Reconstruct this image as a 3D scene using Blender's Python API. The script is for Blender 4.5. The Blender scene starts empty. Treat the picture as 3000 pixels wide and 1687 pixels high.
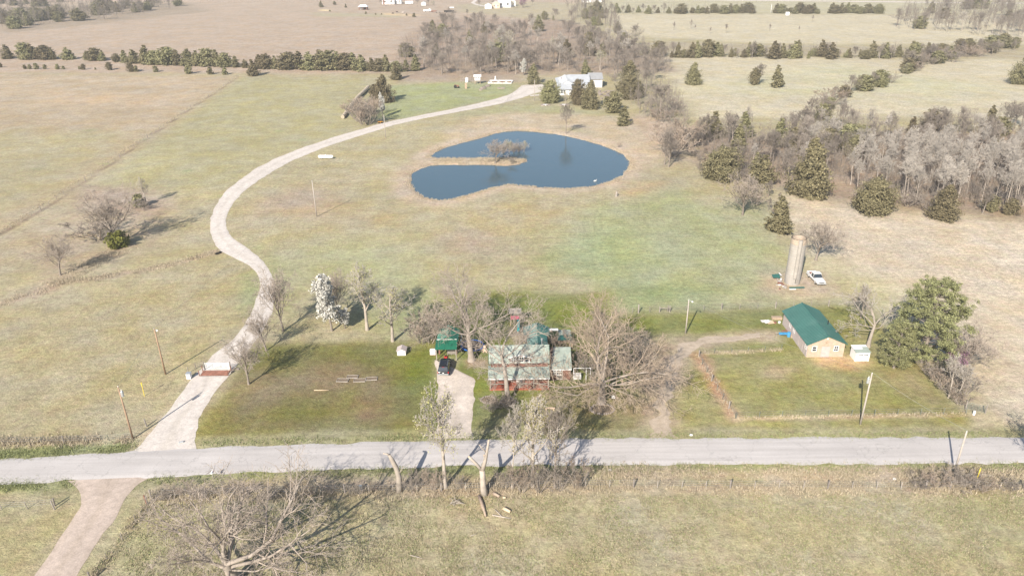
import bpy, math, random
import numpy as np
from mathutils import Matrix, Vector

# ------------------------------------------------------------------ camera, sky, sun, exposure
scene = bpy.context.scene
col = scene.collection
FPX, PITCH, ROLL, CAMZ = 2150.0, math.radians(25.5), math.radians(0.76), 67.0
_c, _s = math.cos(PITCH), math.sin(PITCH)
_R = Vector((1, 0, 0)); _F = Vector((0, _c, -_s)); _U = Vector((0, _s, _c))
_right = _R * math.cos(ROLL) - _U * math.sin(ROLL)
_up = _R * math.sin(ROLL) + _U * math.cos(ROLL)
camd = bpy.data.cameras.new('camera'); cam = bpy.data.objects.new('camera', camd); col.objects.link(cam)
m = Matrix((( _right.x, _up.x, -_F.x, 0), (_right.y, _up.y, -_F.y, 0), (_right.z, _up.z, -_F.z, CAMZ), (0, 0, 0, 1)))
cam.matrix_world = m
camd.sensor_width = 36.0; camd.lens = 36.0 * FPX / 3000.0
camd.clip_start = 1.0; camd.clip_end = 8000.0
scene.camera = cam
SUN_AZ, SUN_EL = math.radians(25.0), math.radians(34.0)      # direction the shadows run (from +Y towards +X), height
world = bpy.data.worlds.new('World'); scene.world = world; world.use_nodes = True
wn = world.node_tree.nodes; wl = world.node_tree.links
for n in list(wn): wn.remove(n)
wo = wn.new('ShaderNodeOutputWorld'); wb = wn.new('ShaderNodeBackground'); ws = wn.new('ShaderNodeTexSky')
ws.sky_type = 'NISHITA'; ws.sun_disc = False; ws.sun_elevation = SUN_EL; ws.sun_rotation = math.pi + SUN_AZ
ws.air_density = 1.0; ws.dust_density = 1.2; ws.ozone_density = 1.0; ws.altitude = 300
wb.inputs['Strength'].default_value = 0.095
wl.new(ws.outputs[0], wb.inputs['Color']); wl.new(wb.outputs[0], wo.inputs['Surface'])
sund = bpy.data.lights.new('sun', 'SUN'); sund.energy = 4.6; sund.angle = math.radians(0.55); sund.color = (1.0, 0.935, 0.835)
sun = bpy.data.objects.new('sun', sund); col.objects.link(sun)
ldir = Vector((math.sin(SUN_AZ) * math.cos(SUN_EL), math.cos(SUN_AZ) * math.cos(SUN_EL), -math.sin(SUN_EL)))
sun.rotation_euler = ldir.to_track_quat('-Z', 'Y').to_euler(); sun.location = (-60, -60, 120)
scene.view_settings.view_transform = 'Standard'; scene.view_settings.look = 'None'
scene.view_settings.gamma = 1.0; scene.view_settings.use_curve_mapping = False
scene.view_settings.exposure = 0.80
scene.render.engine = 'CYCLES'
scene.cycles.max_bounces = 3; scene.cycles.diffuse_bounces = 1; scene.cycles.glossy_bounces = 2
scene.cycles.transmission_bounces = 2; scene.cycles.volume_bounces = 0; scene.cycles.transparent_max_bounces = 4

HAZE = 0.0002
RNG = np.random.default_rng(7)
random.seed(7)

# ------------------------------------------------------------------ where things stand
K = 3000.0 / 2576.0
def D(x, y): return (x * K, y * K)                    # overview coordinates to photo pixels
def Q(ox, oy, s, x, y): return (ox + x / s, oy + y / s)   # coordinates in an enlarged region to photo pixels
def ray(px, py):
    x = px - 1500.0; y = 843.5 - py
    d = _F * FPX + _right * x + _up * y
    return d
def G(p, z=0.0):
    d = ray(*p); t = (z - CAMZ) / d.z
    return Vector((d.x * t, d.y * t, z))
def GD(x, y, z=0.0): return G(D(x, y), z)
def height_at(g, ptop_y):                             # height of an upright at g whose top shows at photo row ptop_y
    y = 843.5 - ptop_y; sr, cr_ = math.sin(ROLL), math.cos(ROLL)
    return CAMZ + (y * g.y * _c - FPX * g.x * sr - FPX * g.y * _s * cr_) / (FPX * _c * cr_ + y * _s)
def npoly(pts): return np.array([[G(D(*p)).x, G(D(*p)).y] for p in pts])

# ------------------------------------------------------------------ numpy noise and masks
_perm = np.random.default_rng(3).random((256, 256))
def vnoise(x, y):
    xi = np.floor(x).astype(int); yi = np.floor(y).astype(int); fx = x - xi; fy = y - yi
    fx = fx * fx * (3 - 2 * fx); fy = fy * fy * (3 - 2 * fy)
    a = _perm[xi % 256, yi % 256]; b = _perm[(xi + 1) % 256, yi % 256]
    c = _perm[xi % 256, (yi + 1) % 256]; d = _perm[(xi + 1) % 256, (yi + 1) % 256]
    return (a * (1 - fx) + b * fx) * (1 - fy) + (c * (1 - fx) + d * fx) * fy
def fbm(x, y, o=4):
    r = 0; a = 1; t = 0
    for i in range(o):
        r = r + a * vnoise(x * 2 ** i + 17.3 * i, y * 2 ** i + 5.1 * i); t += a; a *= 0.5
    return r / t - 0.5
def sdist(P, poly, closed=True):
    n = len(poly); d = np.full(len(P), 1e9); inside = np.zeros(len(P), bool)
    for i in range(n if closed else n - 1):
        a = poly[i]; b = poly[(i + 1) % n]; e = b - a; w = P - a
        t = np.clip((w @ e) / max(e @ e, 1e-9), 0, 1)
        q = w - t[:, None] * e; d = np.minimum(d, (q * q).sum(1))
        if closed:
            c = ((a[1] <= P[:, 1]) != (b[1] <= P[:, 1]))
            xx = a[0] + (P[:, 1] - a[1]) * e[0] / (e[1] if abs(e[1]) > 1e-9 else 1e-9)
            inside ^= c & (P[:, 0] < xx)
    d = np.sqrt(d)
    return np.where(inside, -d, d) if closed else d
def sm(x): x = np.clip(x, 0, 1); return x * x * (3 - 2 * x)

# ------------------------------------------------------------------ pond outline, terrain height
POND = [(1072,395),(1090,380),(1112,371),(1160,356),(1205,345),(1240,334),(1270,328),(1300,326),(1360,330),(1400,335),(1430,341),(1480,352),(1530,367),(1570,385),
        (1588,404),(1586,424),(1568,441),(1538,457),(1490,468),(1440,474),(1390,473),(1330,467),(1280,464),(1235,473),(1180,490),(1140,500),(1100,503),(1062,496),
        (1037,478),(1028,456),(1032,436),(1052,421),(1085,412),(1140,411),(1200,411),(1240,412),(1268,414),(1300,411),(1318,404),(1320,398),(1290,397),(1250,397.5),(1180,396),(1110,397)]
PONDG = npoly(POND)
WATER_Z = -0.35
def terrain(P):
    x, y = P[:, 0], P[:, 1]
    u = 1.1 * fbm(x / 95.0, y / 95.0, 3) + 0.25 * fbm(x / 22.0 + 9, y / 22.0, 2)
    flat = sm((np.abs(x - 5) - 75) / 60) + sm((y - 135) / 70) + sm((70 - y) / 30)
    u = u * np.clip(flat, 0, 1) * 0.8
    d = sdist(P, PONDG) + 1.3 * fbm(x / 3.2 + 40, y / 3.2, 3)
    near = sm((d - 1.0) / 14.0)                        # level ground round the water
    u = u * near
    return u - 1.6 * sm((-d + 0.3) / 4.0) - 0.10 * sm((2.0 - d) / 2.0)
def tz(x, y): return float(terrain(np.array([[x, y]]))[0])
def GT(p):                                            # photo pixel to a point on the terrain
    g = G(p)
    for _ in range(3): g = G(p, tz(g.x, g.y))
    return g

# ------------------------------------------------------------------ tagging, meshes
def tag(o, label, cat, group=None):
    o['label'] = label; o['category'] = cat
    if group: o['group'] = group
    return o
def structure(o): o['kind'] = 'structure'; return o
def stuff(o): o['kind'] = 'stuff'; return o
def link(o, parent=None):
    col.objects.link(o)
    if parent: o.parent = parent
    return o
def thing(name, label, cat, loc=(0, 0, 0), rz=0.0, group=None, sc=1.0):
    o = bpy.data.objects.new(name, None); o.empty_display_size = 0.3
    o.location = loc; o.rotation_euler = (0, 0, rz); o.scale = (sc, sc, sc) if not hasattr(sc, '__len__') else sc
    link(o); return tag(o, label, cat, group)
def npmesh(name, V, quads=None, tris=None, mat=None, smooth=False):
    me = bpy.data.meshes.new(name); V = np.asarray(V, np.float32)
    parts = []
    nq = 0 if quads is None else len(quads); nt = 0 if tris is None else len(tris)
    idx = np.concatenate([np.asarray(quads, np.int32).ravel() if nq else np.zeros(0, np.int32), np.asarray(tris, np.int32).ravel() if nt else np.zeros(0, np.int32)])
    me.vertices.add(len(V)); me.vertices.foreach_set('co', V.ravel())
    me.loops.add(len(idx)); me.loops.foreach_set('vertex_index', idx)
    st = np.concatenate([np.arange(nq) * 4, nq * 4 + np.arange(nt) * 3]).astype(np.int32)
    me.polygons.add(nq + nt); me.polygons.foreach_set('loop_start', st)
    if smooth: me.polygons.foreach_set('use_smooth', np.ones(nq + nt, bool))
    me.update(calc_edges=True)
    if mat: me.materials.append(mat)
    return me
def obj(name, me, parent=None, loc=None):
    o = bpy.data.objects.new(name, me); link(o, parent)
    if loc is not None: o.location = loc
    return o

class MB:
    """collects faces and builds them as ONE mesh object"""
    def __init__(s): s.v = []; s.f = []
    def add(s, vs, fs):
        n = len(s.v); s.v += [tuple(v) for v in vs]; s.f += [tuple(i + n for i in f) for f in fs]; return s
    def box(s, x0, x1, y0, y1, z0, z1):
        return s.add([(x0,y0,z0),(x1,y0,z0),(x1,y1,z0),(x0,y1,z0),(x0,y0,z1),(x1,y0,z1),(x1,y1,z1),(x0,y1,z1)],
                     [(0,3,2,1),(4,5,6,7),(0,1,5,4),(1,2,6,5),(2,3,7,6),(3,0,4,7)])
    def slab(s, q, t):                                # a quad (4 points, counter-clockwise seen from outside) given thickness inwards
        a, b, c, d = [Vector(p) for p in q]; n = (b - a).cross(d - a).normalized() * t
        return s.add([a - n, b - n, c - n, d - n, a, b, c, d], [(0,3,2,1),(4,5,6,7),(0,1,5,4),(1,2,6,5),(2,3,7,6),(3,0,4,7)])
    def prism(s, poly, axis, a0, a1):                 # polygon in the other two axes, drawn along one axis
        n = len(poly); mk = {'x': lambda p, a: (a, p[0], p[1]), 'y': lambda p, a: (p[0], a, p[1]), 'z': lambda p, a: (p[0], p[1], a)}[axis]
        vs = [mk(p, a0) for p in poly] + [mk(p, a1) for p in poly]
        fs = [tuple(range(n))[::-1], tuple(range(n, 2 * n))] + [(i, (i + 1) % n, n + (i + 1) % n, n + i) for i in range(n)]
        return s.add(vs, fs)
    def tube(s, pts, rad, n=6, cap=True):
        pts = [Vector(p) for p in pts]
        if not hasattr(rad, '__len__'): rad = [rad] * len(pts)
        d0 = (pts[-1] - pts[0]).normalized(); ref = Vector((0, 0, 1)) if abs(d0.z) < 0.85 else Vector((1, 0, 0))
        vs = []; fs = []
        for i, p in enumerate(pts):
            t = (pts[min(i + 1, len(pts) - 1)] - pts[max(i - 1, 0)]).normalized(); u = t.cross(ref).normalized(); w = t.cross(u)
            for k in range(n):
                a = 2 * math.pi * k / n; vs.append(p + (u * math.cos(a) + w * math.sin(a)) * rad[i])
        for i in range(len(pts) - 1):
            for k in range(n): fs.append((i * n + k, i * n + (k + 1) % n, (i + 1) * n + (k + 1) % n, (i + 1) * n + k))
        if cap: fs += [tuple(range(n))[::-1], tuple(range((len(pts) - 1) * n, len(pts) * n))]
        return s.add(vs, fs)
    def lathe(s, prof, n=16, c=(0, 0, 0), axis='z'):
        vs = []; fs = []
        for r, h in prof:
            for k in range(n):
                a = 2 * math.pi * k / n; p = (r * math.cos(a), r * math.sin(a), h)
                if axis == 'x': p = (h, p[0], p[1])
                if axis == 'y': p = (p[0], h, p[1])
                vs.append((c[0] + p[0], c[1] + p[1], c[2] + p[2]))
        for i in range(len(prof) - 1):
            for k in range(n): fs.append((i * n + k, i * n + (k + 1) % n, (i + 1) * n + (k + 1) % n, (i + 1) * n + k))
        fs += [tuple(range(n))[::-1], tuple(range((len(prof) - 1) * n, len(prof) * n))]
        return s.add(vs, fs)
    def mesh(s, name, mat=None, smooth=False):
        me = bpy.data.meshes.new(name); me.from_pydata(s.v, [], s.f); me.update()
        if smooth: me.polygons.foreach_set('use_smooth', np.ones(len(me.polygons), bool))
        if mat: me.materials.append(mat)
        return me
    def build(s, name, mat=None, parent=None, loc=None, smooth=False, bevel=0.0):
        o = obj(name, s.mesh(name, mat, smooth), parent, loc)
        if bevel:
            b = o.modifiers.new('bevel', 'BEVEL'); b.width = bevel; b.segments = 2; b.limit_method = 'ANGLE'
        return o

# ------------------------------------------------------------------ materials
def newmat(name):
    mt = bpy.data.materials.new(name); mt.use_nodes = True; nt = mt.node_tree
    b = nt.nodes['Principled BSDF']; return mt, nt, b
def N(nt, t, **k):
    n = nt.nodes.new(t)
    for a, v in k.items(): setattr(n, a, v)
    return n
def mix(nt, fac, a, b, mode='MIX'):
    n = nt.nodes.new('ShaderNodeMix'); n.data_type = 'RGBA'; n.blend_type = mode
    for s, v in ((n.inputs[0], fac), (n.inputs[6], a), (n.inputs[7], b)):
        if hasattr(v, 'is_linked') or hasattr(v, 'links'): nt.links.new(v, s)
        elif hasattr(v, '__len__'): s.default_value = tuple(v) + ((1.0,) if len(v) == 3 else ())
        else: s.default_value = v
    return n.outputs[2]
def ramp(nt, src, p0, p1, v0=0.0, v1=1.0):
    n = nt.nodes.new('ShaderNodeMapRange'); n.inputs[1].default_value = p0; n.inputs[2].default_value = p1
    n.inputs[3].default_value = v0; n.inputs[4].default_value = v1; nt.links.new(src, n.inputs[0]); return n.outputs[0]
def noise(nt, vec, scale, detail=4, rough=0.55):
    n = nt.nodes.new('ShaderNodeTexNoise'); n.inputs['Scale'].default_value = scale; n.inputs['Detail'].default_value = detail; n.inputs['Roughness'].default_value = rough
    nt.links.new(vec, n.inputs['Vector']); return n.outputs[0]
def hsv(nt, c, val=None, hue=None, sat=None):
    n = nt.nodes.new('ShaderNodeHueSaturation'); nt.links.new(c, n.inputs['Color'])
    for s, v in (('Value', val), ('Hue', hue), ('Saturation', sat)):
        if v is not None:
            if hasattr(v, 'links'): nt.links.new(v, n.inputs[s])
            else: n.inputs[s].default_value = v
    return n.outputs[0]
def bump(nt, b, h, strength, dist):
    n = nt.nodes.new('ShaderNodeBump'); n.inputs['Strength'].default_value = strength; n.inputs['Distance'].default_value = dist
    nt.links.new(h, n.inputs['Height']); nt.links.new(n.outputs[0], b.inputs['Normal'])
def plain(name, c, rough=0.7, metal=0.0, var=0.25, scale=2.0, spec=0.3, stain=None, objrand=0.0):
    mt, nt, b = newmat(name); tc = N(nt, 'ShaderNodeTexCoord')
    n1 = noise(nt, tc.outputs['Object'], scale, 5); n2 = noise(nt, tc.outputs['Object'], scale * 9, 3)
    cc = mix(nt, ramp(nt, n1, 0.3, 0.7), tuple(x * (1 - var) for x in c), tuple(min(1, x * (1 + var * 0.6)) for x in c))
    cc = hsv(nt, cc, val=ramp(nt, n2, 0.3, 0.7, 1 - var * 0.4, 1 + var * 0.3))
    if stain:
        n3 = noise(nt, tc.outputs['Object'], scale * 0.6, 6, 0.7); cc = mix(nt, ramp(nt, n3, 0.52, 0.68, 0, 0.8), cc, stain)
    if objrand:
        oi = N(nt, 'ShaderNodeObjectInfo'); cc = hsv(nt, cc, val=ramp(nt, oi.outputs['Random'], 0, 1, 1 - objrand, 1 + objrand))
    nt.links.new(cc, b.inputs['Base Color']); b.inputs['Roughness'].default_value = rough; b.inputs['Metallic'].default_value = metal
    b.inputs['Specular IOR Level'].default_value = spec
    return mt
def foliage(name, c, dark=0.55, hue_r=0.03, val_r=0.25, trans=0.15):
    mt, nt, b = newmat(name); tc = N(nt, 'ShaderNodeTexCoord'); oi = N(nt, 'ShaderNodeObjectInfo'); ge = N(nt, 'ShaderNodeNewGeometry')
    isl = ge.outputs['Random Per Island']
    cc = mix(nt, isl, tuple(x * dark for x in c), tuple(min(1, x * 1.25) for x in c))
    cc = hsv(nt, cc, val=ramp(nt, oi.outputs['Random'], 0, 1, 1 - val_r, 1 + val_r), hue=ramp(nt, oi.outputs['Random'], 0, 1, 0.5 - hue_r, 0.5 + hue_r))
    nt.links.new(cc, b.inputs['Base Color']); b.inputs['Roughness'].default_value = 0.75; b.inputs['Specular IOR Level'].default_value = 0.15
    if trans:
        t = N(nt, 'ShaderNodeBsdfTranslucent'); nt.links.new(cc, t.inputs['Color'])
        ms = N(nt, 'ShaderNodeMixShader'); ms.inputs[0].default_value = trans
        out = [n for n in nt.nodes if n.type == 'OUTPUT_MATERIAL'][0]
        nt.links.new(b.outputs[0], ms.inputs[1]); nt.links.new(t.outputs[0], ms.inputs[2]); nt.links.new(ms.outputs[0], out.inputs['Surface'])
    return mt
def ground_mat(name, attr=True, c=(0.3, 0.3, 0.3), fine=0.22, patch=0.18, green=True):
    mt, nt, b = newmat(name); tc = N(nt, 'ShaderNodeTexCoord'); P = tc.outputs['Object']
    if attr:
        a = N(nt, 'ShaderNodeAttribute'); a.attribute_name = 'soil'; base = a.outputs['Color']
    else:
        r = N(nt, 'ShaderNodeRGB'); r.outputs[0].default_value = tuple(c) + (1,); base = r.outputs[0]
    if not attr:                                       # wheel tracks: paler where tyres run, more soil and weeds in the middle and at the edges
        ac = N(nt, 'ShaderNodeAttribute'); ac.attribute_name = 'across'; wv = N(nt, 'ShaderNodeMath', operation='PINGPONG'); wv.inputs[1].default_value = 0.25; nt.links.new(ac.outputs['Fac'], wv.inputs[0])
        wob = N(nt, 'ShaderNodeMath', operation='ADD'); nt.links.new(wv.outputs[0], wob.inputs[0]); nt.links.new(ramp(nt, noise(nt, P, 0.5, 5, 0.7), 0.3, 0.7, -0.09, 0.09), wob.inputs[1])
        base = mix(nt, ramp(nt, wob.outputs[0], 0.02, 0.17, 0.26, 0.0), base, tuple(v * k for v, k in zip(c, (0.72, 0.70, 0.62))))
    n0 = noise(nt, P, 0.035, 4); n1 = noise(nt, P, 0.22, 5, 0.62); n2 = noise(nt, P, 1.1, 5, 0.65); n3 = noise(nt, P, 4.5, 3, 0.6)
    cc = hsv(nt, base, val=ramp(nt, n0, 0.3, 0.7, 1 - patch * 0.5, 1 + patch * 0.5))
    cc = hsv(nt, cc, val=ramp(nt, n1, 0.28, 0.72, 1 - patch, 1 + patch))
    cc = hsv(nt, cc, val=ramp(nt, n2, 0.28, 0.72, 1 - fine, 1 + fine))
    cc = hsv(nt, cc, val=ramp(nt, n3, 0.25, 0.75, 1 - fine, 1 + fine))
    if green:
        mp = N(nt, 'ShaderNodeMapping'); mp.inputs['Rotation'].default_value = (0, 0, -0.6); mp.inputs['Scale'].default_value = (0.12, 1.1, 1); nt.links.new(P, mp.inputs['Vector'])
        cc = hsv(nt, cc, val=ramp(nt, noise(nt, mp.outputs[0], 1.0, 5, 0.65), 0.3, 0.7, 0.90, 1.10))
    if green:                                          # thin and thick sward: greener and strawier tufts side by side
        g1 = noise(nt, P, 0.5, 5, 0.7); g2 = noise(nt, P, 0.09, 4)
        cc = hsv(nt, cc, hue=ramp(nt, g1, 0.35, 0.65, 0.482, 0.515), sat=ramp(nt, g2, 0.35, 0.65, 0.88, 1.2))
        # dry straw clumps
        v = noise(nt, P, 2.3, 6, 0.75); cc = mix(nt, ramp(nt, v, 0.58, 0.7, 0, 0.35), cc, (0.50, 0.42, 0.29))
        v2 = noise(nt, P, 1.6, 6, 0.75); cc = mix(nt, ramp(nt, v2, 0.6, 0.72, 0, 0.45), cc, hsv(nt, cc, val=0.62, hue=0.53))
    nt.links.new(cc, b.inputs['Base Color']); b.inputs['Roughness'].default_value = 0.95; b.inputs['Specular IOR Level'].default_value = 0.05
    nb = noise(nt, P, 2.6, 5, 0.7); bump(nt, b, nb, 0.55, 0.35 if green else 0.05)
    return mt

M = {}
M['gravel'] = ground_mat('pale limestone gravel', False, (0.57, 0.51, 0.455), 0.15, 0.10, False)
M['dirt'] = ground_mat('packed tan dirt', False, (0.43, 0.35, 0.27), 0.15, 0.15, False)
M['side_dirt'] = ground_mat('pinkish gravel lane', False, (0.48, 0.39, 0.325), 0.15, 0.10, False)
M['stone'] = plain('limestone blocks', (0.34, 0.28, 0.24), 0.9, var=0.35, scale=1.5)
M['pole'] = plain('weathered pine pole', (0.36, 0.24, 0.16), 0.85, var=0.3, scale=1.2)
M['grey_pole'] = plain('grey weathered pole', (0.42, 0.37, 0.32), 0.85, var=0.25, scale=1.2)
M['post'] = plain('grey cedar post', (0.30, 0.26, 0.23), 0.9, var=0.3, objrand=0.2)
M['tpost'] = plain('painted steel post', (0.16, 0.17, 0.14), 0.6, objrand=0.3)
M['wire'] = plain('galvanised wire', (0.35, 0.34, 0.33), 0.5, 0.6)
M['galv'] = plain('galvanised steel', (0.50, 0.52, 0.52), 0.45, 0.5)
M['white'] = plain('white paint', (0.80, 0.79, 0.77), 0.5, var=0.08)
M['offwhite'] = plain('weathered white paint', (0.68, 0.66, 0.63), 0.7, var=0.15, stain=(0.45, 0.41, 0.37))
M['rust'] = plain('rusty steel', (0.26, 0.12, 0.085), 0.8, var=0.35)
M['yellow'] = plain('yellow plastic', (0.78, 0.60, 0.08), 0.5)
M['orange'] = plain('orange paint', (0.75, 0.33, 0.03), 0.5)
M['red'] = plain('red plastic', (0.55, 0.05, 0.04), 0.45)
M['blue'] = plain('blue vinyl', (0.03, 0.16, 0.55), 0.45)
M['lblue'] = plain('sky blue plastic', (0.07, 0.30, 0.55), 0.45)
M['teal'] = plain('teal plastic', (0.03, 0.33, 0.33), 0.4)
M['black'] = plain('black rubber', (0.02, 0.02, 0.022), 0.7)
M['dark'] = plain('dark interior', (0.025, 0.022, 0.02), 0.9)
M['glass'] = plain('window glass', (0.035, 0.045, 0.055), 0.08, spec=0.8, var=0.1)
M['brick'] = plain('brown brick', (0.23, 0.115, 0.085), 0.85, var=0.3, scale=3)
M['deck'] = plain('red painted deck', (0.33, 0.105, 0.068), 0.75, var=0.2, scale=1.5)
M['wood'] = plain('bare lumber', (0.42, 0.31, 0.22), 0.8, var=0.25)
M['greywood'] = plain('greyed lumber', (0.33, 0.29, 0.25), 0.85, var=0.3)
M['tanwall'] = plain('cream painted boards', (0.47, 0.365, 0.275), 0.8, var=0.18, stain=(0.40, 0.32, 0.27))
M['pinkwall'] = plain('grey pink boards', (0.47, 0.40, 0.375), 0.8, var=0.12)
M['concrete'] = plain('silo concrete', (0.37, 0.335, 0.295), 0.85, var=0.16, scale=0.7, stain=(0.36, 0.31, 0.26))
M['bedsoil'] = plain('garden soil', (0.19, 0.145, 0.10), 0.95, var=0.3, scale=3)
M['cream'] = plain('cream plush', (0.70, 0.52, 0.38), 0.9)
def roof_mat(name, c, rough, pale_tone=None, metal=0.0):
    mt = plain(name, c, rough, metal, var=0.12, scale=0.5, spec=0.5, stain=pale_tone); return mt
M['sage'] = roof_mat('faded sage metal roof', (0.33, 0.375, 0.32), 0.6, (0.38, 0.405, 0.36))
M['green'] = roof_mat('green metal roof', (0.018, 0.145, 0.085), 0.35)
M['teal_roof'] = roof_mat('teal green metal roof', (0.034, 0.122, 0.10), 0.38, (0.06, 0.15, 0.125))
M['grey_roof'] = roof_mat('grey blue metal roof', (0.44, 0.45, 0.46), 0.55)
M['shingle'] = roof_mat('grey shingles', (0.30, 0.30, 0.30), 0.8)
M['bark'] = plain('grey bark', (0.26, 0.22, 0.185), 0.95, var=0.3, scale=1.0, objrand=0.15, spec=0.05)
M['palebark'] = plain('pale bark', (0.39, 0.335, 0.28), 0.95, var=0.25, scale=1.0, objrand=0.12, spec=0.05)
M['twig'] = plain('grey brown twigs', (0.30, 0.255, 0.215), 0.95, var=0.2, scale=0.4, objrand=0.22, spec=0.05)
M['paletwig'] = plain('pale twigs', (0.47, 0.42, 0.365), 0.95, var=0.2, scale=0.4, objrand=0.18, spec=0.05)
M['oakbark'] = plain('oak bark', (0.34, 0.29, 0.245), 0.95, var=0.3, scale=1.0, spec=0.05)
M['oaktwig'] = plain('oak twigs', (0.39, 0.325, 0.27), 0.95, var=0.2, scale=0.4, spec=0.05)
M['warmtwig'] = plain('warm brown twigs', (0.42, 0.33, 0.25), 0.95, var=0.2, scale=0.4, spec=0.05)
M['redtwig'] = plain('reddish twigs', (0.38, 0.30, 0.235), 0.95, var=0.2, scale=0.4, objrand=0.2, spec=0.05)
M['cedar'] = foliage('red cedar foliage', (0.265, 0.235, 0.13), 0.5, 0.025, 0.24, 0.25)
M['pine'] = foliage('pine needles', (0.31, 0.305, 0.15), 0.5, 0.01, 0.1, 0.3)
M['blossom'] = foliage('white blossom', (0.66, 0.635, 0.57), 0.75, 0.0, 0.05, 0.25)
M['bud'] = foliage('yellow green buds', (0.47, 0.43, 0.20), 0.7, 0.02, 0.15, 0.3)
M['pinkbud'] = foliage('redbud flowers', (0.40, 0.22, 0.30), 0.7, 0.02, 0.15, 0.3)
M['bushgreen'] = foliage('bright shrub leaves', (0.16, 0.17, 0.04), 0.6, 0.02, 0.1)
M['straw'] = foliage('dead grass', (0.50, 0.42, 0.30), 0.75, 0.01, 0.1, 0.2)
M['sward'] = foliage('dry sward', (0.40, 0.345, 0.225), 0.8, 0.01, 0.05, 0.2)
M['grass'] = foliage('green grass', (0.29, 0.30, 0.14), 0.7, 0.02, 0.1, 0.2)
M['log'] = plain('barked log', (0.38, 0.29, 0.22), 0.9, var=0.3, scale=2)
M['cutwood'] = plain('fresh cut wood', (0.62, 0.47, 0.32), 0.85, var=0.15, scale=3)
M['hay'] = plain('old hay', (0.46, 0.38, 0.28), 0.95, var=0.25, scale=2)
# ------------------------------------------------------------------ the ground: one sheet, its soil and sward colours by place
def axis_lin(a, b, st): return np.arange(a, b, st)
ys = [30.0]
while ys[-1] < 1500: ys.append(ys[-1] + max(0.55, ys[-1] * 0.0062))
ys = np.array([-400, -150, -50, 0] + ys + [1800, 2300, 3200, 5000])
xs = [0.0]
while xs[-1] < 1100: xs.append(xs[-1] + max(0.75, 0.75 + (xs[-1] - 75) * 0.011))
xs = np.array(xs + [1500, 2200, 4000]); xs = np.concatenate([-xs[::-1][:-1], xs])
GX, GY = np.meshgrid(xs, ys); GP = np.stack([GX.ravel(), GY.ravel()], 1)
GZ = terrain(GP)
nx, ny = len(xs), len(ys)
ii = np.arange(nx * ny).reshape(ny, nx)
quads = np.stack([ii[:-1, :-1], ii[:-1, 1:], ii[1:, 1:], ii[1:, :-1]], -1).reshape(-1, 4)
W1 = fbm(GP[:, 0] / 14, GP[:, 1] / 14, 4); W2 = fbm(GP[:, 0] / 4.0 + 31, GP[:, 1] / 4.0, 3); W3 = fbm(GP[:, 0] / 55 + 3, GP[:, 1] / 55, 3)
soil = np.tile(np.array([0.355, 0.31, 0.195]), (len(GP), 1))
def near(pl, mg): return np.nonzero((GP[:, 0] > pl[:, 0].min() - mg) & (GP[:, 0] < pl[:, 0].max() + mg) & (GP[:, 1] > pl[:, 1].min() - mg) & (GP[:, 1] < pl[:, 1].max() + mg))[0]
def paint(i, mask, c, a=1.0):
    k = (mask * a)[:, None]; soil[i] = soil[i] * (1 - k) + np.array(c) * k
def area(pts, c, soft=6.0, wob=6.0, a=1.0, mott=0.0):
    pl = npoly(pts); mg = soft * 1.2 + wob * 1.7; i = near(pl, mg)
    d = sdist(GP[i], pl) + W1[i] * wob * 1.6 + W2[i] * min(wob, 3) * 0.8
    mk = sm(0.5 - d / (2 * soft))
    if mott: mk = mk * sm(0.5 + (W1[i] + 0.6 * W3[i] + 0.15) * mott)
    paint(i, mk, c, a)
def line(pts, c, width, soft=1.0, wob=1.0, a=1.0):
    pl = npoly(pts); i = near(pl, width + soft * 2 + wob * 2)
    d = sdist(GP[i], pl, False) + W2[i] * wob * 1.5 + W1[i] * wob
    paint(i, sm(0.5 - (d - width / 2) / (2 * soft)), c, a)
DRY = (0.38, 0.30, 0.228); PALE = (0.46, 0.405, 0.29); PAS = (0.365, 0.335, 0.20); LUSH = (0.305, 0.315, 0.18); BROWN = (0.33, 0.262, 0.20); TAN = (0.44, 0.355, 0.26); RUST = (0.43, 0.295, 0.175)
# wide fields
area([(-700,-60),(1460,-60),(1460,100),(1000,185),(-700,185)], DRY, 8, 6)
area([(1150,12),(1330,5),(1480,10),(1480,60),(1300,45),(1150,30)], (0.36, 0.33, 0.21), 12, 8, 0.6)
area([(120,10),(420,-5),(400,22),(130,48)], TAN, 12, 6, 0.6)
area([(780,32),(1010,36),(1010,44),(800,42)], (0.34, 0.32, 0.20), 10, 6, 0.6)
area([(805,24),(830,25),(830,28),(806,28)], (0.60, 0.48, 0.28), 3, 2)
area([(960,33),(1055,38),(1050,42),(970,40)], (0.56, 0.43, 0.27), 5, 3, 0.8)
area([(-700,178),(605,192),(430,320),(250,440),(0,600),(-700,900)], (0.365, 0.295, 0.205), 5, 4)
area([(-700,180),(560,200),(440,270),(-200,280)], TAN, 10, 8, 0.6, 2)
area([(100,230),(420,245),(400,265),(160,262)], RUST, 10, 8, 0.3, 2)
area([(-300,330),(330,330),(230,440),(0,570),(-300,600)], (0.34, 0.305, 0.185), 14, 14, 0.75)
area([(600,195),(950,200),(900,330),(700,390),(560,470),(400,480),(240,470),(430,330)], (0.335, 0.305, 0.18), 6, 5, 0.8)
area([(0,600),(240,480),(420,500),(480,560),(300,640),(140,720),(0,780)], (0.365, 0.295, 0.215), 12, 12, 0.8, 2.5)
area([(190,470),(330,480),(430,500),(380,540),(240,530)], (0.345, 0.27, 0.215), 6, 6, 0.8)
area([(0,800),(500,660),(650,690),(650,760),(560,860),(440,1040),(340,1120),(0,1140)], (0.35, 0.30, 0.185), 8, 6, 0.9)
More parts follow.
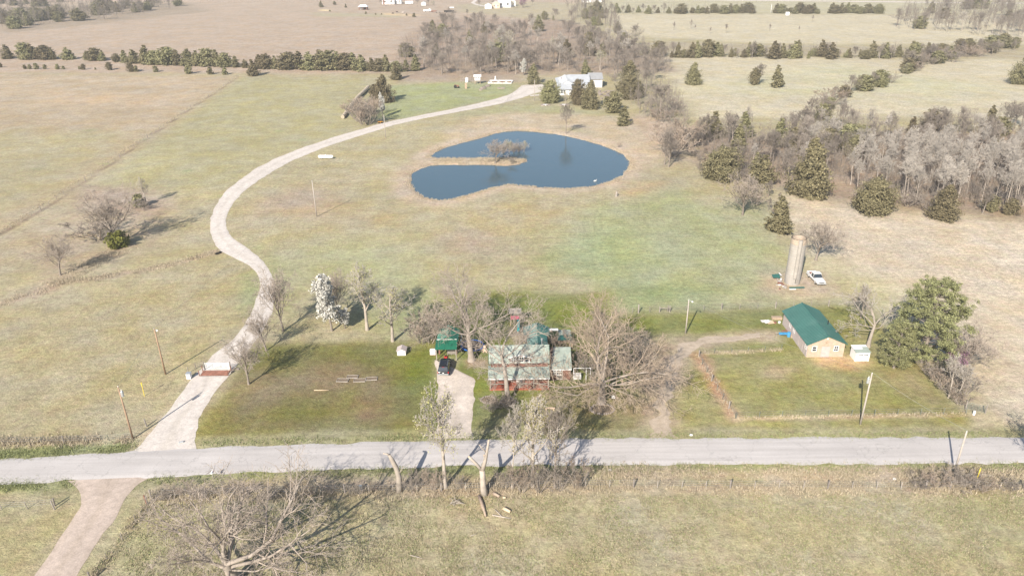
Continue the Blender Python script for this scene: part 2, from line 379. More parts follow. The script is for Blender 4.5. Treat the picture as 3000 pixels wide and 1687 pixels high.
# north of the drive, lawn of the far house
area([(980,215),(1160,205),(1300,212),(1290,240),(1180,262),(1000,300),(940,300)], (0.285, 0.30, 0.16), 4, 4, 0.9)
area([(1030,190),(1310,180),(1305,205),(1000,205)], BROWN, 5, 5, 0.8)
area([(1150,290),(1250,262),(1400,262),(1560,288),(1480,292),(1300,285)], (0.33, 0.315, 0.19), 6, 5, 0.9)
area([(1180,300),(1300,282),(1480,290),(1640,300),(1700,360),(1640,420),(1590,380),(1440,325),(1300,318),(1200,335),(1100,360)], TAN, 5, 6, 0.75)
area([(1600,290),(1700,310),(1740,380),(1690,420),(1640,350)], (0.40, 0.31, 0.235), 8, 8, 0.8)
# round the pond
line(POND + [POND[0]], (0.45, 0.36, 0.27), 11.0, 3.0, 2.5, 0.9)
line(POND + [POND[0]], (0.39, 0.30, 0.215), 1.6, 0.7, 0.5, 0.6)
area([(1085,397.5),(1300,398),(1318,402),(1290,412),(1090,410.5)], TAN, 1.0, 0.8, 0.9)
area([(1000,420),(1060,400),(1020,470),(1060,510),(1150,512),(1110,530),(1020,510)], (0.375, 0.305, 0.225), 5, 4, 0.7)
area([(1240,480),(1420,480),(1560,470),(1640,420),(1700,440),(1560,500),(1400,500)], (0.37, 0.32, 0.22), 5, 5, 0.7)
area([(560,590),(700,470),(820,440),(960,420),(880,480),(780,530),(680,560)], (0.36, 0.30, 0.215), 9, 8, 0.5, 2)
area([(640,500),(760,470),(860,500),(800,545),(660,530)], (0.345, 0.27, 0.205), 7, 7, 0.7)
area([(700,535),(860,520),(1000,540),(1000,570),(800,570)], (0.365, 0.28, 0.17), 8, 8, 0.5, 3)
area([(1150,500),(1420,500),(1460,545),(1330,580),(1180,560)], (0.355, 0.285, 0.165), 7, 8, 0.6, 3)
area([(1095,590),(1250,585),(1240,640),(1130,640)], (0.36, 0.285, 0.21), 6, 6, 0.85)
area([(1560,470),(1690,450),(1650,490),(1540,505)], RUST, 4, 5, 0.5, 3)
# the greener low ground behind the house
area([(1480,520),(1700,470),(1900,520),(1960,620),(1930,760),(1560,775),(1420,720),(1400,600)], LUSH, 12, 16, 0.6)
area([(1480,520),(1700,470),(1900,520),(1960,620),(1930,760),(1560,775),(1420,720),(1400,600)], LUSH, 8, 16, 0.7, 2.5)
area([(1400,590),(1560,580),(1580,660),(1480,690),(1390,650)], (0.25, 0.285, 0.15), 9, 8, 0.75)
area([(1590,710),(1780,730),(1760,770),(1580,765)], (0.24, 0.28, 0.145), 7, 7, 0.75)
area([(1640,610),(1720,640),(1650,680)], (0.26, 0.30, 0.16), 8, 7, 0.5)
area([(760,620),(1000,600),(1120,700),(1000,740),(700,720)], (0.315, 0.325, 0.18), 14, 12, 0.7)
area([(1050,720),(1120,700),(1100,800),(1000,840),(960,800)], (0.235, 0.275, 0.135), 7, 6, 0.7)
area([(640,620),(690,640),(720,700),(760,760),(730,830),(690,780),(700,700)], (0.30, 0.31, 0.16), 5, 5, 0.6)
area([(620,690),(652,720),(640,790),(608,770)], (0.21, 0.255, 0.12), 4, 3, 0.6)
# fields on the right
area([(1600,138),(2300,150),(3400,150),(3400,320),(2600,330),(2400,290),(2060,300),(1760,300),(1680,200)], PALE, 8, 6, 0.95)
area([(1510,36),(2500,38),(3400,60),(3400,112),(2000,112),(1560,90)], PALE, 12, 8, 0.95)
area([(1530,-40),(3600,-40),(3600,36),(1500,36)], (0.40, 0.365, 0.25), 15, 8, 0.9)
area([(1700,230),(2100,160),(2500,220),(2300,260)], (0.40, 0.395, 0.245), 18, 14, 0.5, 2)
area([(1980,490),(2600,550),(3200,600),(3200,1080),(2480,1060),(2250,760),(2080,680),(1990,590)], (0.50, 0.42, 0.315), 7, 7, 0.95)
area([(2080,640),(2300,760),(2200,800),(2080,740)], (0.40, 0.375, 0.235), 8, 8, 0.7)
area([(2480,780),(2700,850),(2700,1060),(2560,1050)], (0.43, 0.36, 0.26), 12, 10, 0.6)
area([(1920,690),(1990,680),(2080,690),(2140,740),(2000,745),(1930,735)], (0.42, 0.335, 0.25), 3, 4, 0.8)
# woodland floor
area([(1990,350),(2300,330),(3200,330),(3200,620),(2450,545),(2200,525),(2000,480),(1760,430),(1700,330)], (0.30, 0.225, 0.17), 7, 7, 0.85)
area([(1010,195),(1380,190),(1700,180),(1640,130),(1400,50),(1080,50),(1000,120)], (0.31, 0.235, 0.18), 10, 10, 0.85)
area([(0,85),(280,58),(520,30),(480,8),(0,20)], (0.29, 0.235, 0.175), 12, 8, 0.8)
area([(1600,130),(2050,140),(2576,150),(2576,125),(2100,115),(1620,105)], (0.33, 0.28, 0.20), 8, 6, 0.7)
# the house lot
LAWN_L = (0.185, 0.172, 0.072); LAWN_G = (0.172, 0.19, 0.062); LAWN_R = (0.275, 0.25, 0.11)
LOT = [(648,872),(1092,858),(1130,742),(1530,734),(1545,797),(2168,772),(2300,900),(2440,1050),(2440,1074),(1500,1088),(486,1102)]
area(LOT, LAWN_R, 1.2, 1.6, 1.0)
area([(648,872),(1095,860),(1230,860),(1230,1095),(486,1102)], LAWN_L, 3, 3, 1.0)
area([(1095,858),(1130,744),(1530,736),(1540,797),(1700,800),(1700,900),(1640,1085),(1000,1092),(1040,900)], LAWN_G, 6, 5, 0.95)
area([(1560,800),(2160,775),(2000,880),(1760,890),(1680,850)], (0.175, 0.185, 0.065), 5, 4, 0.9)
area([(640,880),(1000,880),(1060,1000),(960,1060),(560,1090)], (0.125, 0.130, 0.036), 4, 7, 0.8, 4)
area([(780,940),(1000,925),(1030,990),(850,1000)], (0.215, 0.16, 0.105), 5, 5, 0.75, 3)
area([(640,1050),(1060,1050),(1060,1086),(560,1092)], (0.20, 0.155, 0.085), 4, 4, 0.7, 2)
area([(560,960),(760,900),(900,905),(880,960),(700,1040),(560,1080)], (0.24, 0.175, 0.115), 4, 7, 0.6, 5)
area([(860,1010),(1060,1000),(1060,1080),(880,1085)], (0.25, 0.18, 0.125), 3, 6, 0.6, 5)
area([(1000,890),(1095,880),(1090,1060),(1010,1060)], (0.135, 0.16, 0.042), 4, 5, 0.7, 4)
area([(1300,1000),(1500,980),(1620,1000),(1610,1086),(1230,1086)], (0.235, 0.195, 0.105), 5, 5, 0.8)
area([(1600,850),(1700,850),(1720,900),(1690,1000),(1660,1080),(1590,1040)], (0.34, 0.262, 0.19), 4, 4, 0.85)
line([(1665,1090),(1665,1020),(1682,960),(1698,905),(1728,872),(1790,857),(1855,850),(1930,846)], (0.42, 0.34, 0.26), 4.2, 2.2, 1.6, 0.85)
area([(1235,990),(1330,988),(1330,1030),(1235,1030)], LAWN_G, 2, 2, 0.8)
area([(1860,960),(2150,960),(2350,1020),(1880,1040)], (0.20, 0.195, 0.065), 6, 6, 0.6, 2.5)
area([(1840,900),(2000,905),(2050,960),(1900,970)], (0.26, 0.24, 0.115), 6, 6, 0.6)
area([(1935,920),(1990,930),(1970,950),(1920,945)], (0.36, 0.28, 0.20), 2, 2, 0.8)
area([(2036,880),(2130,895),(2190,908),(2150,930),(2060,918)], (0.50, 0.36, 0.22), 1.5, 1.5, 0.95)
area([(2215,935),(2300,930),(2380,1010),(2350,1020)], (0.33, 0.26, 0.17), 3, 3, 0.6)
line([(1758,895),(1790,950),(1830,1020),(1850,1052)], (0.40, 0.255, 0.165), 2.6, 1.2, 1.4, 0.9)
line([(1850,1053),(2000,1052),(2200,1048),(2420,1044)], (0.45, 0.34, 0.23), 0.9, 0.6, 0.4, 0.8)
line([(1770,888),(1900,882),(1960,878)], (0.44, 0.35, 0.24), 0.8, 0.6, 0.6, 0.7)
area([(1170,905),(1230,905),(1230,925),(1170,925)], (0.33, 0.235, 0.165), 1.0, 1.0, 0.85)
area([(1290,830),(1330,820),(1340,870),(1300,880)], (0.44, 0.35, 0.27), 1.5, 1.5, 0.8)
area([(1095,905),(1150,905),(1150,950),(1095,955)], (0.44, 0.36, 0.28), 1.2, 1.2, 0.7)
# verges and the near field
line([(-100,1158),(330,1128),(600,1110),(1000,1098),(2700,1093)], (0.30, 0.275, 0.16), 3.4, 1.0, 0.8, 0.9)
line([(-100,1150),(330,1122)], (0.215, 0.24, 0.11), 2.5, 1.0, 1.0, 0.7)
line([(-100,1228),(200,1215),(400,1203),(800,1186),(1300,1176),(2700,1172)], (0.245, 0.255, 0.125), 3.2, 1.0, 1.2, 0.85)
line([(1500,1185),(1800,1190),(2300,1192),(2700,1194)], (0.44, 0.345, 0.25), 2.2, 1.0, 1.5, 0.75)
area([(-200,1245),(200,1232),(140,1500),(-300,1600)], (0.335, 0.295, 0.18), 5, 4, 0.8)
area([(380,1218),(600,1208),(1000,1200),(1480,1195),(1480,1235),(1000,1255),(400,1270)], (0.335, 0.265, 0.19), 2.5, 3, 0.85)
line([(980,1240),(1480,1232),(2000,1230),(2700,1232)], (0.38, 0.30, 0.22), 2.0, 1.0, 1.0, 0.7)
area([(360,1270),(1000,1250),(2700,1240),(2800,1800),(100,1800),(200,1420)], (0.36, 0.315, 0.20), 3, 3, 0.9)
area([(1100,1245),(1300,1250),(1260,1300),(1120,1280)], (0.40, 0.325, 0.235), 4, 3, 0.6)
area([(330,1270),(520,1270),(440,1400),(300,1449)], (0.30, 0.285, 0.15), 6, 5, 0.6)
area([(2450,1250),(2700,1240),(2700,1360),(2480,1340)], (0.29, 0.29, 0.16), 10, 8, 0.5)
area([(2270,1185),(2480,1180),(2480,1225),(2280,1230)], (0.33, 0.25, 0.185), 2.5, 2.5, 0.8)
# fence strips and drains
line([(600,193),(420,315),(300,398),(205,462),(100,530),(-60,620)], (0.40, 0.335, 0.22), 3.5, 1.2, 0.8, 0.8)
line([(597,195),(418,317),(298,400),(203,464),(98,532),(-60,622)], (0.215, 0.165, 0.125), 0.9, 0.5, 0.5, 0.85)
line([(205,466),(280,475),(340,490)], BROWN, 2.5, 1.2, 1.2, 0.7)
line([(-60,790),(60,745),(160,712),(330,686),(450,662),(545,634)], (0.355, 0.28, 0.205), 2.6, 1.2, 1.6, 0.7)
line([(120,725),(240,655),(300,625)], (0.36, 0.275, 0.20), 5.0, 2.0, 2.5, 0.6)
line([(410,1060),(390,1095),(345,1120)], TAN, 2.0, 1.0, 1.0, 0.6)
line([(2095,720),(2140,745),(2175,775)], (0.34, 0.27, 0.20), 1.8, 1.0, 1.0, 0.7)
line([(1200,245),(1265,238),(1245,262),(1230,278)], (0.36, 0.30, 0.20), 1.2, 1.0, 0.8, 0.5)
for k in range(26):                                    # mowing and tyre lines in the hay ground
    x0 = 240 + k * 22; line([(x0, 980 - k * 6), (x0 + 90, 900 - k * 8)], (0.27, 0.25, 0.14), 0.35, 0.3, 0.5, 0.35)
for (x, y) in ((230,328),(360,352),(610,330),(760,352),(90,425),(260,412),(150,420),(560,350),(470,430),(560,493),(700,330)):
    area([(x-9,y-1.2),(x+9,y-1.8),(x+10,y+1.4),(x-8,y+1.6)], (0.22, 0.265, 0.12), 1.5, 2, 0.7)
gm = npmesh('ground', np.column_stack([GP, GZ]), quads, None, ground_mat('meadow and yard grass', fine=0.29, patch=0.16), True)
ca = gm.color_attributes.new('soil', 'FLOAT_COLOR', 'POINT')
ca.data.foreach_set('color', np.column_stack([np.clip(soil, 0, 1), np.ones(len(soil))]).astype(np.float32).ravel())
structure(obj('ground', gm))

# ------------------------------------------------------------------ water
wm, nt, b = newmat('pond water')
b.inputs['Base Color'].default_value = (0.055, 0.095, 0.115, 1); b.inputs['Roughness'].default_value = 0.05; b.inputs['IOR'].default_value = 1.33; b.inputs['Specular IOR Level'].default_value = 0.65
tc = N(nt, 'ShaderNodeTexCoord'); bump(nt, b, noise(nt, tc.outputs['Object'], 1.6, 4, 0.6), 0.18, 0.10)
c = PONDG.mean(0)
wv = [(x, y, 0.0) for x, y in [(PONDG[:, 0].min() - 6, PONDG[:, 1].min() - 6), (PONDG[:, 0].max() + 6, PONDG[:, 1].min() - 6), (PONDG[:, 0].max() + 6, PONDG[:, 1].max() + 6), (PONDG[:, 0].min() - 6, PONDG[:, 1].max() + 6)]]
# only as wide as the basin: the outline pushed a metre under the bank
def offset(poly, d):
    out = []
    area2 = sum(poly[i][0] * poly[(i + 1) % len(poly)][1] - poly[(i + 1) % len(poly)][0] * poly[i][1] for i in range(len(poly)))
    sg = 1 if area2 > 0 else -1
    for i in range(len(poly)):
        a = poly[i - 1]; bb = poly[(i + 1) % len(poly)]; t = bb - a; t = t / np.hypot(*t); out.append(poly[i] + np.array([t[1], -t[0]]) * d * sg)
    return np.array(out)
po = offset(PONDG, 0.9)
import bmesh
bm = bmesh.new(); f = bm.faces.new([bm.verts.new((p[0], p[1], WATER_Z)) for p in po]); bmesh.ops.triangulate(bm, faces=[f])
bmesh.ops.recalc_face_normals(bm, faces=bm.faces)
if sum(fc.normal.z for fc in bm.faces) < 0: bmesh.ops.reverse_faces(bm, faces=bm.faces)
me = bpy.data.meshes.new('pond_water'); bm.to_mesh(me); bm.free(); me.materials.append(wm)
structure(obj('pond_water', me))

# ------------------------------------------------------------------ roads: ribbons draped on the ground
def resample(pts, n):
    P = npoly(pts); d = np.concatenate([[0], np.cumsum(np.hypot(*np.diff(P, axis=0).T))]); t = np.linspace(0, d[-1], n)
    # smooth the corners a little
    X = np.interp(t, d, P[:, 0]); Y = np.interp(t, d, P[:, 1])
    k = max(3, n // (len(pts) * 2)) | 1; ker = np.ones(k) / k
    def s(a): return np.convolve(np.concatenate([np.full(k // 2, a[0]), a, np.full(k // 2, a[-1])]), ker, 'valid')
    return np.column_stack([s(X), s(Y)])
def ribbon(name, L, R, mat, z=0.05, step=1.2, rag=0.5, cross=9):
    PL = npoly(L); n = int(np.hypot(*np.diff(PL, axis=0).T).sum() / step) + 2
    A = resample(L, n); B = resample(R, n); w = B - A; wl_ = np.hypot(*w.T)[:, None]; u = w / np.maximum(wl_, 1e-6)
    A = A + u * (rag * 2.2 * fbm(A[:, 0] / 2.2, A[:, 1] / 2.2, 3))[:, None]; B = B + u * (rag * 2.2 * fbm(B[:, 0] / 2.2 + 7, B[:, 1] / 2.2, 3))[:, None]
    t = np.linspace(0, 1, cross)
    P = A[:, None, :] * (1 - t)[None, :, None] + B[:, None, :] * t[None, :, None]
    F = P.reshape(-1, 2); crown = np.tile(4 * t * (1 - t), n)
    Z = terrain(F) + z * (0.35 + 0.65 * np.minimum(1, crown * 2.5))
    i = np.arange(n * cross).reshape(n, cross)
    q = np.stack([i[:-1, :-1], i[:-1, 1:], i[1:, 1:], i[1:, :-1]], -1).reshape(-1, 4)
    V = np.column_stack([F, Z]); a = V[q[:, 1]] - V[q[:, 0]]; bb = V[q[:, 3]] - V[q[:, 0]]
    if np.sum(a[:, 0] * bb[:, 1] - a[:, 1] * bb[:, 0]) < 0: q = q[:, ::-1]
    me_ = npmesh(name, V, q, None, mat, True); at = me_.attributes.new('across', 'FLOAT', 'POINT'); at.data.foreach_set('value', np.tile(t, n).astype(np.float32))
    return structure(obj(name, me_))
rm, nt, b = newmat('chip seal road'); tc = N(nt, 'ShaderNodeTexCoord'); P = tc.outputs['Object']
mp = N(nt, 'ShaderNodeMapping'); mp.inputs['Scale'].default_value = (0.05, 1.3, 1); nt.links.new(P, mp.inputs['Vector'])
cc = mix(nt, ramp(nt, noise(nt, mp.outputs[0], 1.0, 4), 0.35, 0.65), (0.43, 0.395, 0.37), (0.50, 0.462, 0.435))
cc = hsv(nt, cc, val=ramp(nt, noise(nt, P, 6, 4, 0.7), 0.3, 0.7, 0.93, 1.07)); cc = hsv(nt, cc, val=ramp(nt, noise(nt, P, 0.12, 4), 0.3, 0.7, 0.92, 1.08))
vo = N(nt, 'ShaderNodeTexVoronoi'); vo.feature = 'DISTANCE_TO_EDGE'; vo.inputs['Scale'].default_value = 0.16
dn = N(nt, 'ShaderNodeVectorMath'); dn.operation = 'ADD'; nz = N(nt, 'ShaderNodeTexNoise'); nz.inputs['Scale'].default_value = 0.8; nt.links.new(P, nz.inputs['Vector'])
sc = N(nt, 'ShaderNodeVectorMath'); sc.operation = 'SCALE'; sc.inputs['Scale'].default_value = 2.5; nt.links.new(nz.outputs['Color'], sc.inputs[0])
nt.links.new(P, dn.inputs[0]); nt.links.new(sc.outputs[0], dn.inputs[1]); nt.links.new(dn.outputs[0], vo.inputs['Vector'])
cc = mix(nt, ramp(nt, vo.outputs['Distance'], 0.0, 0.012, 0.30, 0.0), cc, (0.16, 0.15, 0.14))
nt.links.new(cc, b.inputs['Base Color']); b.inputs['Roughness'].default_value = 0.85; b.inputs['Specular IOR Level'].default_value = 0.2
bump(nt, b, noise(nt, P, 8, 3), 0.3, 0.02)
ribbon('road', [(-900,1207),(-300,1175),(0,1154),(200,1145),(333,1135),(500,1127),(700,1119),(860,1115),(1100,1107),(1300,1103.5),(1717,1101.5),(2576,1100),(3400,1099)],
       [(-900,1285),(-300,1240),(0,1217),(200,1209),(400,1199),(600,1190),(860,1180),(1100,1174),(1300,1170.5),(1717,1168.5),(2000,1168),(2576,1166.5),(3400,1164)], rm, 0.11, 1.0, 0.5, 11)
DL = [(320,1150),(365,1105),(410,1055),(455,985),(490,945),(545,885),(590,850),(625,800),(645,760),(655,720),(648,690),(625,665),(590,650),(553,632),(535,605),(528,570),(531,540),(545,510),(570,478),(600,455),(640,425),(700,395),(770,368),(850,342),(920,322),(970,308),(1040,294),(1110,280),(1180,265),(1240,250),(1280,238),(1303,224),(1312,214)]
DR = [(500,1140),(485,1105),(505,1040),(540,985),(580,945),(615,892),(648,852),(678,800),(693,760),(694,722),(685,690),(660,655),(625,625),(592,605),(575,588),(568,560),(572,532),(590,505),(615,480),(645,457),(692,426),(742,401),(802,376),(872,352),(932,334),(982,318),(1052,302),(1122,288),(1192,274),(1262,260),(1312,246),(1345,234),(1375,226)]
ribbon('gravel_drive', DL, DR, M['gravel'], 0.06, 1.2, 0.45)
ribbon('gravel_yard', [(1312,214),(1340,211),(1375,212),(1400,214)], [(1330,238),(1350,233),(1378,228),(1402,224)], M['gravel'], 0.065, 1.5, 0.8)
ribbon('house_driveway', [(1086,1106),(1098,1085),(1104,1050),(1102,1000),(1098,950),(1098,905)], [(1200,1104),(1184,1085),(1187,1050),(1192,1000),(1196,955),(1150,930)], ground_mat('worn white gravel', False, (0.52, 0.45, 0.39), 0.16, 0.22, False), 0.055, 0.8, 0.5)
ribbon('barn_track', [(1625,1106),(1648,1085),(1645,1020),(1665,960),(1680,900),(1712,866),(1780,850),(1850,843),(1915,842)], [(1700,1104),(1690,1085),(1685,1020),(1698,960),(1716,910),(1745,878),(1800,864),(1860,856),(1915,849)], M['dirt'], 0.03, 0.7, 1.3)
ribbon('side_lane', [(165,1207),(196,1222),(207,1245),(203,1270),(185,1302),(150,1350),(118,1400),(90,1449),(40,1530),(-40,1650)], [(385,1196),(345,1214),(322,1238),(305,1270),(282,1310),(248,1360),(215,1410),(192,1449),(150,1530),(90,1650)], M['side_dirt'], 0.055, 1.0, 0.4)
ribbon('house_path', [(1331,239),(1360,236.5),(1400,235)], [(1333,242),(1360,239.5),(1400,238)], M['gravel'], 0.05, 1.0, 0.2, 5)
ribbon('far_highway', [(1730,-1),(2100,2.2),(2400,6.4),(2700,9.4),(3300,16)], [(1730,1.2),(2100,4.4),(2400,8.6),(2700,11.6),(3300,18.5)], M['gravel'], 0.25, 6, 0.2, 5)
ribbon('far_lane', [(1196,-2),(1184,8),(1196,13),(1230,19)], [(1206,-2),(1193,8),(1204,11.5),(1236,17)], M['gravel'], 0.2, 4, 0.4, 5)
# ------------------------------------------------------------------ buildings
def ribs(mb, a, b, c, d, n, h=0.03, w=0.03):           # standing ribs on a roof plane a-b (eave) to d-c (ridge)
    a, b, c, d = [Vector(p) for p in (a, b, c, d)]; nn = (b - a).cross(d - a).normalized()
    for i in range(n + 1):
        t = i / n; p = a.lerp(b, t); q = d.lerp(c, t); s = (b - a).normalized() * w
        mb.add([p - s, p + s, q + s, q - s, p - s * .4 + nn * h, p + s * .4 + nn * h, q + s * .4 + nn * h, q - s * .4 + nn * h], [(4,5,6,7),(0,1,5,4),(1,2,6,5),(2,3,7,6),(3,0,4,7)])
def roof_plane(name, q, mat, parent, t=0.08, rib=0.25):
    mb = MB().slab(q, t); L = (Vector(q[1]) - Vector(q[0])).length
    if rib: ribs(mb, *q, max(2, int(L / rib)))
    return mb.build(name, mat, parent)
def window(parent, cx, y, z0, w, h, nx_=2, ny_=2, face='y-', frame='white', fw=0.09):
    """framed window standing 3 cm proud of its wall; face gives the wall's outward direction"""
    def P(mb, u0, u1, d0, d1, a, b):
        if face == 'y-': mb.box(cx + u0, cx + u1, y - d1, y - d0, z0 + a, z0 + b)
        elif face == 'x-': mb.box(y - d1, y - d0, cx + u0, cx + u1, z0 + a, z0 + b)
        elif face == 'x+': mb.box(y + d0, y + d1, cx + u0, cx + u1, z0 + a, z0 + b)
    f = MB(); P(f, -w/2, -w/2 + fw, .004, .06, 0, h); P(f, w/2 - fw, w/2, .004, .06, 0, h); P(f, -w/2 + fw, w/2 - fw, .004, .055, 0, fw); P(f, -w/2 + fw, w/2 - fw, .004, .055, h - fw, h)
    o = f.build('window', M[frame], parent)
    g = MB(); P(g, -w/2 + fw, w/2 - fw, .003, .02, fw, h - fw); g.build('pane', M['glass'], o)
    iw = w - 2 * fw; ih = h - 2 * fw
    for i in range(1, nx_): mm = MB(); u = -iw/2 + iw * i / nx_; P(mm, u - .025, u + .025, .021, .045, fw, h - fw); mm.build('muntin', M[frame], o)
    for j in range(1, ny_): mm = MB(); v = fw + ih * j / ny_; P(mm, -iw/2, iw/2, .021, .05, v - .03, v + .03); mm.build('muntin', M[frame], o)
    return o
def gable_wall(mb, x0, x1, y0, y1, z0, ze, zp, xp=None):
    xp = (x0 + x1) / 2 if xp is None else xp
    return mb.prism([(x0, z0), (x1, z0), (x1, ze), (xp, zp), (x0, ze)], 'y', y0, y1)

# ---- the farmhouse
h = thing('farmhouse', 'farmhouse with pale sage metal roof, dormer and red porch', 'house', (0, 0, 0))
MB().prism([(103.6, 0), (108.7, 0), (108.7, 3.55), (106.4, 5.5), (104.15, 3.6), (103.6, 3.55)], 'x', -3.65, 5.75).build('wall', M['brick'], h)
roof_plane('upper_roof', [(-3.98, 104.0, 3.55), (6.06, 104.0, 3.55), (6.06, 106.4, 5.62), (-3.98, 106.4, 5.62)], M['sage'], h)
roof_plane('rear_roof', [(6.06, 108.9, 3.5), (-3.98, 108.9, 3.5), (-3.98, 106.4, 5.62), (6.06, 106.4, 5.62)], M['sage'], h)
MB().tube([(-3.99, 106.4, 5.64), (6.07, 106.4, 5.64)], 0.09, 6).build('ridge_cap', M['sage'], h)
roof_plane('porch_roof', [(-4.08, 101.35, 2.38), (5.95, 101.35, 2.38), (5.95, 103.9, 3.32), (-4.08, 103.9, 3.32)], M['sage'], h)
MB().box(-4.08, 5.95, 101.27, 101.345, 2.2, 2.37).build('fascia', M['white'], h)
MB().box(-3.64, 5.74, 103.50, 103.598, 3.25, 3.56).build('trim_board', M['brick'], h)
for x, s in ((-4.05, -1), (6.03, 1)): MB().slab([(x, 104.0, 3.5), (x, 106.4, 5.57), (x, 106.4, 5.68), (x, 104.0, 3.61)][::s], 0.05).build('barge_board', M['green'], h)
pf = MB().box(-3.9, 5.9, 101.5, 103.59, 0.0, 0.28).build('porch_floor', M['deck'], h)
for i in range(9): MB().box(-3.88 + i * 1.087, -3.88 + (i + 1) * 1.087 - 0.03, 101.52, 103.57, 0.281, 0.30).build('deck_board', M['deck'], pf)
MB().box(-3.6, 5.6, 103.54, 103.598, 0.3, 2.6).build('porch_wall', M['brick'], h)
for x in (-3.75, -1.4, 1.0, 3.35, 5.75): MB().box(x - .09, x + .09, 101.6, 101.78, 0.3, 2.28).build('porch_post', M['greywood'], h)
for a, b_ in ((-3.66, -1.5), (1.1, 3.25), (3.45, 5.66)): MB().box(a, b_, 101.65, 101.73, 1.1, 1.2).build('railing', M['greywood'], h)
window(h, -2.4, 103.54, 0.9, 1.2, 1.3); window(h, 4.2, 103.54, 0.9, 1.2, 1.3)
d = MB().box(0.5, 1.5, 103.5, 103.538, 0.3, 2.35).build('door', M['white'], h); MB().box(1.36, 1.42, 103.46, 103.499, 1.25, 1.31).build('handle', M['galv'], d)
# dormer
MB().prism([(-0.55, 3.68), (2.95, 3.68), (2.95, 4.72), (1.2, 5.22), (-0.55, 4.72)], 'y', 104.25, 106.2).build('dormer', M['brick'], h)
roof_plane('dormer_roof', [(-0.85, 106.3, 4.64), (-0.85, 103.98, 4.64), (1.2, 103.98, 5.25), (1.2, 106.3, 5.25)], M['sage'], h, 0.07)
roof_plane('dormer_roof', [(3.25, 103.98, 4.64), (3.25, 106.3, 4.64), (1.2, 106.3, 5.25), (1.2, 103.98, 5.25)], M['sage'], h, 0.07)
for s in (-1, 1): MB().slab([(1.2 + s * 2.07, 103.93, 4.52), (1.2, 103.93, 5.14), (1.2, 103.93, 5.28), (1.2 + s * 2.07, 103.93, 4.66)][::-s], 0.04).build('barge_board', M['white'], h)
window(h, 0.05, 104.25, 3.72, 0.86, 1.0, 2, 2); window(h, 1.2, 104.25, 3.72, 1.2, 1.05, 3, 2); window(h, 2.35, 104.25, 3.72, 0.86, 1.0, 1, 1)
# brick addition on the right
MB().prism([(104.45, 0), (109, 0), (109, 3.62), (104.45, 2.28)], 'x', 6.3, 9.6).build('addition_wall', M['brick'], h)
roof_plane('addition_roof', [(6.15, 104.15, 2.28), (9.75, 104.15, 2.28), (9.85, 108.95, 3.74), (7.0, 108.95, 3.74)], M['sage'], h, 0.07)
MB().box(6.15, 9.75, 104.08, 104.145, 2.1, 2.27).build('fascia', M['white'], h)
window(h, 7.75, 104.45, 1.0, 1.0, 1.15, 3, 2); window(h, 6.95, 104.45, 1.0, 0.5, 1.15, 2, 2)
window(h, 7.75, 104.44, 0.12, 1.0, 0.85, 1, 1, frame='offwhite')
# rear wing and lean-to
gable_wall(MB(), 2.75, 5.9, 108.8, 114.7, 0, 2.75, 3.45, 4.36).build('wing_wall', M['brick'], h)
roof_plane('wing_roof', [(2.55, 114.6, 2.78), (2.55, 108.95, 2.78), (4.36, 108.95, 3.55), (4.36, 114.6, 3.55)], M['teal_roof'], h)
roof_plane('wing_roof', [(6.1, 108.95, 2.78), (6.1, 114.6, 2.78), (4.36, 114.6, 3.55), (4.36, 108.95, 3.55)], M['teal_roof'], h)
MB().box(0.9, 2.7, 110.5, 112.6, 0, 2.1).build('leanto_wall', M['brick'], h)
roof_plane('leanto_roof', [(0.7, 110.35, 2.12), (2.52, 110.35, 2.3), (2.52, 112.7, 2.3), (0.7, 112.7, 2.12)], M['sage'], h)
MB().tube([(4.9, 107.6, 4.3), (4.9, 107.6, 6.0)], 0.09, 8).lathe([(0.09, 6.0), (0.2, 6.02), (0.16, 6.2), (0.02, 6.25)], 8, (4.9, 107.6, 0)).build('stove_pipe', M['galv'], h)
# ---- outbuildings behind the house
sh = thing('back_shed', 'green roofed gable shed directly behind the house wing', 'shed', (0, 0, 0))
gable_wall(MB(), 2.25, 6.35, 114.95, 117.6, 0, 2.85, 3.65, 4.38).build('wall', M['greywood'], sh)
roof_plane('roof', [(1.95, 117.8, 2.85), (1.95, 114.8, 2.85), (4.38, 114.8, 3.8), (4.38, 117.8, 3.8)], M['teal_roof'], sh); roof_plane('roof', [(6.6, 114.8, 2.85), (6.6, 117.8, 2.85), (4.38, 117.8, 3.8), (4.38, 114.8, 3.8)], M['teal_roof'], sh)
lt = MB().box(6.65, 8.3, 116.9, 117.6, 2.55, 2.63).build('side_canopy', M['white'], sh); MB().box(8.1, 8.2, 117.0, 117.1, 0, 2.55).build('canopy_post', M['greywood'], sh)
g = G(Q(1400, 930, 5.797, 1475, 430)); ck = thing('chicken_coop', 'small wooden coop with faded green roof behind the addition', 'coop', (g.x, g.y, 0))
MB().box(-.85, .85, 0, 1.6, 0, 1.35).build('wall', M['wood'], ck); roof_plane('roof', [(-1.1, -.25, 1.38), (1.1, -.25, 1.38), (1.1, 1.8, 1.75), (-1.1, 1.8, 1.75)], M['sage'], ck); MB().box(-.5, .5, -.03, -.004, .3, 1.2).build('door', M['wood'], ck)
g = G(Q(1400, 930, 5.797, 1475, 520)); lw = thing('woodshed', 'low green roofed lean-to between the coop and the addition', 'shed', (g.x, g.y, 0))
for sx in (-1.05, 1.0):
    for sy in (0.1, 1.3): MB().box(sx, sx + .1, sy, sy + .1, 0, 1.7).build('post', M['greywood'], lw)
roof_plane('roof', [(-1.25, 0, 1.72), (1.25, 0, 1.72), (1.25, 1.5, 1.9), (-1.25, 1.5, 1.9)], M['teal_roof'], lw)
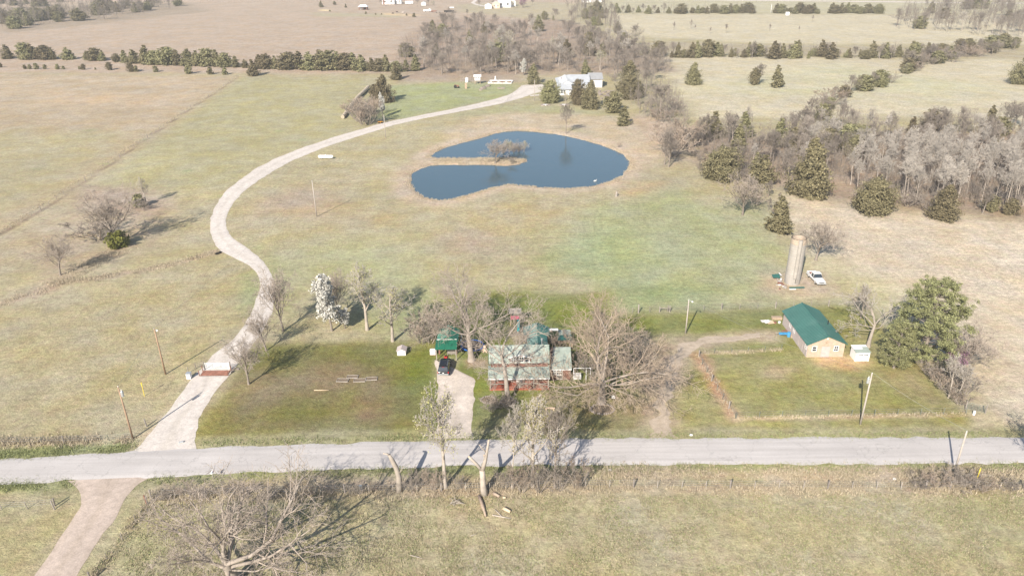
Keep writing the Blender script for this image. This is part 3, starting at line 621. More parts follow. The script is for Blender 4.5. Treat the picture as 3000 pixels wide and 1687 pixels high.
g = G(Q(1400, 930, 5.797, 1572, 475)); tag(MB().lathe([(0.02, -.5), (.42, -.5), (.46, -.3), (.46, .3), (.42, .5), (.02, .5)], 14, (0, 0, 0), 'y').build('log_round', M['cutwood'], None, (g.x, g.y, .44)), 'big sawn log round on edge beside the coop', 'log')
# white kennel frame and heat pump by the addition
g = G(Q(1400, 930, 5.797, 1765, 1058)); kf = thing('kennel_frame', 'white open tube frame with a white box right of the addition', 'frame', (g.x, g.y, 0))
for a, b_ in (((-1.4, 0, 0), (-1.4, 0, 2.3)), ((1.4, 0, 0), (1.4, 0, 2.3)), ((-1.4, 0, 2.3), (1.4, 0, 2.3)), ((0.7, 0, 0), (.7, 0, 2.3))): MB().tube([a, b_], 0.06, 6).build('bar', M['white'], kf)
MB().box(-1.35, -.1, .15, .95, 0, .85).build('box', M['offwhite'], kf)
g = G(Q(1400, 930, 5.797, 1480, 1050)); hp = thing('heat_pump', 'white outdoor heat pump against the brick addition', 'heat pump', (g.x, g.y, 0))
MB().box(-.48, .48, 0, .38, .1, .9).build('casing', M['white'], hp, bevel=.02); MB().lathe([(.3, -.015), (.3, 0), (.02, 0)], 14, (-.1, -.002, .5), 'y').build('fan_grille', M['galv'], hp)
for x in (-.4, .4): MB().box(x - .05, x + .05, .02, .34, 0, .1).build('foot', M['black'], hp)
# ---- carport
cp = thing('carport', 'open carport with dark green metal roof left of the house', 'carport', (0, 0, 0))
for x in (-13.4, -9.95): MB().box(x - .07, x + .07, 111.1, 111.24, 0, 2.4).build('front_post', M['greywood'], cp)
for x in (-13.1, -10.1):
    for y in (113.4, 117.0): MB().box(x - .13, x + .13, y - .13, y + .13, 0, 2.7).build('post', M['brick'], cp)
roof_plane('front_roof', [(-13.55, 110.95, 2.40), (-9.8, 110.95, 2.40), (-9.8, 113.3, 2.98), (-13.55, 113.3, 2.98)], M['green'], cp)
MB().box(-13.45, -9.9, 113.28, 113.36, 3.0, 3.1).build('beam', M['offwhite'], cp)
roof_plane('roof', [(-13.5, 117.4, 2.72), (-13.5, 113.2, 2.72), (-11.5, 113.2, 3.72), (-11.5, 117.4, 3.72)], roof_mat('green roof with painted sunlight', (0.05, 0.21, 0.15), 0.22, (0.22, 0.32, 0.27)), cp); roof_plane('roof', [(-9.65, 113.2, 2.72), (-9.65, 117.4, 2.72), (-11.5, 117.4, 3.72), (-11.5, 113.2, 3.72)], M['green'], cp)  # paler green on the left slope paints the sunlight falling on it
MB().box(-13.0, -10.2, 117.0, 117.1, 0, 2.6).build('back_wall', M['greywood'], cp); MB().prism([(-13.2, 2.7), (-9.9, 2.7), (-11.5, 3.6)], 'y', 113.5, 113.58).build('gable_board', M['green'], cp)
def crateish(name, label, cat, x, y, w, d, hh, mat, z=0):
    o = MB().box(-w/2, w/2, -d/2, d/2, 0, hh).build(name, M[mat], None, (x, y, z), bevel=0.03); return tag(o, label, cat)
wr = thing('pallet_rack', 'grey slatted pallet standing under the carport', 'pallet', (-10.95, 113.0, 0))
for i in range(5): MB().box(-.75, .75, -.03, .03, .25 + i * .2, .38 + i * .2).build('slat', M['greywood'], wr)
for x in (-.7, 0, .7): MB().box(x - .04, x + .04, .032, .12, 0, 1.2).build('stringer', M['greywood'], wr)
mw = thing('push_mower', 'red push mower parked under the carport', 'mower', (-11.9, 112.1, 0))
MB().box(-.28, .28, -.35, .35, .12, .3).build('deck', M['red'], mw, bevel=.05); MB().lathe([(.14, .3), (.14, .45), (.06, .5)], 10).build('engine', M['black'], mw)
for x in (-.3, .3):
    for y in (-.3, .3): MB().lathe([(.02, -.03), (.1, -.03), (.1, .03), (.02, .03)], 10, (x, y, .1), 'x').build('wheel', M['black'], mw)
for x in (-.22, .22): MB().tube([(x, .3, .25), (x, .95, .95)], .018, 5).build('handle', M['black'], mw)
ib = thing('chest_freezer', 'white chest freezer standing left of the carport', 'freezer', G(Q(1250, 930, 7.244, 135, 790)))
MB().box(-.5, .5, -.3, .4, .12, .95).build('body', M['offwhite'], ib, bevel=.03); MB().box(-.52, .52, -.32, .42, .955, 1.05).build('lid', M['white'], ib, bevel=.02); MB().box(-.5, .5, -.28, .38, 0, .118).build('base', M['brick'], ib)
# ---- trampoline
tp = thing('trampoline', 'round black trampoline with blue pad and net poles', 'trampoline', (-7.3, 115.2, 0))
def ring(mb, r, rr, z, n=28, m_=6):
    vs = []; fs = []
    for i in range(n):
        a = 6.2832 * i / n
        for j in range(m_):
            b_ = 6.2832 * j / m_; q = r + rr[0] * math.cos(b_); vs.append((q * math.cos(a), q * math.sin(a), z + rr[1] * math.sin(b_)))
    for i in range(n):
        for j in range(m_): fs.append((i * m_ + j, ((i + 1) % n) * m_ + j, ((i + 1) % n) * m_ + (j + 1) % m_, i * m_ + (j + 1) % m_))
    return mb.add(vs, fs)
MB().lathe([(.02, .68), (1.78, .68), (1.78, .69), (.02, .69)], 28).build('jump_mat', M['black'], tp); ring(MB(), 1.98, (.19, .05), .72).build('safety_pad', M['blue'], tp)
for k in range(8):
    a = 6.2832 * k / 8 + .39; x, y = 2.05 * math.cos(a), 2.05 * math.sin(a); MB().tube([(x, y, 0), (x, y, .66)], .04, 6).build('leg', M['galv'], tp)
    MB().tube([(x * 1.04, y * 1.04, .75), (x * 1.04, y * 1.04, 2.5)], .05, 6).build('net_pole', M['lblue' if k in (3, 4) else 'black'], tp)
ring(MB(), 2.13, (.025, .025), 2.5).build('net_hoop', M['black'], tp)
nb = MB()
for k in range(48):
    a = 6.2832 * k / 48; nb.tube([(2.12 * math.cos(a), 2.12 * math.sin(a), .75), (2.12 * math.cos(a), 2.12 * math.sin(a), 2.5)], .006, 3, False)
for z in np.linspace(.95, 2.4, 11): ring(nb, 2.12, (.006, .006), z, 28, 3)
stuff(nb.build('safety_net', M['black'], tp))
g = G(Q(1250, 930, 7.244, 1235, 715)); ty = thing('plush_bear', 'big cream plush toy sitting beside the trampoline', 'toy', (g.x, g.y, 0))
MB().lathe([(.02, 0), (.3, .05), (.36, .3), (.26, .6), (.05, .68)], 12).build('body', M['cream'], ty, smooth=True); MB().lathe([(.02, .6), (.22, .68), (.26, .85), (.18, 1.05), (.02, 1.1)], 12).build('head', M['cream'], ty, smooth=True)
for s in (-1, 1): MB().lathe([(.02, 0), (.08, .03), (.08, .1), (.02, .13)], 8, (s * .19, 0, 1.0)).build('ear', M['cream'], ty); MB().tube([(s * .18, -.1, .12), (s * .3, -.55, .12)], [.13, .11], 8).build('leg', M['cream'], ty); MB().tube([(s * .26, 0, .52), (s * .48, -.2, .3)], [.1, .08], 8).build('arm', M['cream'], ty)
g = G(Q(1250, 930, 7.244, 1285, 705)); tag(MB().lathe([(.02, 0), (.2, .02), (.26, .3), (.2, .34), (.02, .3)], 12).build('toy_bucket', plain('green toy plastic', (0.12, 0.5, 0.12), .5), None, (g.x, g.y, 0)), 'bright green toy tub beside the cream plush toy', 'tub')
# ---- well house, raised beds, stone rings
g = G(Q(1000, 562, 2.576, 455, 1235)); wh = thing('well_house', 'small pale well house on the lawn left of the carport', 'well house', (g.x, g.y, 0))
gable_wall(MB(), -.75, .75, 0, 1.5, 0, .95, 1.3).build('wall', M['offwhite'], wh); roof_plane('roof', [(-.9, 1.6, .92), (-.9, -.1, .92), (0, -.1, 1.36), (0, 1.6, 1.36)], M['pinkwall'], wh, .05, 0); roof_plane('roof', [(.9, -.1, .92), (.9, 1.6, .92), (0, 1.6, 1.36), (0, -.1, 1.36)], M['pinkwall'], wh, .05, 0)
MB().box(-.6, .15, -.04, -.004, .05, .85).build('door', M['white'], wh)
for k, (x, y, w_, d_, lab) in enumerate(((862, 957, 2.0, 1.0, 'leftmost of the wooden raised bed frames on the lawn'), (887, 948, 1.9, .9, 'rear wooden raised bed frame on the lawn'), (905, 957, 2.0, 1.0, 'middle wooden raised bed frame on the lawn'), (935, 953, 1.9, 1.0, 'rightmost of the wooden raised bed frames on the lawn'))):
    g = GD(x, y); rb = thing('raised_bed', lab, 'raised bed', (g.x, g.y, 0), 0.05 * (k - 1.5), 'raised beds on the lawn')
    for a, b_, c_, e in ((-w_/2, w_/2, -d_/2, -d_/2 + .06), (-w_/2, w_/2, d_/2 - .06, d_/2), (-w_/2, -w_/2 + .06, -d_/2 + .062, d_/2 - .062), (w_/2 - .06, w_/2, -d_/2 + .062, d_/2 - .062)): MB().box(a, b_, c_, e, 0, .15).build('board', M['greywood'], rb)
    MB().box(-w_/2 + .062, w_/2 - .062, -d_/2 + .062, d_/2 - .062, 0, .08).build('soil', M['bedsoil'], rb)
def stone_ring(label, g, r, ry, n, brick='stone'):
    t = thing('stone_ring', label, 'stone ring', (g.x, g.y, 0)); R_ = random.Random(int(g.x * 10))
    base = []
    for k in range(3): base.append(MB().prism([(0.16 * math.cos(a) * R_.uniform(.8, 1.2), 0.13 * math.sin(a) * R_.uniform(.8, 1.2)) for a in np.linspace(0, 5.3, 6)], 'z', 0, R_.uniform(.16, .26)).mesh('stone', M[brick]))
    for k in range(n):
        a = 6.2832 * k / n; o = obj('stone', base[k % 3], t, (r * math.cos(a) * R_.uniform(.92, 1.08), ry * math.sin(a) * R_.uniform(.92, 1.08), 0)); o.rotation_euler = (0, 0, R_.random() * 6)
    MB().lathe([(.01, .0), (1.0, .0), (.8, .10), (.01, .14)], 14).build('soil', M['bedsoil'], t).scale = (r * .9, ry * .9, 1)
stone_ring('round stone flower bed on the lawn left of the tall oak', G(Q(1000, 1125, 2.576, 1110, 120)), 1.15, 1.0, 22)
stone_ring('stone ring round the foot of the tall oak', GD(1278, 1012), 1.15, 1.0, 22)
stone_ring('stone ring bed at the foot of the brown spreading tree', G(Q(1480, 1150, 6.44, 1830, 320)), 1.8, 1.4, 30)
g = G(Q(1480, 1150, 6.44, 2040, 150)); sw = thing('tree_swing', 'white swing seat hanging under the brown spreading tree', 'swing', (g.x, g.y, 0))
MB().box(-.3, .3, -.15, .15, .5, .56).build('seat', M['white'], sw); MB().box(-.3, .3, .12, .16, .561, .9).build('backrest', M['white'], sw)
for x in (-.26, .26): MB().tube([(x, 0, .56), (x * .7, 0.1, 4.6)], .012, 4).build('rope', M['wire'], sw)
g = G(Q(1480, 1150, 6.44, 845, 330)); bn = thing('lawn_bench', 'pale low bench on the bare lawn before the porch', 'bench', (g.x, g.y, 0))
MB().box(-.8, .8, -.18, .18, .38, .45).build('seat', M['cream'], bn)
for x in (-.65, .55): MB().box(x, x + .1, -.15, .15, 0, .378).build('leg', M['cream'], bn)
# play tower in the back
g = GD(1312, 822); pt = thing('play_tower', 'wooden play tower with pink front and teal slide behind the house', 'playground', (g.x - 1.2, g.y + 1.0, 0))
for x in (-.9, .9):
    for y in (-.8, .8): MB().box(x - .06, x + .06, y - .06, y + .06, 0, 3.0).build('post', M['wood'], pt)
MB().box(-1.0, 1.0, -.9, .9, 1.5, 1.58).build('platform', M['wood'], pt); roof_plane('roof', [(-1.2, -1.1, 2.85), (1.2, -1.1, 2.85), (1.2, 0, 3.5), (-1.2, 0, 3.5)], M['greywood'], pt, .05, 0); roof_plane('roof', [(1.2, 1.1, 2.85), (-1.2, 1.1, 2.85), (-1.2, 0, 3.5), (1.2, 0, 3.5)], M['greywood'], pt, .05, 0)
MB().box(-.8, .8, -.93, -.905, 1.6, 2.3).build('front_panel', plain('pink canvas', (0.62, 0.12, 0.2), .7), pt); MB().slab([(.35, -3.2, .1), (.85, -3.2, .1), (.85, -.95, 1.55), (.35, -.95, 1.55)], .06).build('slide', M['teal'], pt)
for x in (-.7, -.3): MB().tube([(x, -1.5, 0), (x, -.95, 1.5)], .03, 5).build('ladder_rail', M['wood'], pt)
for k in range(4): MB().tube([(-.7, -1.4 + k * .13, .3 + k * .33), (-.3, -1.4 + k * .13, .3 + k * .33)], .025, 5).build('rung', M['wood'], pt)

# ---- barn
bn = thing('barn', 'long cream gable barn with teal metal roof and star on the front', 'barn', (0, 0, 0))
gable_wall(MB(), 51.45, 57.85, 110.7, 123.0, 0, 2.62, 4.0, 54.62).build('wall', M['tanwall'], bn)
sd = MB().box(51.40, 51.447, 110.75, 122.95, 0, 2.6).build('side_cladding', M['pinkwall'], bn)
for k in range(12): MB().box(51.37, 51.398, 110.8 + k * 1.01, 111.76 + k * 1.01, .02, 2.58).build('panel', M['pinkwall'], sd)
roof_plane('roof', [(51.05, 123.35, 2.62), (51.05, 110.35, 2.62), (54.62, 110.35, 4.28), (54.62, 123.35, 4.28)], M['teal_roof'], bn, .08, .4); roof_plane('roof', [(58.2, 110.35, 2.62), (58.2, 123.35, 2.62), (54.62, 123.35, 4.28), (54.62, 110.35, 4.28)], M['teal_roof'], bn, .08, .4)
MB().tube([(54.62, 110.33, 4.30), (54.62, 123.37, 4.30)], .10, 6).build('ridge_cap', M['teal_roof'], bn)
d = MB().box(53.85, 55.35, 110.64, 110.697, .02, 2.1).build('door', M['pinkwall'], bn); MB().box(53.9, 54.0, 110.60, 110.639, .9, 1.1).build('handle', M['galv'], d)
window(bn, 52.6, 110.7, 1.15, .85, 1.05, 1, 2); window(bn, 56.4, 110.7, 1.15, .85, 1.05, 2, 2)
st = [];
for k in range(10): a = math.pi / 2 + k * math.pi / 5; r = .42 if k % 2 == 0 else .17; st.append((54.62 + r * math.cos(a), 2.95 + r * math.sin(a)))
MB().prism(st, 'y', 110.64, 110.696).build('star', M['wood'], bn); MB().box(54.5, 54.74, 110.65, 110.697, 3.5, 3.78).build('vent', M['offwhite'], bn)
for y in (119.2, 117.2, 111.4): window(bn, y, 51.40, 1.3, .8, .9, 1, 2, 'x-')
for y, w_ in ((113.2, 1.0), (115.2, 1.4)): MB().box(51.34, 51.396, y - w_/2, y + w_/2, .02, 2.2).build('side_door', M['pinkwall'], bn)
MB().tube([(57.2, 117.0, 3.0), (57.2, 117.0, 3.9)], .08, 8).build('flue', M['black'], bn)
MB().box(57.9, 58.0, 110.9, 111.1, 2.1, 2.4).build('lamp', M['black'], bn)
# white shed beside it
ws_ = thing('white_shed', 'little white shed with a faded green roof patch by the barn', 'shed', (59.25, 109.05, 0))
MB().prism([(0, 0), (2.1, 0), (2.1, 1.95), (0, 1.75)], 'x', 0, 2.4).build('wall', M['white'], ws_)
MB().slab([(-.1, 1.0, 1.90), (2.5, 1.0, 1.90), (2.5, 2.25, 2.02), (-.1, 2.25, 2.02)], .06).build('roof', M['white'], ws_); MB().slab([(-.1, -.12, 1.80), (2.5, -.12, 1.80), (2.5, .99, 1.90), (-.1, .99, 1.90)], .06).build('roof_patch', M['sage'], ws_); MB().slab([(1.5, .985, 1.93), (2.52, .985, 1.93), (2.52, 1.6, 1.985), (1.5, 1.6, 1.985)], .02).build('roof_patch', M['sage'], ws_)
window(ws_, .85, 0, 1.05, .75, .4, 3, 1, fw=.05); window(ws_, 1.72, 0, 1.05, .75, .4, 3, 1, fw=.05)
MB().box(2.42, 2.62, .5, 1.1, .35, 1.3).build('side_box', M['offwhite'], ws_); MB().box(.2, 2.2, -.04, -.004, .02, .12).build('sill_board', M['greywood'], ws_)
# things along the barn
def px4(x, y): return G(Q(2220, 860, 6.44, x, y))
g = px4(580, 810); tag(MB().lathe([(.02, 0), (.30, 0), (.33, .3), (.33, .6), (.30, .9), (.02, .9)], 14).build('barrel', M['lblue'], None, (g.x, g.y, 0)), 'blue plastic barrel beside the barn wall', 'barrel')
g = px4(475, 800); tb = thing('blue_table', 'low blue tub on legs left of the blue barrel', 'tub', (g.x, g.y, 0)); MB().box(-.8, .8, -.3, .3, .45, .65).build('basin', M['lblue'], tb)
for x in (-.7, .65):
    for y in (-.25, .2): MB().box(x, x + .06, y, y + .06, 0, .448).build('leg', M['greywood'], tb)
g = px4(350, 815); tag(MB().box(-.05, .05, -.05, .05, 0, .9).box(-.3, .3, -.06, -.052, .8, .95).build('hitching_post', M['greywood'], None, (g.x, g.y, 0)), 'dark wooden post left of the blue tub by the barn', 'post')
g = px4(655, 820); tag(MB().prism([(-.4, -.3), (.35, -.35), (.45, .2), (.0, .4), (-.42, .2)], 'z', 0, .45).build('brush_pile', M['wood'], None, (g.x, g.y, 0)), 'small heap of brown lumber right of the blue barrel', 'lumber')
g = px4(530, 720); tag(MB().tube([(-.8, 0, .1), (.8, .3, .14)], .1, 6).tube([(-.6, .3, .1), (.7, -.1, .25)], .08, 6).tube([(-.3, -.3, .1), (.2, .5, .3)], .07, 6).build('scrap_heap', M['rust'], None, (g.x, g.y, 0)), 'rusty scrap heap against the barn wall', 'scrap')
g = px4(200, 545); sp = thing('panel_stack', 'pile of pale weathered panels behind the barn corner', 'panel pile', (g.x, g.y, 0))
for k, (x, y, z, rz, mt) in enumerate(((-.5, .5, .0, .1, 'offwhite'), (.15, .2, .09, -.2, 'white'), (.3, -.3, .17, .3, 'cutwood'), (-.3, -.1, .24, .5, 'offwhite'))):
    o = MB().box(-.75, .75, -.45, .45, 0, .07).build('panel', M[mt], sp, (x, y, z)); o.rotation_euler = (0.04 * k, 0.05, rz)
g = px4(355, 480); tag(MB().box(-.95, .95, -.4, .4, 0, .5).build('feed_trough', M['wood'], None, (g.x, g.y, 0), bevel=.03), 'low plank bin between the panel pile and the barn', 'bin')
for k, (x, y) in enumerate(((325, 560), (405, 555))):
    g = px4(x, y); tag(MB().lathe([(.02, 0), (.24, 0), (.28, .3), (.24, .34), (.02, .3)], 12).build('bucket', M['rust' if k == 0 else 'offwhite'], None, (g.x, g.y, 0)), ('rusty bucket' if k == 0 else 'pale bucket') + ' behind the barn near the plank bin', 'bucket')
# ---- silo with rubble
so = thing('silo', 'roofless round concrete stave silo standing in the pasture', 'silo', (59.6, 141.2, 0)); SH = 10.3
n = 40; vs = []; fs = []
for i, z in enumerate(np.linspace(0, SH, 21)):
    for k in range(n): a = 6.2832 * k / n; vs.append((1.56 * math.cos(a), 1.56 * math.sin(a), z)); 
for i, z in enumerate(np.linspace(SH, 0.3, 2)):
    for k in range(n): a = 6.2832 * k / n; vs.append((1.42 * math.cos(a), 1.42 * math.sin(a), z))
for i in range(22):
    for k in range(n):
        zc = (i + .5) * SH / 20; ak = 360 * k / n
        if i in (1, 2) and 266 <= ak <= 280: continue
        fs.append((i * n + k, i * n + (k + 1) % n, (i + 1) * n + (k + 1) % n, (i + 1) * n + k))
MB().add(vs, fs).build('wall', M['concrete'], so)
for k in range(19): ring(MB(), 1.565, (.018, .018), .45 + k * .53, 36, 4).build('hoop', M['galv'], so)
ct = MB()
for z0 in np.arange(1.75, SH - .02, .86): ct.prism([(-.62 + .42 * math.cos(a) , -1.50 + .42 * math.sin(a)) for a in np.linspace(math.pi * 1.0, math.pi * 2.0, 9)], 'z', z0, min(z0 + .84, SH - .01))
ct.build('unloading_chute', M['concrete'], so).location = (.45, 0, 0)
MB().lathe([(1.575, SH - 1.25), (1.578, SH), (1.40, SH), (1.40, SH - 1.25)], 36).build('top_band', plain('bare tan concrete', (0.43, 0.345, 0.265), .9), so)
MB().box(-.35, .15, -1.47, -1.40, .5, 1.35).build('opening_shade', M['dark'], so)  # near-black plate in the wall gap paints the shade inside the silo
def pxs(x, y): return G(Q(2220, 660, 7.246, x, y))
g = pxs(380, 1120); o = MB().slab([(-.75, -.6, .35), (.8, -.6, .3), (.8, .6, .75), (-.75, .6, .6)], .03); ribs(o, (-.75, -.6, .35), (.8, -.6, .3), (.8, .6, .75), (-.75, .6, .6), 7); tag(o.build('roof_sheet', M['teal_roof'], None, (g.x, g.y, 0)), 'bent green roofing sheet on the rubble left of the silo', 'metal sheet')
g = pxs(830, 1335); o = MB().slab([(-1.6, -.2, .12), (1.6, -.2, .1), (1.6, .25, .22), (-1.6, .25, .2)], .03); tag(o.build('roof_sheet', M['teal_roof'], None, (g.x, g.y, 0)), 'long green metal strip lying before the silo', 'metal sheet')
g = pxs(740, 1362); tag(MB().slab([(-.7, -.15, .06), (.7, -.15, .06), (.7, .15, .1), (-.7, .15, .1)], .03).build('metal_strip', M['white'], None, (g.x, g.y, 0)), 'short white strip lying at the foot of the silo', 'metal sheet')
g = pxs(470, 1080); tag(MB().box(-.12, .12, -.7, .7, .45, .5).build('white_plank', M['white'], None, (g.x, g.y, 0)), 'white plank lying on the rubble by the silo', 'plank')
rbm = []
RR = random.Random(4)
for k in range(4): rbm.append(MB().prism([(0.3 * math.cos(a) * RR.uniform(.7, 1.2), 0.22 * math.sin(a) * RR.uniform(.7, 1.2)) for a in np.linspace(0, 5.2, 6)], 'z', 0, RR.uniform(.15, .35)))
for k in range(34):
    x = RR.gauss(460, 75); y = 1085 + (x - 330) * 1.05 + RR.gauss(0, 55); g = pxs(min(max(x, 330), 620), min(max(y, 1080), 1360)); mb = rbm[k % 4]
    o = obj('rubble_block', mb.mesh('rubble_block', M[('stone', 'concrete', 'brick', 'offwhite')[k % 4]]) if k < 4 else bpy.data.meshes[rb_names[k % 4]], None, (g.x, g.y, 0))
    if k == 0: rb_names = {}
    rb_names[k % 4] = o.data.name if k < 4 else rb_names[k % 4]
    o.rotation_euler = (RR.uniform(-.3, .3), RR.uniform(-.3, .3), RR.random() * 6); s_ = RR.uniform(.6, 1.3); o.scale = (s_, s_, s_); tag(o, 'broken block in the rubble heap left of the silo', 'rubble', 'rubble by the silo')
# ------------------------------------------------------------------ vehicles (nose towards +Y in their own frame)
def loft(mb, secs):
    """secs: list of rings (same count) of points; skins them and caps the ends"""
    n = len(secs[0]); vs = [p for s in secs for p in s]; fs = []
    for i in range(len(secs) - 1):
        for k in range(n): fs.append((i * n + k, i * n + (k + 1) % n, (i + 1) * n + (k + 1) % n, (i + 1) * n + k))
    fs += [tuple(range(n))[::-1], tuple(range((len(secs) - 1) * n, len(secs) * n))]
    return mb.add(vs, fs)
def sec(y, w, z0, z1, r=0.12):                        # rounded cross-section of a car body
    return [(-w + r, y, z0), (w - r, y, z0), (w, y, z0 + r), (w, y, z1 - r * 1.6), (w - r, y, z1 - r * .3), (w - 3 * r, y, z1), (-w + 3 * r, y, z1), (-w + r, y, z1 - r * .3), (-w, y, z1 - r * 1.6), (-w, y, z0 + r)]
def wheel(parent, x, y, r=0.37, w=0.13, rim='galv'):
    s = 1 if x > 0 else -1; o = MB().lathe([(r * .55, -w), (r * .95, -w), (r, -w * .7), (r, w * .7), (r * .95, w), (r * .55, w)], 18, (x, y, r), 'x').build('wheel', M['black'], parent)
    MB().lathe([(.02, 0), (r * .56, 0), (r * .56, s * .02), (.02, s * .05)][::s], 14, (x + s * (w - .005), y, r), 'x').build('rim', M[rim], o)
car_black = plain('black car paint', (0.018, 0.02, 0.024), 0.22, 0.2, var=0.05, spec=0.6)
tail = plain('tail lamp red', (0.45, 0.02, 0.02), 0.25)
cr = thing('parked_suv', 'black parked sport utility vehicle before the carport', 'car', (-11.77, 108.15, 0.06), -0.02)
bd = MB(); loft(bd, [sec(-2.42, .86, .42, .92), sec(-2.36, .93, .36, 1.0), sec(-1.6, .97, .3, 1.06), sec(0, .98, .3, 1.06), sec(1.0, .97, .3, 1.05), sec(1.6, .96, .32, 1.02), sec(2.2, .92, .34, .92), sec(2.45, .80, .42, .78)]); bd.build('body', car_black, cr, smooth=False)
def ghs(y, wb, wt, z0, z1): return [(-wb, y, z0), (wb, y, z0), (wb - .01, y, z0 + .1), (wt, y, z1 - .08), (wt - .12, y, z1), (-wt + .12, y, z1), (-wt, y, z1 - .08), (-wb + .01, y, z0 + .1)]
loft(MB(), [ghs(-2.30, .90, .86, 1.03, 1.06 + .1), ghs(-1.98, .92, .76, 1.03, 1.70), ghs(-1.6, .93, .75, 1.03, 1.76), ghs(0.1, .93, .75, 1.03, 1.77), ghs(.55, .92, .74, 1.03, 1.70), ghs(1.25, .90, .84, 1.02, 1.12)]).build('cabin', M['glass'], cr)
loft(MB(), [[(-.74, -1.98, 1.69), (.74, -1.98, 1.69), (.66, -1.98, 1.73), (-.66, -1.98, 1.73)], [(-.77, -1.5, 1.735), (.77, -1.5, 1.735), (.66, -1.5, 1.79), (-.66, -1.5, 1.79)], [(-.77, .1, 1.74), (.77, .1, 1.74), (.66, .1, 1.795), (-.66, .1, 1.795)], [(-.74, .6, 1.67), (.74, .6, 1.67), (.64, .6, 1.71), (-.64, .6, 1.71)]]).build('roof', car_black, cr)
for s in (-1, 1):
    MB().tube([(s * .68, -1.7, 1.83), (s * .68, .1, 1.84)], .022, 6).build('roof_rail', M['galv'], cr); MB().box(min(s * .80, s * .94), max(s * .80, s * .94), -2.445, -2.38, .72, 1.02).build('tail_lamp', tail, cr)
    MB().box(min(s * .6, s * .85), max(s * .6, s * .85), 2.3, 2.42, .64, .78).build('headlight', M['white'], cr); MB().box(min(s * .99, s * 1.16), max(s * .99, s * 1.16), .85, 1.02, 1.05, 1.22).build('wing_mirror', car_black, cr)
    MB().slab([(s * .936, -1.0, 1.04), (s * .936, -.9, 1.04), (s * .775, -.95, 1.7), (s * .775, -1.05, 1.7)][::s], .02).build('pillar', car_black, cr)
    for y in (-1.45, 1.5): wheel(cr, s * .87, y)
MB().box(-.9, .9, -2.50, -2.425, .42, .62).build('bumper', M['galv'], cr, bevel=.02); MB().box(-.70, .70, -2.40, -2.372, .63, .96).build('tailgate_reflection', plain('painted tailgate reflection', (0.33, 0.33, 0.34), .25, .6), cr); MB().box(-.15, .15, -2.43, -2.405, .72, .83).build('licence_plate', M['white'], cr); MB().box(-.2, .2, -2.05, -2.0, 1.70, 1.73).build('brake_lamp', tail, cr)  # silver tailgate piece paints light reflected by the black body
pk = thing('pickup_truck', 'old white pickup truck parked right of the silo', 'truck', (65.05, 142.2, tz(65, 142) + 0.02), math.pi + 0.03)
wp = plain('chalky white truck paint', (0.74, 0.73, 0.72), 0.35, 0, var=.06, stain=(0.6, 0.57, 0.53))
loft(MB(), [sec(.55, .96, .45, 1.08), sec(1.2, .97, .42, 1.09), sec(2.3, .95, .42, 1.06), sec(2.75, .92, .45, 1.0), sec(2.85, .88, .5, .95)]).build('hood', wp, pk)
loft(MB(), [ghs(-.62, .93, .74, 1.0, 1.74), ghs(-.5, .94, .76, 1.0, 1.80), ghs(.35, .94, .76, 1.0, 1.80), ghs(.60, .93, .74, 1.0, 1.72), ghs(1.02, .92, .86, 1.0, 1.14)]).build('cab_glass', M['glass'], pk)
MB().prism([(-.84, 1.76), (.84, 1.76), (.70, 1.86), (-.70, 1.86)], 'y', -.64, .52).build('cab_roof', wp, pk); loft(MB(), [sec(-.66, .96, .42, 1.06), sec(.54, .96, .42, 1.06)]).build('cab', wp, pk)
for s in (-1, 1):
    MB().box(min(s * .84, s * .98), max(s * .84, s * .98), -2.75, -.68, .5, 1.06).build('bed_side', wp, pk); MB().box(min(s * .6, s * .86), max(s * .6, s * .86), 2.80, 2.88, .66, .86).build('headlight', M['galv'], pk)
    MB().tube([(s * .9, .58, 1.05), (s * .78, .42, 1.76)], .04, 5).build('pillar', wp, pk); MB().tube([(s * .92, -.6, 1.05), (s * .78, -.55, 1.76)], .05, 5).build('pillar', wp, pk)
    for y in (-1.75, 1.75): wheel(pk, s * .84, y, .38, .12, 'offwhite')
MB().box(-.84, .84, -2.75, -.68, .5, .6).build('bed_floor', M['rust'], pk); MB().box(-.96, .96, -2.82, -2.755, .5, 1.04).build('tailgate', wp, pk); MB().box(-.97, .97, 2.86, 2.96, .44, .58).build('bumper', M['galv'], pk); MB().box(-.55, .55, 2.84, 2.875, .66, .86).build('grille', M['black'], pk)
g = Vector((64.8, 144.0, tz(65, 142) + .62)); tag(MB().box(-.5, .5, -.6, .6, 0, .35).tube([(-.3, .3, .35), (.3, -.3, .55)], .06, 5).build('truck_load', M['rust'], None, g), 'rusty scrap loaded in the white pickup bed', 'scrap')

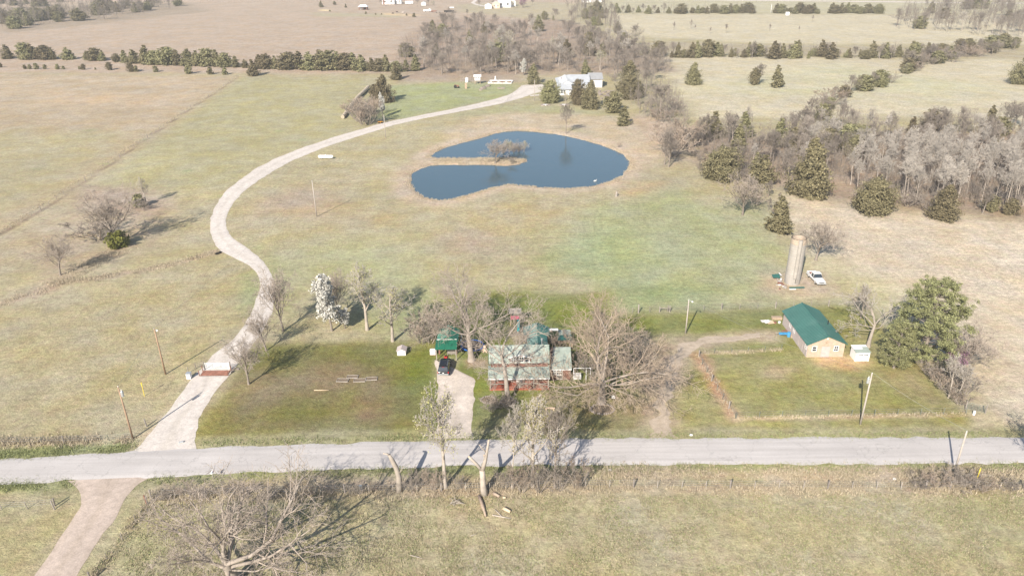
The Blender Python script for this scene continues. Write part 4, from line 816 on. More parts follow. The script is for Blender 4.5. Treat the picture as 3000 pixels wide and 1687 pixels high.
# ------------------------------------------------------------------ poles
def pole(label, b, top, mat='pole', r=.15, xf=None, lamp=False, arm=None):
    g = GT(b); H = height_at(g, top); t = thing('utility_pole', label, 'utility pole', (g.x, g.y, tz(g.x, g.y)))
    MB().tube([(0, 0, -.3), (.02, 0, H * .5), (0, 0, H)], [r, r * .85, r * .68], 10).build('shaft', M[mat], t, smooth=True)
    MB().tube([(0, 0, H), (0, 0, H + .18)], [.045, .03], 6).build('insulator', M['white'], t)
    if xf:
        o = MB().lathe([(.03, -.5), (.2, -.48), (.21, .3), (.16, .4), (.03, .42)], 12, (xf * .36, -.05, H - 1.1)).build('transformer', M['galv'], t); MB().tube([(xf * .36, -.05, H - .7), (xf * .36, -.05, H - .42)], .05, 6).build('bushing', M['white'], o)
        MB().box(min(0, xf * .2), max(0, xf * .2), -.03, .03, H - 1.2, H - 1.1).build('bracket', M['galv'], t)
    if arm: MB().box(-arm / 2, arm / 2, -.06, .06, H - .35, H - .22).build('crossarm', M[mat], t)
    if lamp: MB().tube([(0, 0, H - .4), (.25, -.15, H - .1), (.55, -.3, H - .1)], .03, 5).build('lamp_arm', M['galv'], t); MB().lathe([(.02, 0), (.14, -.02), (.17, -.18), (.1, -.26), (.02, -.28)], 10, (.6, -.32, H - .05)).build('lamp_head', M['white'], t)
    return t
pole('wooden pole with a transformer at the gravel drive mouth', (389.4, 1285), 1133, xf=1)
pole('wooden pole in the pasture above the cattle guard', (485, 1096), 963, lamp=True)
pole('pale pole leaning by the near road at the right', (2794, 1387), 1264, 'grey_pole')
pole('pole with a grey transformer inside the paddock corner', (2520, 1243), 1094, 'grey_pole', xf=-1)
pole('yard light pole left of the barn', (2008, 978), 879, 'grey_pole', r=.14, lamp=True)
pole('thin grey pole in the pasture below the pond', (928, 635), 531, 'grey_pole')
pole('wooden pole at the bend of the drive below the white blossom', (1130, 404), 338, 'grey_pole')
pole('pole beside the far house drive', (1566, 296), 234, 'grey_pole', r=.16)
pole('far pole in the gap of the top right hedge', (2258, 38), 14, 'offwhite', r=.3)
pole('far pole standing left of the hedge gap', (2173, 24), -2, 'grey_pole', r=.2)
for lab, b, t in (('yellow cable marker beside the gravel drive', Q(0, 1125, 2.576, 1090, 90), 1120), ('yellow cable marker in the brush by the right pole', Q(2000, 1125, 2.576, 2208, 750), 1371)):
    g = GT(b); o = thing('cable_marker', lab, 'marker', (g.x, g.y, tz(g.x, g.y))); H = max(1.6, height_at(g, t)); MB().tube([(0, 0, -.1), (.05, 0, H * .75)], .05, 6).build('stake', M['yellow'], o); MB().tube([(.05, 0, H * .75), (.06, 0, H)], .075, 6).build('cap', M['yellow'], o)
POLES = {o['label']: o for o in bpy.data.objects if o.name.startswith('utility_pole')}
def span(a, b, label, sag=.6):
    A, B = [next(o for l, o in POLES.items() if l.startswith(k)) for k in (a, b)]
    ha, hb = [max((c.data.vertices[i].co.z for i in range(len(c.data.vertices))), default=0) for c in [next(ch for ch in o.children if ch.name.startswith('insulator')) for o in (A, B)]]
    pa = A.location + Vector((0, 0, ha)); pb = B.location + Vector((0, 0, hb)); o = thing('power_line', label, 'wire', pa)
    pts = [(pb - pa) * t - Vector((0, 0, 4 * sag * t * (1 - t))) for t in np.linspace(0, 1, 15)]; MB().tube(pts, .014, 4, False).build('wire', M['wire'], o)
span('wooden pole with a transformer', 'wooden pole in the pasture', 'thin wire from the transformer pole to the pasture pole', .3)
span('wooden pole in the pasture', 'thin grey pole', 'thin wire from the pasture pole up to the thin grey pole', 1.2)
span('thin grey pole', 'wooden pole at the bend', 'thin wire from the thin grey pole to the pole at the drive bend', 1.5)
span('wooden pole at the bend', 'pole beside the far house', 'thin wire from the drive bend pole to the far house pole', 1.5)
span('pale pole leaning', 'pole with a grey transformer', 'thin wire from the right roadside pole to the paddock pole', .4)
span('pole with a grey transformer', 'yard light pole', 'thin wire from the paddock pole to the yard light pole', 1.0)
# mailbox and small roadside things
g = GT(Q(0, 1125, 2.576, 1612, 715)); mbx = thing('mailbox', 'white mailbox on a dark post across from the drive', 'mailbox', (g.x, g.y, 0))
MB().box(-.05, .05, -.05, .05, -.1, 1.05).build('post', M['greywood'], mbx); MB().prism([(-.14, 1.06), (.14, 1.06), (.14, 1.22), (.08, 1.32), (-.08, 1.32), (-.14, 1.22)], 'y', -.25, .35).build('box', M['white'], mbx); MB().box(.145, .16, .1, .14, 1.15, 1.35).build('flag', M['red'], mbx)
g = GT(Q(0, 1125, 2.576, 1380, 440)); tag(MB().tube([(-.5, -.2, .12), (.1, .05, .14)], .16, 9).build('culvert_pipe', M['galv'], None, (g.x, g.y, 0)), 'grey culvert pipe end at the drive mouth', 'pipe')
g = GT(Q(0, 562, 2.576, 1655, 462)); tag(MB().tube([(-.5, -.9, -.05), (.3, .3, -.02)], .42, 10, False).tube([(-.5, -.9, -.05), (.3, .3, -.02)], .36, 10).build('culvert_pipe', M['dark'], None, (g.x, g.y, tz(g.x, g.y))), 'dark culvert mouth under the drive bend', 'pipe')
g = GT(Q(1000, 1125, 2.576, 148, 800)); tag(MB().box(-.2, .2, -.15, .15, 0, .75).prism([(-.22, .75), (.22, .75), (.16, .85), (-.16, .85)], 'y', -.17, .17).build('utility_pedestal', M['galv'], None, (g.x, g.y, 0)), 'grey cable pedestal by the fence left of the stub trunk', 'pedestal')
for x, y, lab in ((2025, 650, 'white litter scrap on the verge right of the thicket'), (62 + 2576, 385, 'white paper scrap at the barn track mouth'), (1597 + 2576, 716, 'pale litter scrap on the verge near the right pole')):
    g = GT((1000 + x / 2.576, 1125 + y / 2.576)); tag(MB().prism([(-.25, -.15), (.2, -.18), (.28, .1), (-.1, .2)], 'z', 0, .1).build('litter', M['white'], None, (g.x, g.y, tz(g.x, g.y) + .02)), lab, 'litter')

# ------------------------------------------------------------------ fences, gates, cattle guard
def fence(name, label, pts, step=3.0, h=1.2, r=.05, mat='tpost', wires=(0.4, 0.7, 1.0), every=0, wr=.012):
    P = npoly(pts); t = thing(name, label, 'fence', (P[0][0], P[0][1], 0)); o0 = P[0]
    d = np.concatenate([[0], np.cumsum(np.hypot(*np.diff(P, axis=0).T))]); n = max(2, int(d[-1] / step) + 1); tt = np.linspace(0, d[-1], n)
    X = np.interp(tt, d, P[:, 0]); Y = np.interp(tt, d, P[:, 1]); Z = terrain(np.column_stack([X, Y]))
    m1 = MB().tube([(0, 0, -.2), (0, 0, h)], r, 5).mesh('post', M[mat]); m2 = MB().tube([(0, 0, -.2), (0, 0, h * 1.15)], r * 2.2, 7).mesh('wood_post', M['post'])
    for i in range(n):
        w_ = every and i % every == 0; o = obj('wood_post' if w_ else 'post', m2 if w_ else m1, t, (X[i] - o0[0], Y[i] - o0[1], Z[i])); o.rotation_euler = (random.gauss(0, .03), random.gauss(0, .03), 0)
    for z in wires: MB().tube([(X[i] - o0[0] + .06, Y[i] - o0[1], Z[i] + z * h) for i in range(n)], wr, 3, False).build('wire', M['wire'], t)
    return t
fence('wire_fence', 'wire fence along the near side of the road', [(380,1252),(640,1243),(1000,1237),(1480,1225),(1750,1227),(2100,1229),(2700,1231)], 3.2, 1.2, .05, 'grey_pole', every=4)
fence('wire_fence', 'wire fence along the verge left of the drive mouth', [(-120,1118),(60,1115),(200,1112),(330,1106),(368,1072)], 3.2, 1.1, .04, every=5)
fence('wire_fence', 'diagonal wire fence between the two left pastures', [(-60,622),(98,532),(203,464),(298,400),(418,317),(560,220),(600,192)], 4.5, 1.2, .05, 'post', every=6)
fence('wire_fence', 'wire fence along the road side of the barn paddock', [(1852,1053),(1925,1050),(2000,1048),(2100,1047),(2200,1045),(2320,1043),(2430,1040)], 3.4, 1.15, .045, 'tpost', every=0)
fence('wire_fence', 'wire fence down the left side of the barn paddock', [(1758,897),(1768,920),(1785,950),(1812,995),(1832,1025),(1850,1052)], 2.4, 1.15, .05, 'tpost', every=3)
fence('wire_fence', 'wire fence from the paddock corner to the barn', [(1758,895),(1800,888),(1860,886),(1920,883),(1965,880)], 2.6, 1.1, .045, 'tpost')
fence('wire_fence', 'wire fence along the back of the lot behind the barn', [(1548,795),(1604,786),(1690,783),(1800,779),(1950,775),(2130,768),(2178,775)], 3.4, 1.2, .05, 'post', every=3)
fence('wire_fence', 'wire fence beside the near dirt lane', [(372,1268),(350,1300),(318,1345),(280,1395),(230,1460)], 3.0, 1.2, .05, 'post', every=4)
fence('wire_fence', 'short wire fence in the field left of the dirt lane', [(-60,1282),(60,1280),(138,1272)], 3.2, 1.15, .05, 'post', every=3)
fence('garden_fence', 'faint fence up to the far garden from the drive', [(1256,276),(1272,258),(1290,240)], 3.0, 1.2, .05, 'post')
# H brace on the back line
g = GT(Q(1600, 880, 6.44, 2235, 225)); hb = thing('fence_brace', 'wooden H brace of two posts and a rail behind the lot', 'fence brace', (g.x, g.y, 0))
for x in (-1.0, 1.0): MB().tube([(x, 0, -.2), (x, 0, 1.35)], .1, 8).build('post', M['post'], hb)
MB().tube([(-1, 0, .95), (1, 0, .98)], .07, 7).build('rail', M['post'], hb)
g = GT(Q(1600, 880, 6.44, 1740, 240)); tag(MB().tube([(0, 0, -.2), (0, 0, 1.9)], .14, 8).tube([(-.12, 0, 1.3), (.15, 0, 1.45)], .07, 6).build('gate_post', M['post'], None, (g.x, g.y, 0)), 'thick grey gate post behind the brown spreading tree', 'post')
g = GT(Q(0, 1125, 2.576, 412, 945)); tag(MB().tube([(0, 0, -.2), (-.1, 0, 1.5)], .09, 7).build('corner_post', M['post'], None, (g.x, g.y, 0)), 'dark corner post left of the dirt lane', 'post')
g = GT(Q(0, 1125, 2.576, 1108, 905)); tag(MB().tube([(0, 0, -.2), (-.08, 0, 1.5)], .1, 7).build('corner_post', M['rust'], None, (g.x, g.y, 0)), 'rusty corner post right of the dirt lane', 'post')
g = GT(Q(0, 1125, 2.576, 1108, 320)); tag(MB().tube([(0, 0, -.2), (-.12, 0, 1.4)], .1, 7).build('corner_post', M['post'], None, (g.x, g.y, 0)), 'grey post on the left bank of the drive mouth', 'post')
# cattle guard
cg = thing('cattle_guard', 'rusty red pipe cattle guard across the gravel drive', 'cattle guard', (-53.5, 107.1, 0))
MB().box(0, 4.6, -.05, 1.5, .01, .06).build('pit_shade', M['dark'], cg)  # flat near-black slab paints the shade below the rails
for k in range(11): MB().tube([(0, .02 + k * .145, .15), (4.6, .02 + k * .145, .15)], .055, 6).build('rail', M['rust'], cg)
for x in (0, 1.15, 2.3, 3.45, 4.6): MB().box(x - .04, x + .04, -.05, 1.52, .065, .10).build('bearer', M['rust'], cg)
for x in (-.12, 4.75):
    for y in (0, 1.5): MB().tube([(x, y, -.1), (x, y, 1.15)], .07, 7).build('end_post', M['rust'], cg)
def tube_gate(label, gx, gy, w, rz=0, mat='galv', hh=1.2):
    t = thing('tube_gate', label, 'gate', (gx, gy, .1), rz)
    for z in np.linspace(.1, hh, 6): MB().tube([(0, 0, z), (w, 0, z)], .028, 6).build('bar', M[mat], t)
    for x in (0, w / 3, 2 * w / 3, w): MB().tube([(x, 0, .08), (x, 0, hh + .02)], .033, 6).build('upright', M[mat], t)
    for x in (-.12, w + .12): MB().tube([(x, 0, -.2), (x, 0, hh + .25)], .09, 7).build('gate_post', M['post'], t)
tube_gate('galvanised tube gate standing behind the cattle guard', -53.4, 109.2, 4.3)
g = GT(Q(2000, 1125, 2.576, 2140, 190)); g2 = GT(Q(2000, 1125, 2.576, 2275, 220)); tube_gate('dark tube gate at the right lot corner', g.x, g.y, (g2 - g).length, math.atan2(g2.y - g.y, g2.x - g.x), 'tpost')
g = GT(Q(2000, 1125, 2.576, 2195, 232)); tag(MB().box(-.13, .13, -.13, .13, 0, .75).build('marker_post', M['white'], None, (g.x, g.y, 0), bevel=.02), 'short white marker box by the right corner gate', 'marker')
wb_ = thing('white_box', 'white concrete box at the left end of the cattle guard', 'box', (-55.1, 106.5, 0)); MB().box(-.35, .35, -.35, .35, 0, 1.0).build('block', M['white'], wb_, bevel=.02); MB().box(-.4, .4, -.4, .4, 1.0, 1.08).build('cap', M['galv'], wb_)
g = Vector((-48.4, 108.6, 0)); sp = thing('stone_heap', 'heap of pale stones at the right end of the cattle guard', 'stones', g)
for k in range(9): o = obj('stone', rbm[k % 4].mesh('stone', M['stone']) if k < 4 else bpy.data.meshes['stone'], sp, (RR.uniform(-.8, .9), RR.uniform(-.7, .8), 0)); o.rotation_euler = (0, 0, RR.random() * 6)
fence('wire_fence', 'short wire wing fence left of the cattle guard', [(474,938),(486,928),(520,926)], 1.6, 1.2, .06, 'post', wires=(.4, .65, .9))

# ------------------------------------------------------------------ felled wood on the near field
def log(name, label, a, b, r, mat='log', r2=None):
    A = GT(a); B = GT(b); A.z = tz(A.x, A.y) + r * .8; B.z = tz(B.x, B.y) + r * .8; v = B - A
    o = thing(name, label, 'log', A); mid = v * .5 + Vector((.06, -.05, .02)); MB().tube([(0, 0, 0), mid, v], [r, r * .9, r2 or r * .8], 9).build('bark', M[mat], o, smooth=True)
    e = v.normalized(); MB().tube([-e * .03, -e * .002], [r * .9, r * .92], 9).build('cut_end', M['cutwood'], o); return o
L8 = lambda x, y: Q(1000, 1125, 2.576, x, y)
log('felled_log', 'long brown felled log lying in the near field', L8(1040, 850), L8(1090, 1005), .24, r2=.12)
log('felled_log', 'short pale log piece on the right in the near field', L8(1225, 945), L8(1275, 970), .24, 'cutwood')
log('felled_log', 'short log by the foot of the forked stub', L8(1150, 830), L8(1192, 855), .22)
log('felled_log', 'tiny log chunk right of the forked stub', L8(1220, 858), L8(1242, 860), .13, 'cutwood')
log('felled_branch', 'crooked pale branch lying in the near field', L8(1140, 990), L8(1280, 1015), .09, 'palebark', .05)
log('felled_branch', 'short branch crossing the crooked branch', L8(1160, 948), L8(1215, 1005), .07, 'palebark', .04)
log('felled_branch', 'thin stick lying far down the near field', L8(520, 1290), L8(615, 1315), .06, 'palebark', .03)
log('felled_branch', 'thin stick left of the pale branch in the near field', L8(975, 1145), L8(1025, 1125), .05, 'palebark', .03)
log('felled_branch', 'fallen pole in the verge right of the roadside thicket', L8(2205, 690), L8(2255, 712), .08, 'log')
log('felled_branch', 'fallen pale limb in the roadside thicket', L8(1285, 712), L8(1390, 698), .11, 'palebark')
log('felled_log', 'pale board lying on the lawn left of the driveway', Q(0, 1125, 2.576, 2372, 48), Q(0, 1125, 2.576, 2482, 46), .07, 'cutwood')
g = GT(L8(850, 900)); bp = thing('branch_pile', 'pile of pale cut branches in the near field', 'branch pile', (g.x, g.y, tz(g.x, g.y)))
for k in range(16):
    a = RR.uniform(0, 6.28); l = RR.uniform(.6, 1.4); x, y = RR.uniform(-.5, .5), RR.uniform(-.3, .3); MB().tube([(x, y, .08 + RR.random() * .3), (x + l * .5 * math.cos(a), y + l * .5 * math.sin(a) * .6, .3 + RR.random() * .3), (x + l * math.cos(a), y + l * math.sin(a) * .6, .05 + RR.random() * .4)], [.05, .04, .02], 5).build('branch', M['palebark'], bp)
bpile = GT(Q(2000, 1125, 2.576, 2150, 735)); bp = thing('branch_pile', 'heap of thin grey cut branches at the right roadside pole', 'branch pile', (bpile.x, bpile.y, tz(bpile.x, bpile.y)))
for k in range(26):
    a = RR.gauss(.5, .5); l = RR.uniform(1.5, 3.4); x, y = RR.uniform(-2, 1), RR.uniform(-.8, .8); MB().tube([(x, y, .1 + RR.random() * .5), (x + l * .5 * math.cos(a), y + l * .3 * math.sin(a), .4 + RR.random() * .5), (x + l * math.cos(a), y + l * .6 * math.sin(a), .1 + RR.random() * .5)], [.04, .03, .015], 4).build('branch', M['palebark'], bp)
# propane tank and debris in the pasture
g = GD(820, 399); pt_ = thing('propane_tank', 'white propane tank lying alone below the drive', 'tank', (g.x, g.y, tz(g.x, g.y)), -.06)
MB().lathe([(.05, -2.6), (.4, -2.5), (.55, -2.15), (.55, 2.15), (.4, 2.5), (.05, 2.6)], 16, (0, 0, .75), 'x').build('vessel', M['white'], pt_, smooth=True)
for x in (-1.5, 1.4): MB().box(x, x + .15, -.4, .4, 0, .35).build('foot', M['concrete'], pt_)
MB().lathe([(.2, 0), (.2, .2), (.05, .25)], 10, (0, 0, 1.25)).build('valve_dome', M['offwhite'], pt_)
g = GD(1550, 495); stt = thing('burn_stump', 'grey burnt stump in the ash patch below the pond', 'stump', (g.x, g.y, tz(g.x, g.y)))
MB().tube([(0, 0, -.1), (.1, 0, .8), (0, .1, 1.5)], [.4, .28, .12], 8).build('stem', M['greywood'], stt); MB().tube([(0, 0, .7), (.6, .2, 1.3)], [.15, .06], 6).build('snag', M['greywood'], stt)
g = G(Q(1300, 340, 4.293, 1905, 822), WATER_Z); du = MB(); du.tube([(-.5, 0, .0), (-.3, 0, .14), (.1, 0, .16), (.4, 0, .05)], [.04, .2, .2, .05], 8).tube([(.25, 0, .18), (.36, 0, .5), (.4, 0, .58)], [.07, .05, .07], 6).tube([(.4, 0, .58), (.58, 0, .55)], [.06, .02], 5); tag(du.build('goose', M['offwhite'], None, (g.x, g.y, WATER_Z + .02), smooth=True), 'pale goose floating near the right bank of the pond', 'bird')
# stone row by the cedars
A = GT(Q(1000, 200, 6.44, 30, 960)); B = GT(Q(1000, 200, 6.44, 300, 600)); C_ = GT(Q(1000, 200, 6.44, 520, 390))
hw = thing('hay_bale_row', 'long row of old round hay bales end to end by the cedars', 'hay bales', (A.x, A.y, tz(A.x, A.y)))
pts_ = [A.lerp(B, t) for t in np.linspace(0, 1, 12)] + [B.lerp(C_, t) for t in np.linspace(0, 1, 11)[1:]]
for i in range(len(pts_) - 1):
    p, q = pts_[i] - A, pts_[i + 1] - A; p.z = q.z = .75; e = (q - p); MB().tube([p + e * .01, p + e * .06, p + e * .94, p + e * .99], [.7, .82 + RR.uniform(-.05, .05), .82, .7], 14).build('bale', M['hay'], hw, smooth=False)
g = GT(Q(1000, 200, 6.44, 735, 1040)); tl = thing('orange_implement', 'small orange farm implement beside the drive pole', 'implement', (g.x, g.y, tz(g.x, g.y)), .4); MB().box(-.9, .9, -.35, .35, .35, .75).build('frame', M['orange'], tl, bevel=.05); MB().tube([(.9, 0, .6), (1.5, 0, .4)], .06, 6).build('hitch', M['orange'], tl)
for x in (-.6, .6): MB().lathe([(.02, -.08), (.3, -.08), (.3, .08), (.02, .08)], 12, (x, -.45, .3), 'y').build('wheel', M['black'], tl)
# ------------------------------------------------------------------ the far house
fh = thing('far_house', 'white house with grey blue metal roof behind the pond', 'house', (0, 0, 0))
MB().box(23.0, 28.9, 349.3, 360, 0, 2.8).build('front_wing', M['white'], fh); MB().box(24.0, 39, 360, 378, 0, 2.9).build('main_wall', M['white'], fh); MB().box(38.8, 45.6, 367.8, 379, 0, 4.0).build('garage_wall', M['offwhite'], fh)
roof_plane('porch_roof', [(22.5, 348.6, 2.75), (29.3, 348.6, 2.75), (29.3, 355.0, 4.3), (22.5, 355.0, 4.3)], M['grey_roof'], fh, .1, .6)
MB().prism([(24.6, 4.0), (30.4, 4.0), (27.5, 5.6)], 'y', 355.1, 362).build('gable', M['white'], fh)
roof_plane('gable_roof', [(24.2, 372, 3.9), (24.2, 354.8, 3.9), (27.5, 354.8, 5.75), (27.5, 372, 5.75)], M['grey_roof'], fh, .1, .6); roof_plane('gable_roof', [(30.8, 354.8, 3.9), (30.8, 372, 3.9), (27.5, 372, 5.75), (27.5, 354.8, 5.75)], M['grey_roof'], fh, .1, .6)
roof_plane('main_roof', [(23.0, 359.5, 2.9), (39.2, 359.5, 2.9), (39.2, 369.5, 6.1), (29.0, 369.5, 6.1)], M['grey_roof'], fh, .1, .6); roof_plane('main_roof', [(39.2, 379, 2.9), (23.0, 379, 2.9), (29.0, 369.5, 6.1), (39.2, 369.5, 6.1)], M['grey_roof'], fh, .1, .6)
MB().slab([(23.0, 379, 2.9), (23.0, 359.5, 2.9), (29.0, 369.5, 6.1), (29.0, 369.6, 6.1)], .1).build('hip_end', M['grey_roof'], fh)
roof_plane('garage_roof', [(38.9, 367.3, 4.0), (46.0, 367.3, 4.0), (46.0, 373.4, 6.2), (38.9, 373.4, 6.2)], M['shingle'], fh, .1, 0); roof_plane('garage_roof', [(46.0, 379.5, 4.0), (38.9, 379.5, 4.0), (38.9, 373.4, 6.2), (46.0, 373.4, 6.2)], M['shingle'], fh, .1, 0)
window(fh, 24.6, 349.3, .8, 1.0, 1.5, 1, 2); window(fh, 25.7, 349.3, .8, 1.0, 1.5, 1, 2); window(fh, 41.0, 367.8, 1.2, 1.0, 1.2, 1, 2); window(fh, 352.0, 28.9, .8, 1.4, 1.6, 1, 2, 'x+')
MB().box(22.9, 23.3, 362, 363, 5.4, 6.3).build('chimney', M['brick'], fh).location = (2.4, 5, -1.4)
# garden beds, hut on legs, cage and other things left of the far house
F5 = lambda x, y: GT(Q(1320, 210, 10.733, x, y))
a = F5(1180, 385); b_ = F5(1900, 390); c_ = F5(1960, 300); d_ = F5(1230, 300)
gbn = thing('garden_wall', 'long pale stone walled garden bed by the far drive', 'garden bed', (a.x, a.y, tz(a.x, a.y)))
for p, q in ((a, b_), (b_, c_), (c_, d_), (d_, a)):
    e = q - p; nn = max(2, int(e.length / 1.4))
    for k in range(nn): p0 = p + e * (k / nn) - a; p1 = p + e * ((k + .94) / nn) - a; MB().tube([(p0.x, p0.y, .2), (p1.x, p1.y, .2)], .34, 5).build('stone', M['offwhite'], gbn)
for k in range(6): p = a.lerp(b_, (k + .5) / 6).lerp(d_.lerp(c_, (k + .5) / 6), .5) - a; MB().box(p.x - .55, p.x + .55, p.y - .8, p.y + .8, 0, .3).build('planter', M['brick' if k % 2 else 'offwhite'], gbn)
g = F5(1410, 270); tag(MB().lathe([(.02, 0), (.5, 0), (.45, .4), (.3, 1.0), (.34, 1.5), (.2, 2.0), (.02, 2.05)], 10).build('urn', M['white'], None, (g.x, g.y, tz(g.x, g.y))), 'white upright urn behind the stone garden bed', 'urn')
g = F5(850, 395); ht = thing('stilt_hut', 'white playhouse on stilts with a white roof', 'playhouse', (g.x, g.y, tz(g.x, g.y)))
for x in (-1.3, 1.3):
    for y in (0, 2.4): MB().box(x - .1, x + .1, y - .1, y + .1, 0, 1.8).build('stilt', M['wood'], ht)
MB().box(-1.4, 1.4, -.1, 2.5, 1.8, 3.7).build('cabin', M['white'], ht); MB().slab([(-1.9, -.6, 3.6), (1.9, -.6, 3.6), (1.9, 1.2, 4.5), (-1.9, 1.2, 4.5)], .1).build('roof', M['white'], ht); MB().slab([(1.9, 3.0, 3.6), (-1.9, 3.0, 3.6), (-1.9, 1.2, 4.5), (1.9, 1.2, 4.5)], .1).build('roof', M['white'], ht)
for x in (-.7, .6): window(ht, x, -.1, 2.6, .7, .6, 1, 1)
g = F5(470, 390); cgx = thing('garden_cage', 'tall wire cage round a garden left of the stilt playhouse', 'cage', (g.x, g.y, tz(g.x, g.y)))
for x in np.linspace(-2.6, 6.0, 8):
    for y in (0, 8): MB().tube([(x, y, 0), (x, y, 2.6)], .07, 5).build('post', M['greywood'], cgx)
for z in (.2, 1.4, 2.6):
    for y in (0, 8): MB().tube([(-2.6, y, z), (6, y, z)], .04, 4).build('rail', M['greywood'], cgx)
g = F5(510, 340); tag(MB().box(-.7, .7, -.5, .5, 0, 2.0).prism([(-.9, 2.0), (.9, 2.0), (0, 2.5)], 'y', -.6, .6).build('white_hutch', M['white'], None, (g.x, g.y, tz(g.x, g.y))), 'narrow white hutch inside the garden cage', 'hutch')
g = F5(485, 540); tag(MB().box(-.5, .5, -.4, .4, 0, 2.6).build('wood_cupboard', M['wood'], None, (g.x, g.y, tz(g.x, g.y))), 'upright wooden cupboard before the garden cage', 'cupboard')
g = F5(195, 520); rg = thing('rusty_tractor', 'rusty old tractor on the lawn left of the garden cage', 'tractor', (g.x, g.y, tz(g.x, g.y)))
MB().box(-.5, 1.1, -.35, .35, .7, 1.3).build('hood', M['rust'], rg, bevel=.08); MB().box(-1.0, -.4, -.3, .3, .8, 1.7).build('seat', M['rust'], rg, bevel=.05); MB().tube([(.6, 0, 1.3), (.6, 0, 2.0)], .06, 6).build('exhaust', M['rust'], rg)
for x, r in ((-.7, .75), (.9, .42)):
    for y in (-.65, .65): MB().lathe([(.05, -.15), (r, -.13), (r, .13), (.05, .15)], 14, (x, y, r), 'y').build('wheel', M['black'], rg)
g = F5(930, 590); b2 = thing('rock_pile', 'grey rock pile before the stilt playhouse', 'rocks', (g.x, g.y, tz(g.x, g.y)))
for k in range(14): o = obj('rock', rbm[k % 4].mesh('rock', M['stone']) if k < 4 else bpy.data.meshes['rock'], b2, (k * .28 + RR.gauss(0, .4), k * .9 + RR.gauss(0, .5), 0)); o.scale = (3, 3, 3); o.rotation_euler = (0, 0, RR.random() * 6)
g = F5(1600, 530); b2 = thing('fire_ring', 'pale stone fire ring on the far lawn', 'fire ring', (g.x, g.y, tz(g.x, g.y)))
for k in range(12): aa = k * .5236; o = obj('stone', bpy.data.meshes['rock'], b2, (1.6 * math.cos(aa), 1.6 * math.sin(aa), 0)); o.scale = (1.7, 1.7, 1.5)
F8 = lambda x, y: GT(Q(1620, 180, 6.44, x, y))
for k, (x, y, lab) in enumerate(((210, 830, 'white stone planter on the slope before the far house'), (-110, 660 + 180, 'white stone circle at the foot of the cedar left of the far house'))):
    g = F8(x, y) if k == 0 else GT(Q(1300, 180, 5.152, 1535, 665)); b2 = thing('white_planter', lab, 'planter', (g.x, g.y, tz(g.x, g.y)))
    for j in range(10): aa = j * .628; o = obj('stone', bpy.data.meshes['rock'], b2, (1.7 * math.cos(aa), 1.2 * math.sin(aa), 0)); o.scale = (2.2, 2.2, 2); o.rotation_euler = (0, 0, j)
    MB().lathe([(.02, .1), (1.4, .1), (1.2, .35), (.02, .45)], 12).build('fill', M['offwhite'], b2)
g = F8(980, 610); b2 = thing('stone_steps', 'pale rock retaining slope right of the far house', 'rock slope', (g.x, g.y, tz(g.x, g.y)))
for j in range(30): o = obj('rock', bpy.data.meshes['rock'], b2, (RR.uniform(-3, 5) - j * .02, RR.uniform(-12, 6), 0)); o.scale = (3.2, 3.2, 2.5); o.rotation_euler = (0, 0, RR.random() * 6); o.data = bpy.data.meshes['rock']
# ------------------------------------------------------------------ farmyards at the top edge
def barnlet(name, label, px, w, d, hh, wall, roof, cat='shed', front=None):
    g = GT(px); t = thing(name, label, cat, (g.x, g.y, tz(g.x, g.y))); gable_wall(MB(), -w/2, w/2, 0, d, 0, hh, hh + w * .22).build('wall', M[wall], t)
    roof_plane('roof', [(-w/2 - .4, d + .4, hh - .1), (-w/2 - .4, -.4, hh - .1), (0, -.4, hh + w * .25), (0, d + .4, hh + w * .25)], M[roof], t, .15, 0); roof_plane('roof', [(w/2 + .4, -.4, hh - .1), (w/2 + .4, d + .4, hh - .1), (0, d + .4, hh + w * .25), (0, -.4, hh + w * .25)], M[roof], t, .15, 0)
    window(t, -w/4, 0, hh * .35, w * .16, hh * .35, 1, 2); window(t, w/4, 0, hh * .35, w * .16, hh * .35, 1, 2); MB().box(-w*.06, w*.06, -.08, -.01, 0, hh * .7).build('door', M['offwhite'], t); return t
T6 = lambda x, y: Q(900, 0, 7.156, x, y); T7 = lambda x, y: Q(1260, 0, 7.156, x, y)
barnlet('farmhouse', 'white farmhouse with a brick chimney at the top edge', T6(1700, 95), 14, 12, 5.5, 'white', 'grey_roof', 'house')
barnlet('garage', 'white garage right of the top edge farmhouse', T6(1900, 85), 8, 9, 3.5, 'white', 'grey_roof')
g = GT(T6(1610, 95)); tag(MB().box(-.9, .9, -1.2, -.3, 0, 9).build('chimney_stack', M['brick'], None, (g.x, g.y, tz(g.x, g.y))), 'brick chimney on the top edge farmhouse front', 'chimney')
g = GT(T6(1170, 215)); pv = thing('pavilion', 'open pavilion with white roof and red posts in the far field', 'pavilion', (g.x, g.y, tz(g.x, g.y)))
for x in (-4, 0, 4):
    for y in (0, 6): MB().box(x - .3, x + .3, y - .3, y + .3, 0, 3.2).build('post', M['brick'], pv)
MB().box(-4, 4, 5.8, 6.2, 0, 3).build('back_wall', M['dark'], pv); MB().box(-3.6, -.4, 4.8, 5.2, 0, 2.2).build('counter', M['white'], pv)
roof_plane('roof', [(-5, -1, 3.1), (5, -1, 3.1), (3.2, 3, 5.0), (-3.2, 3, 5.0)], M['white'], pv, .15, 0); roof_plane('roof', [(5, 7, 3.1), (-5, 7, 3.1), (-3.2, 3, 5.0), (3.2, 3, 5.0)], M['white'], pv, .15, 0)
for s in (-1, 1): MB().slab([(s * 5, s * -4 + 3, 3.1), (s * 5, s * 4 + 3, 3.1), (s * 3.2, 3.05, 5.0), (s * 3.2, 2.95, 5.0)], .12).build('hip_end', M['white'], pv)
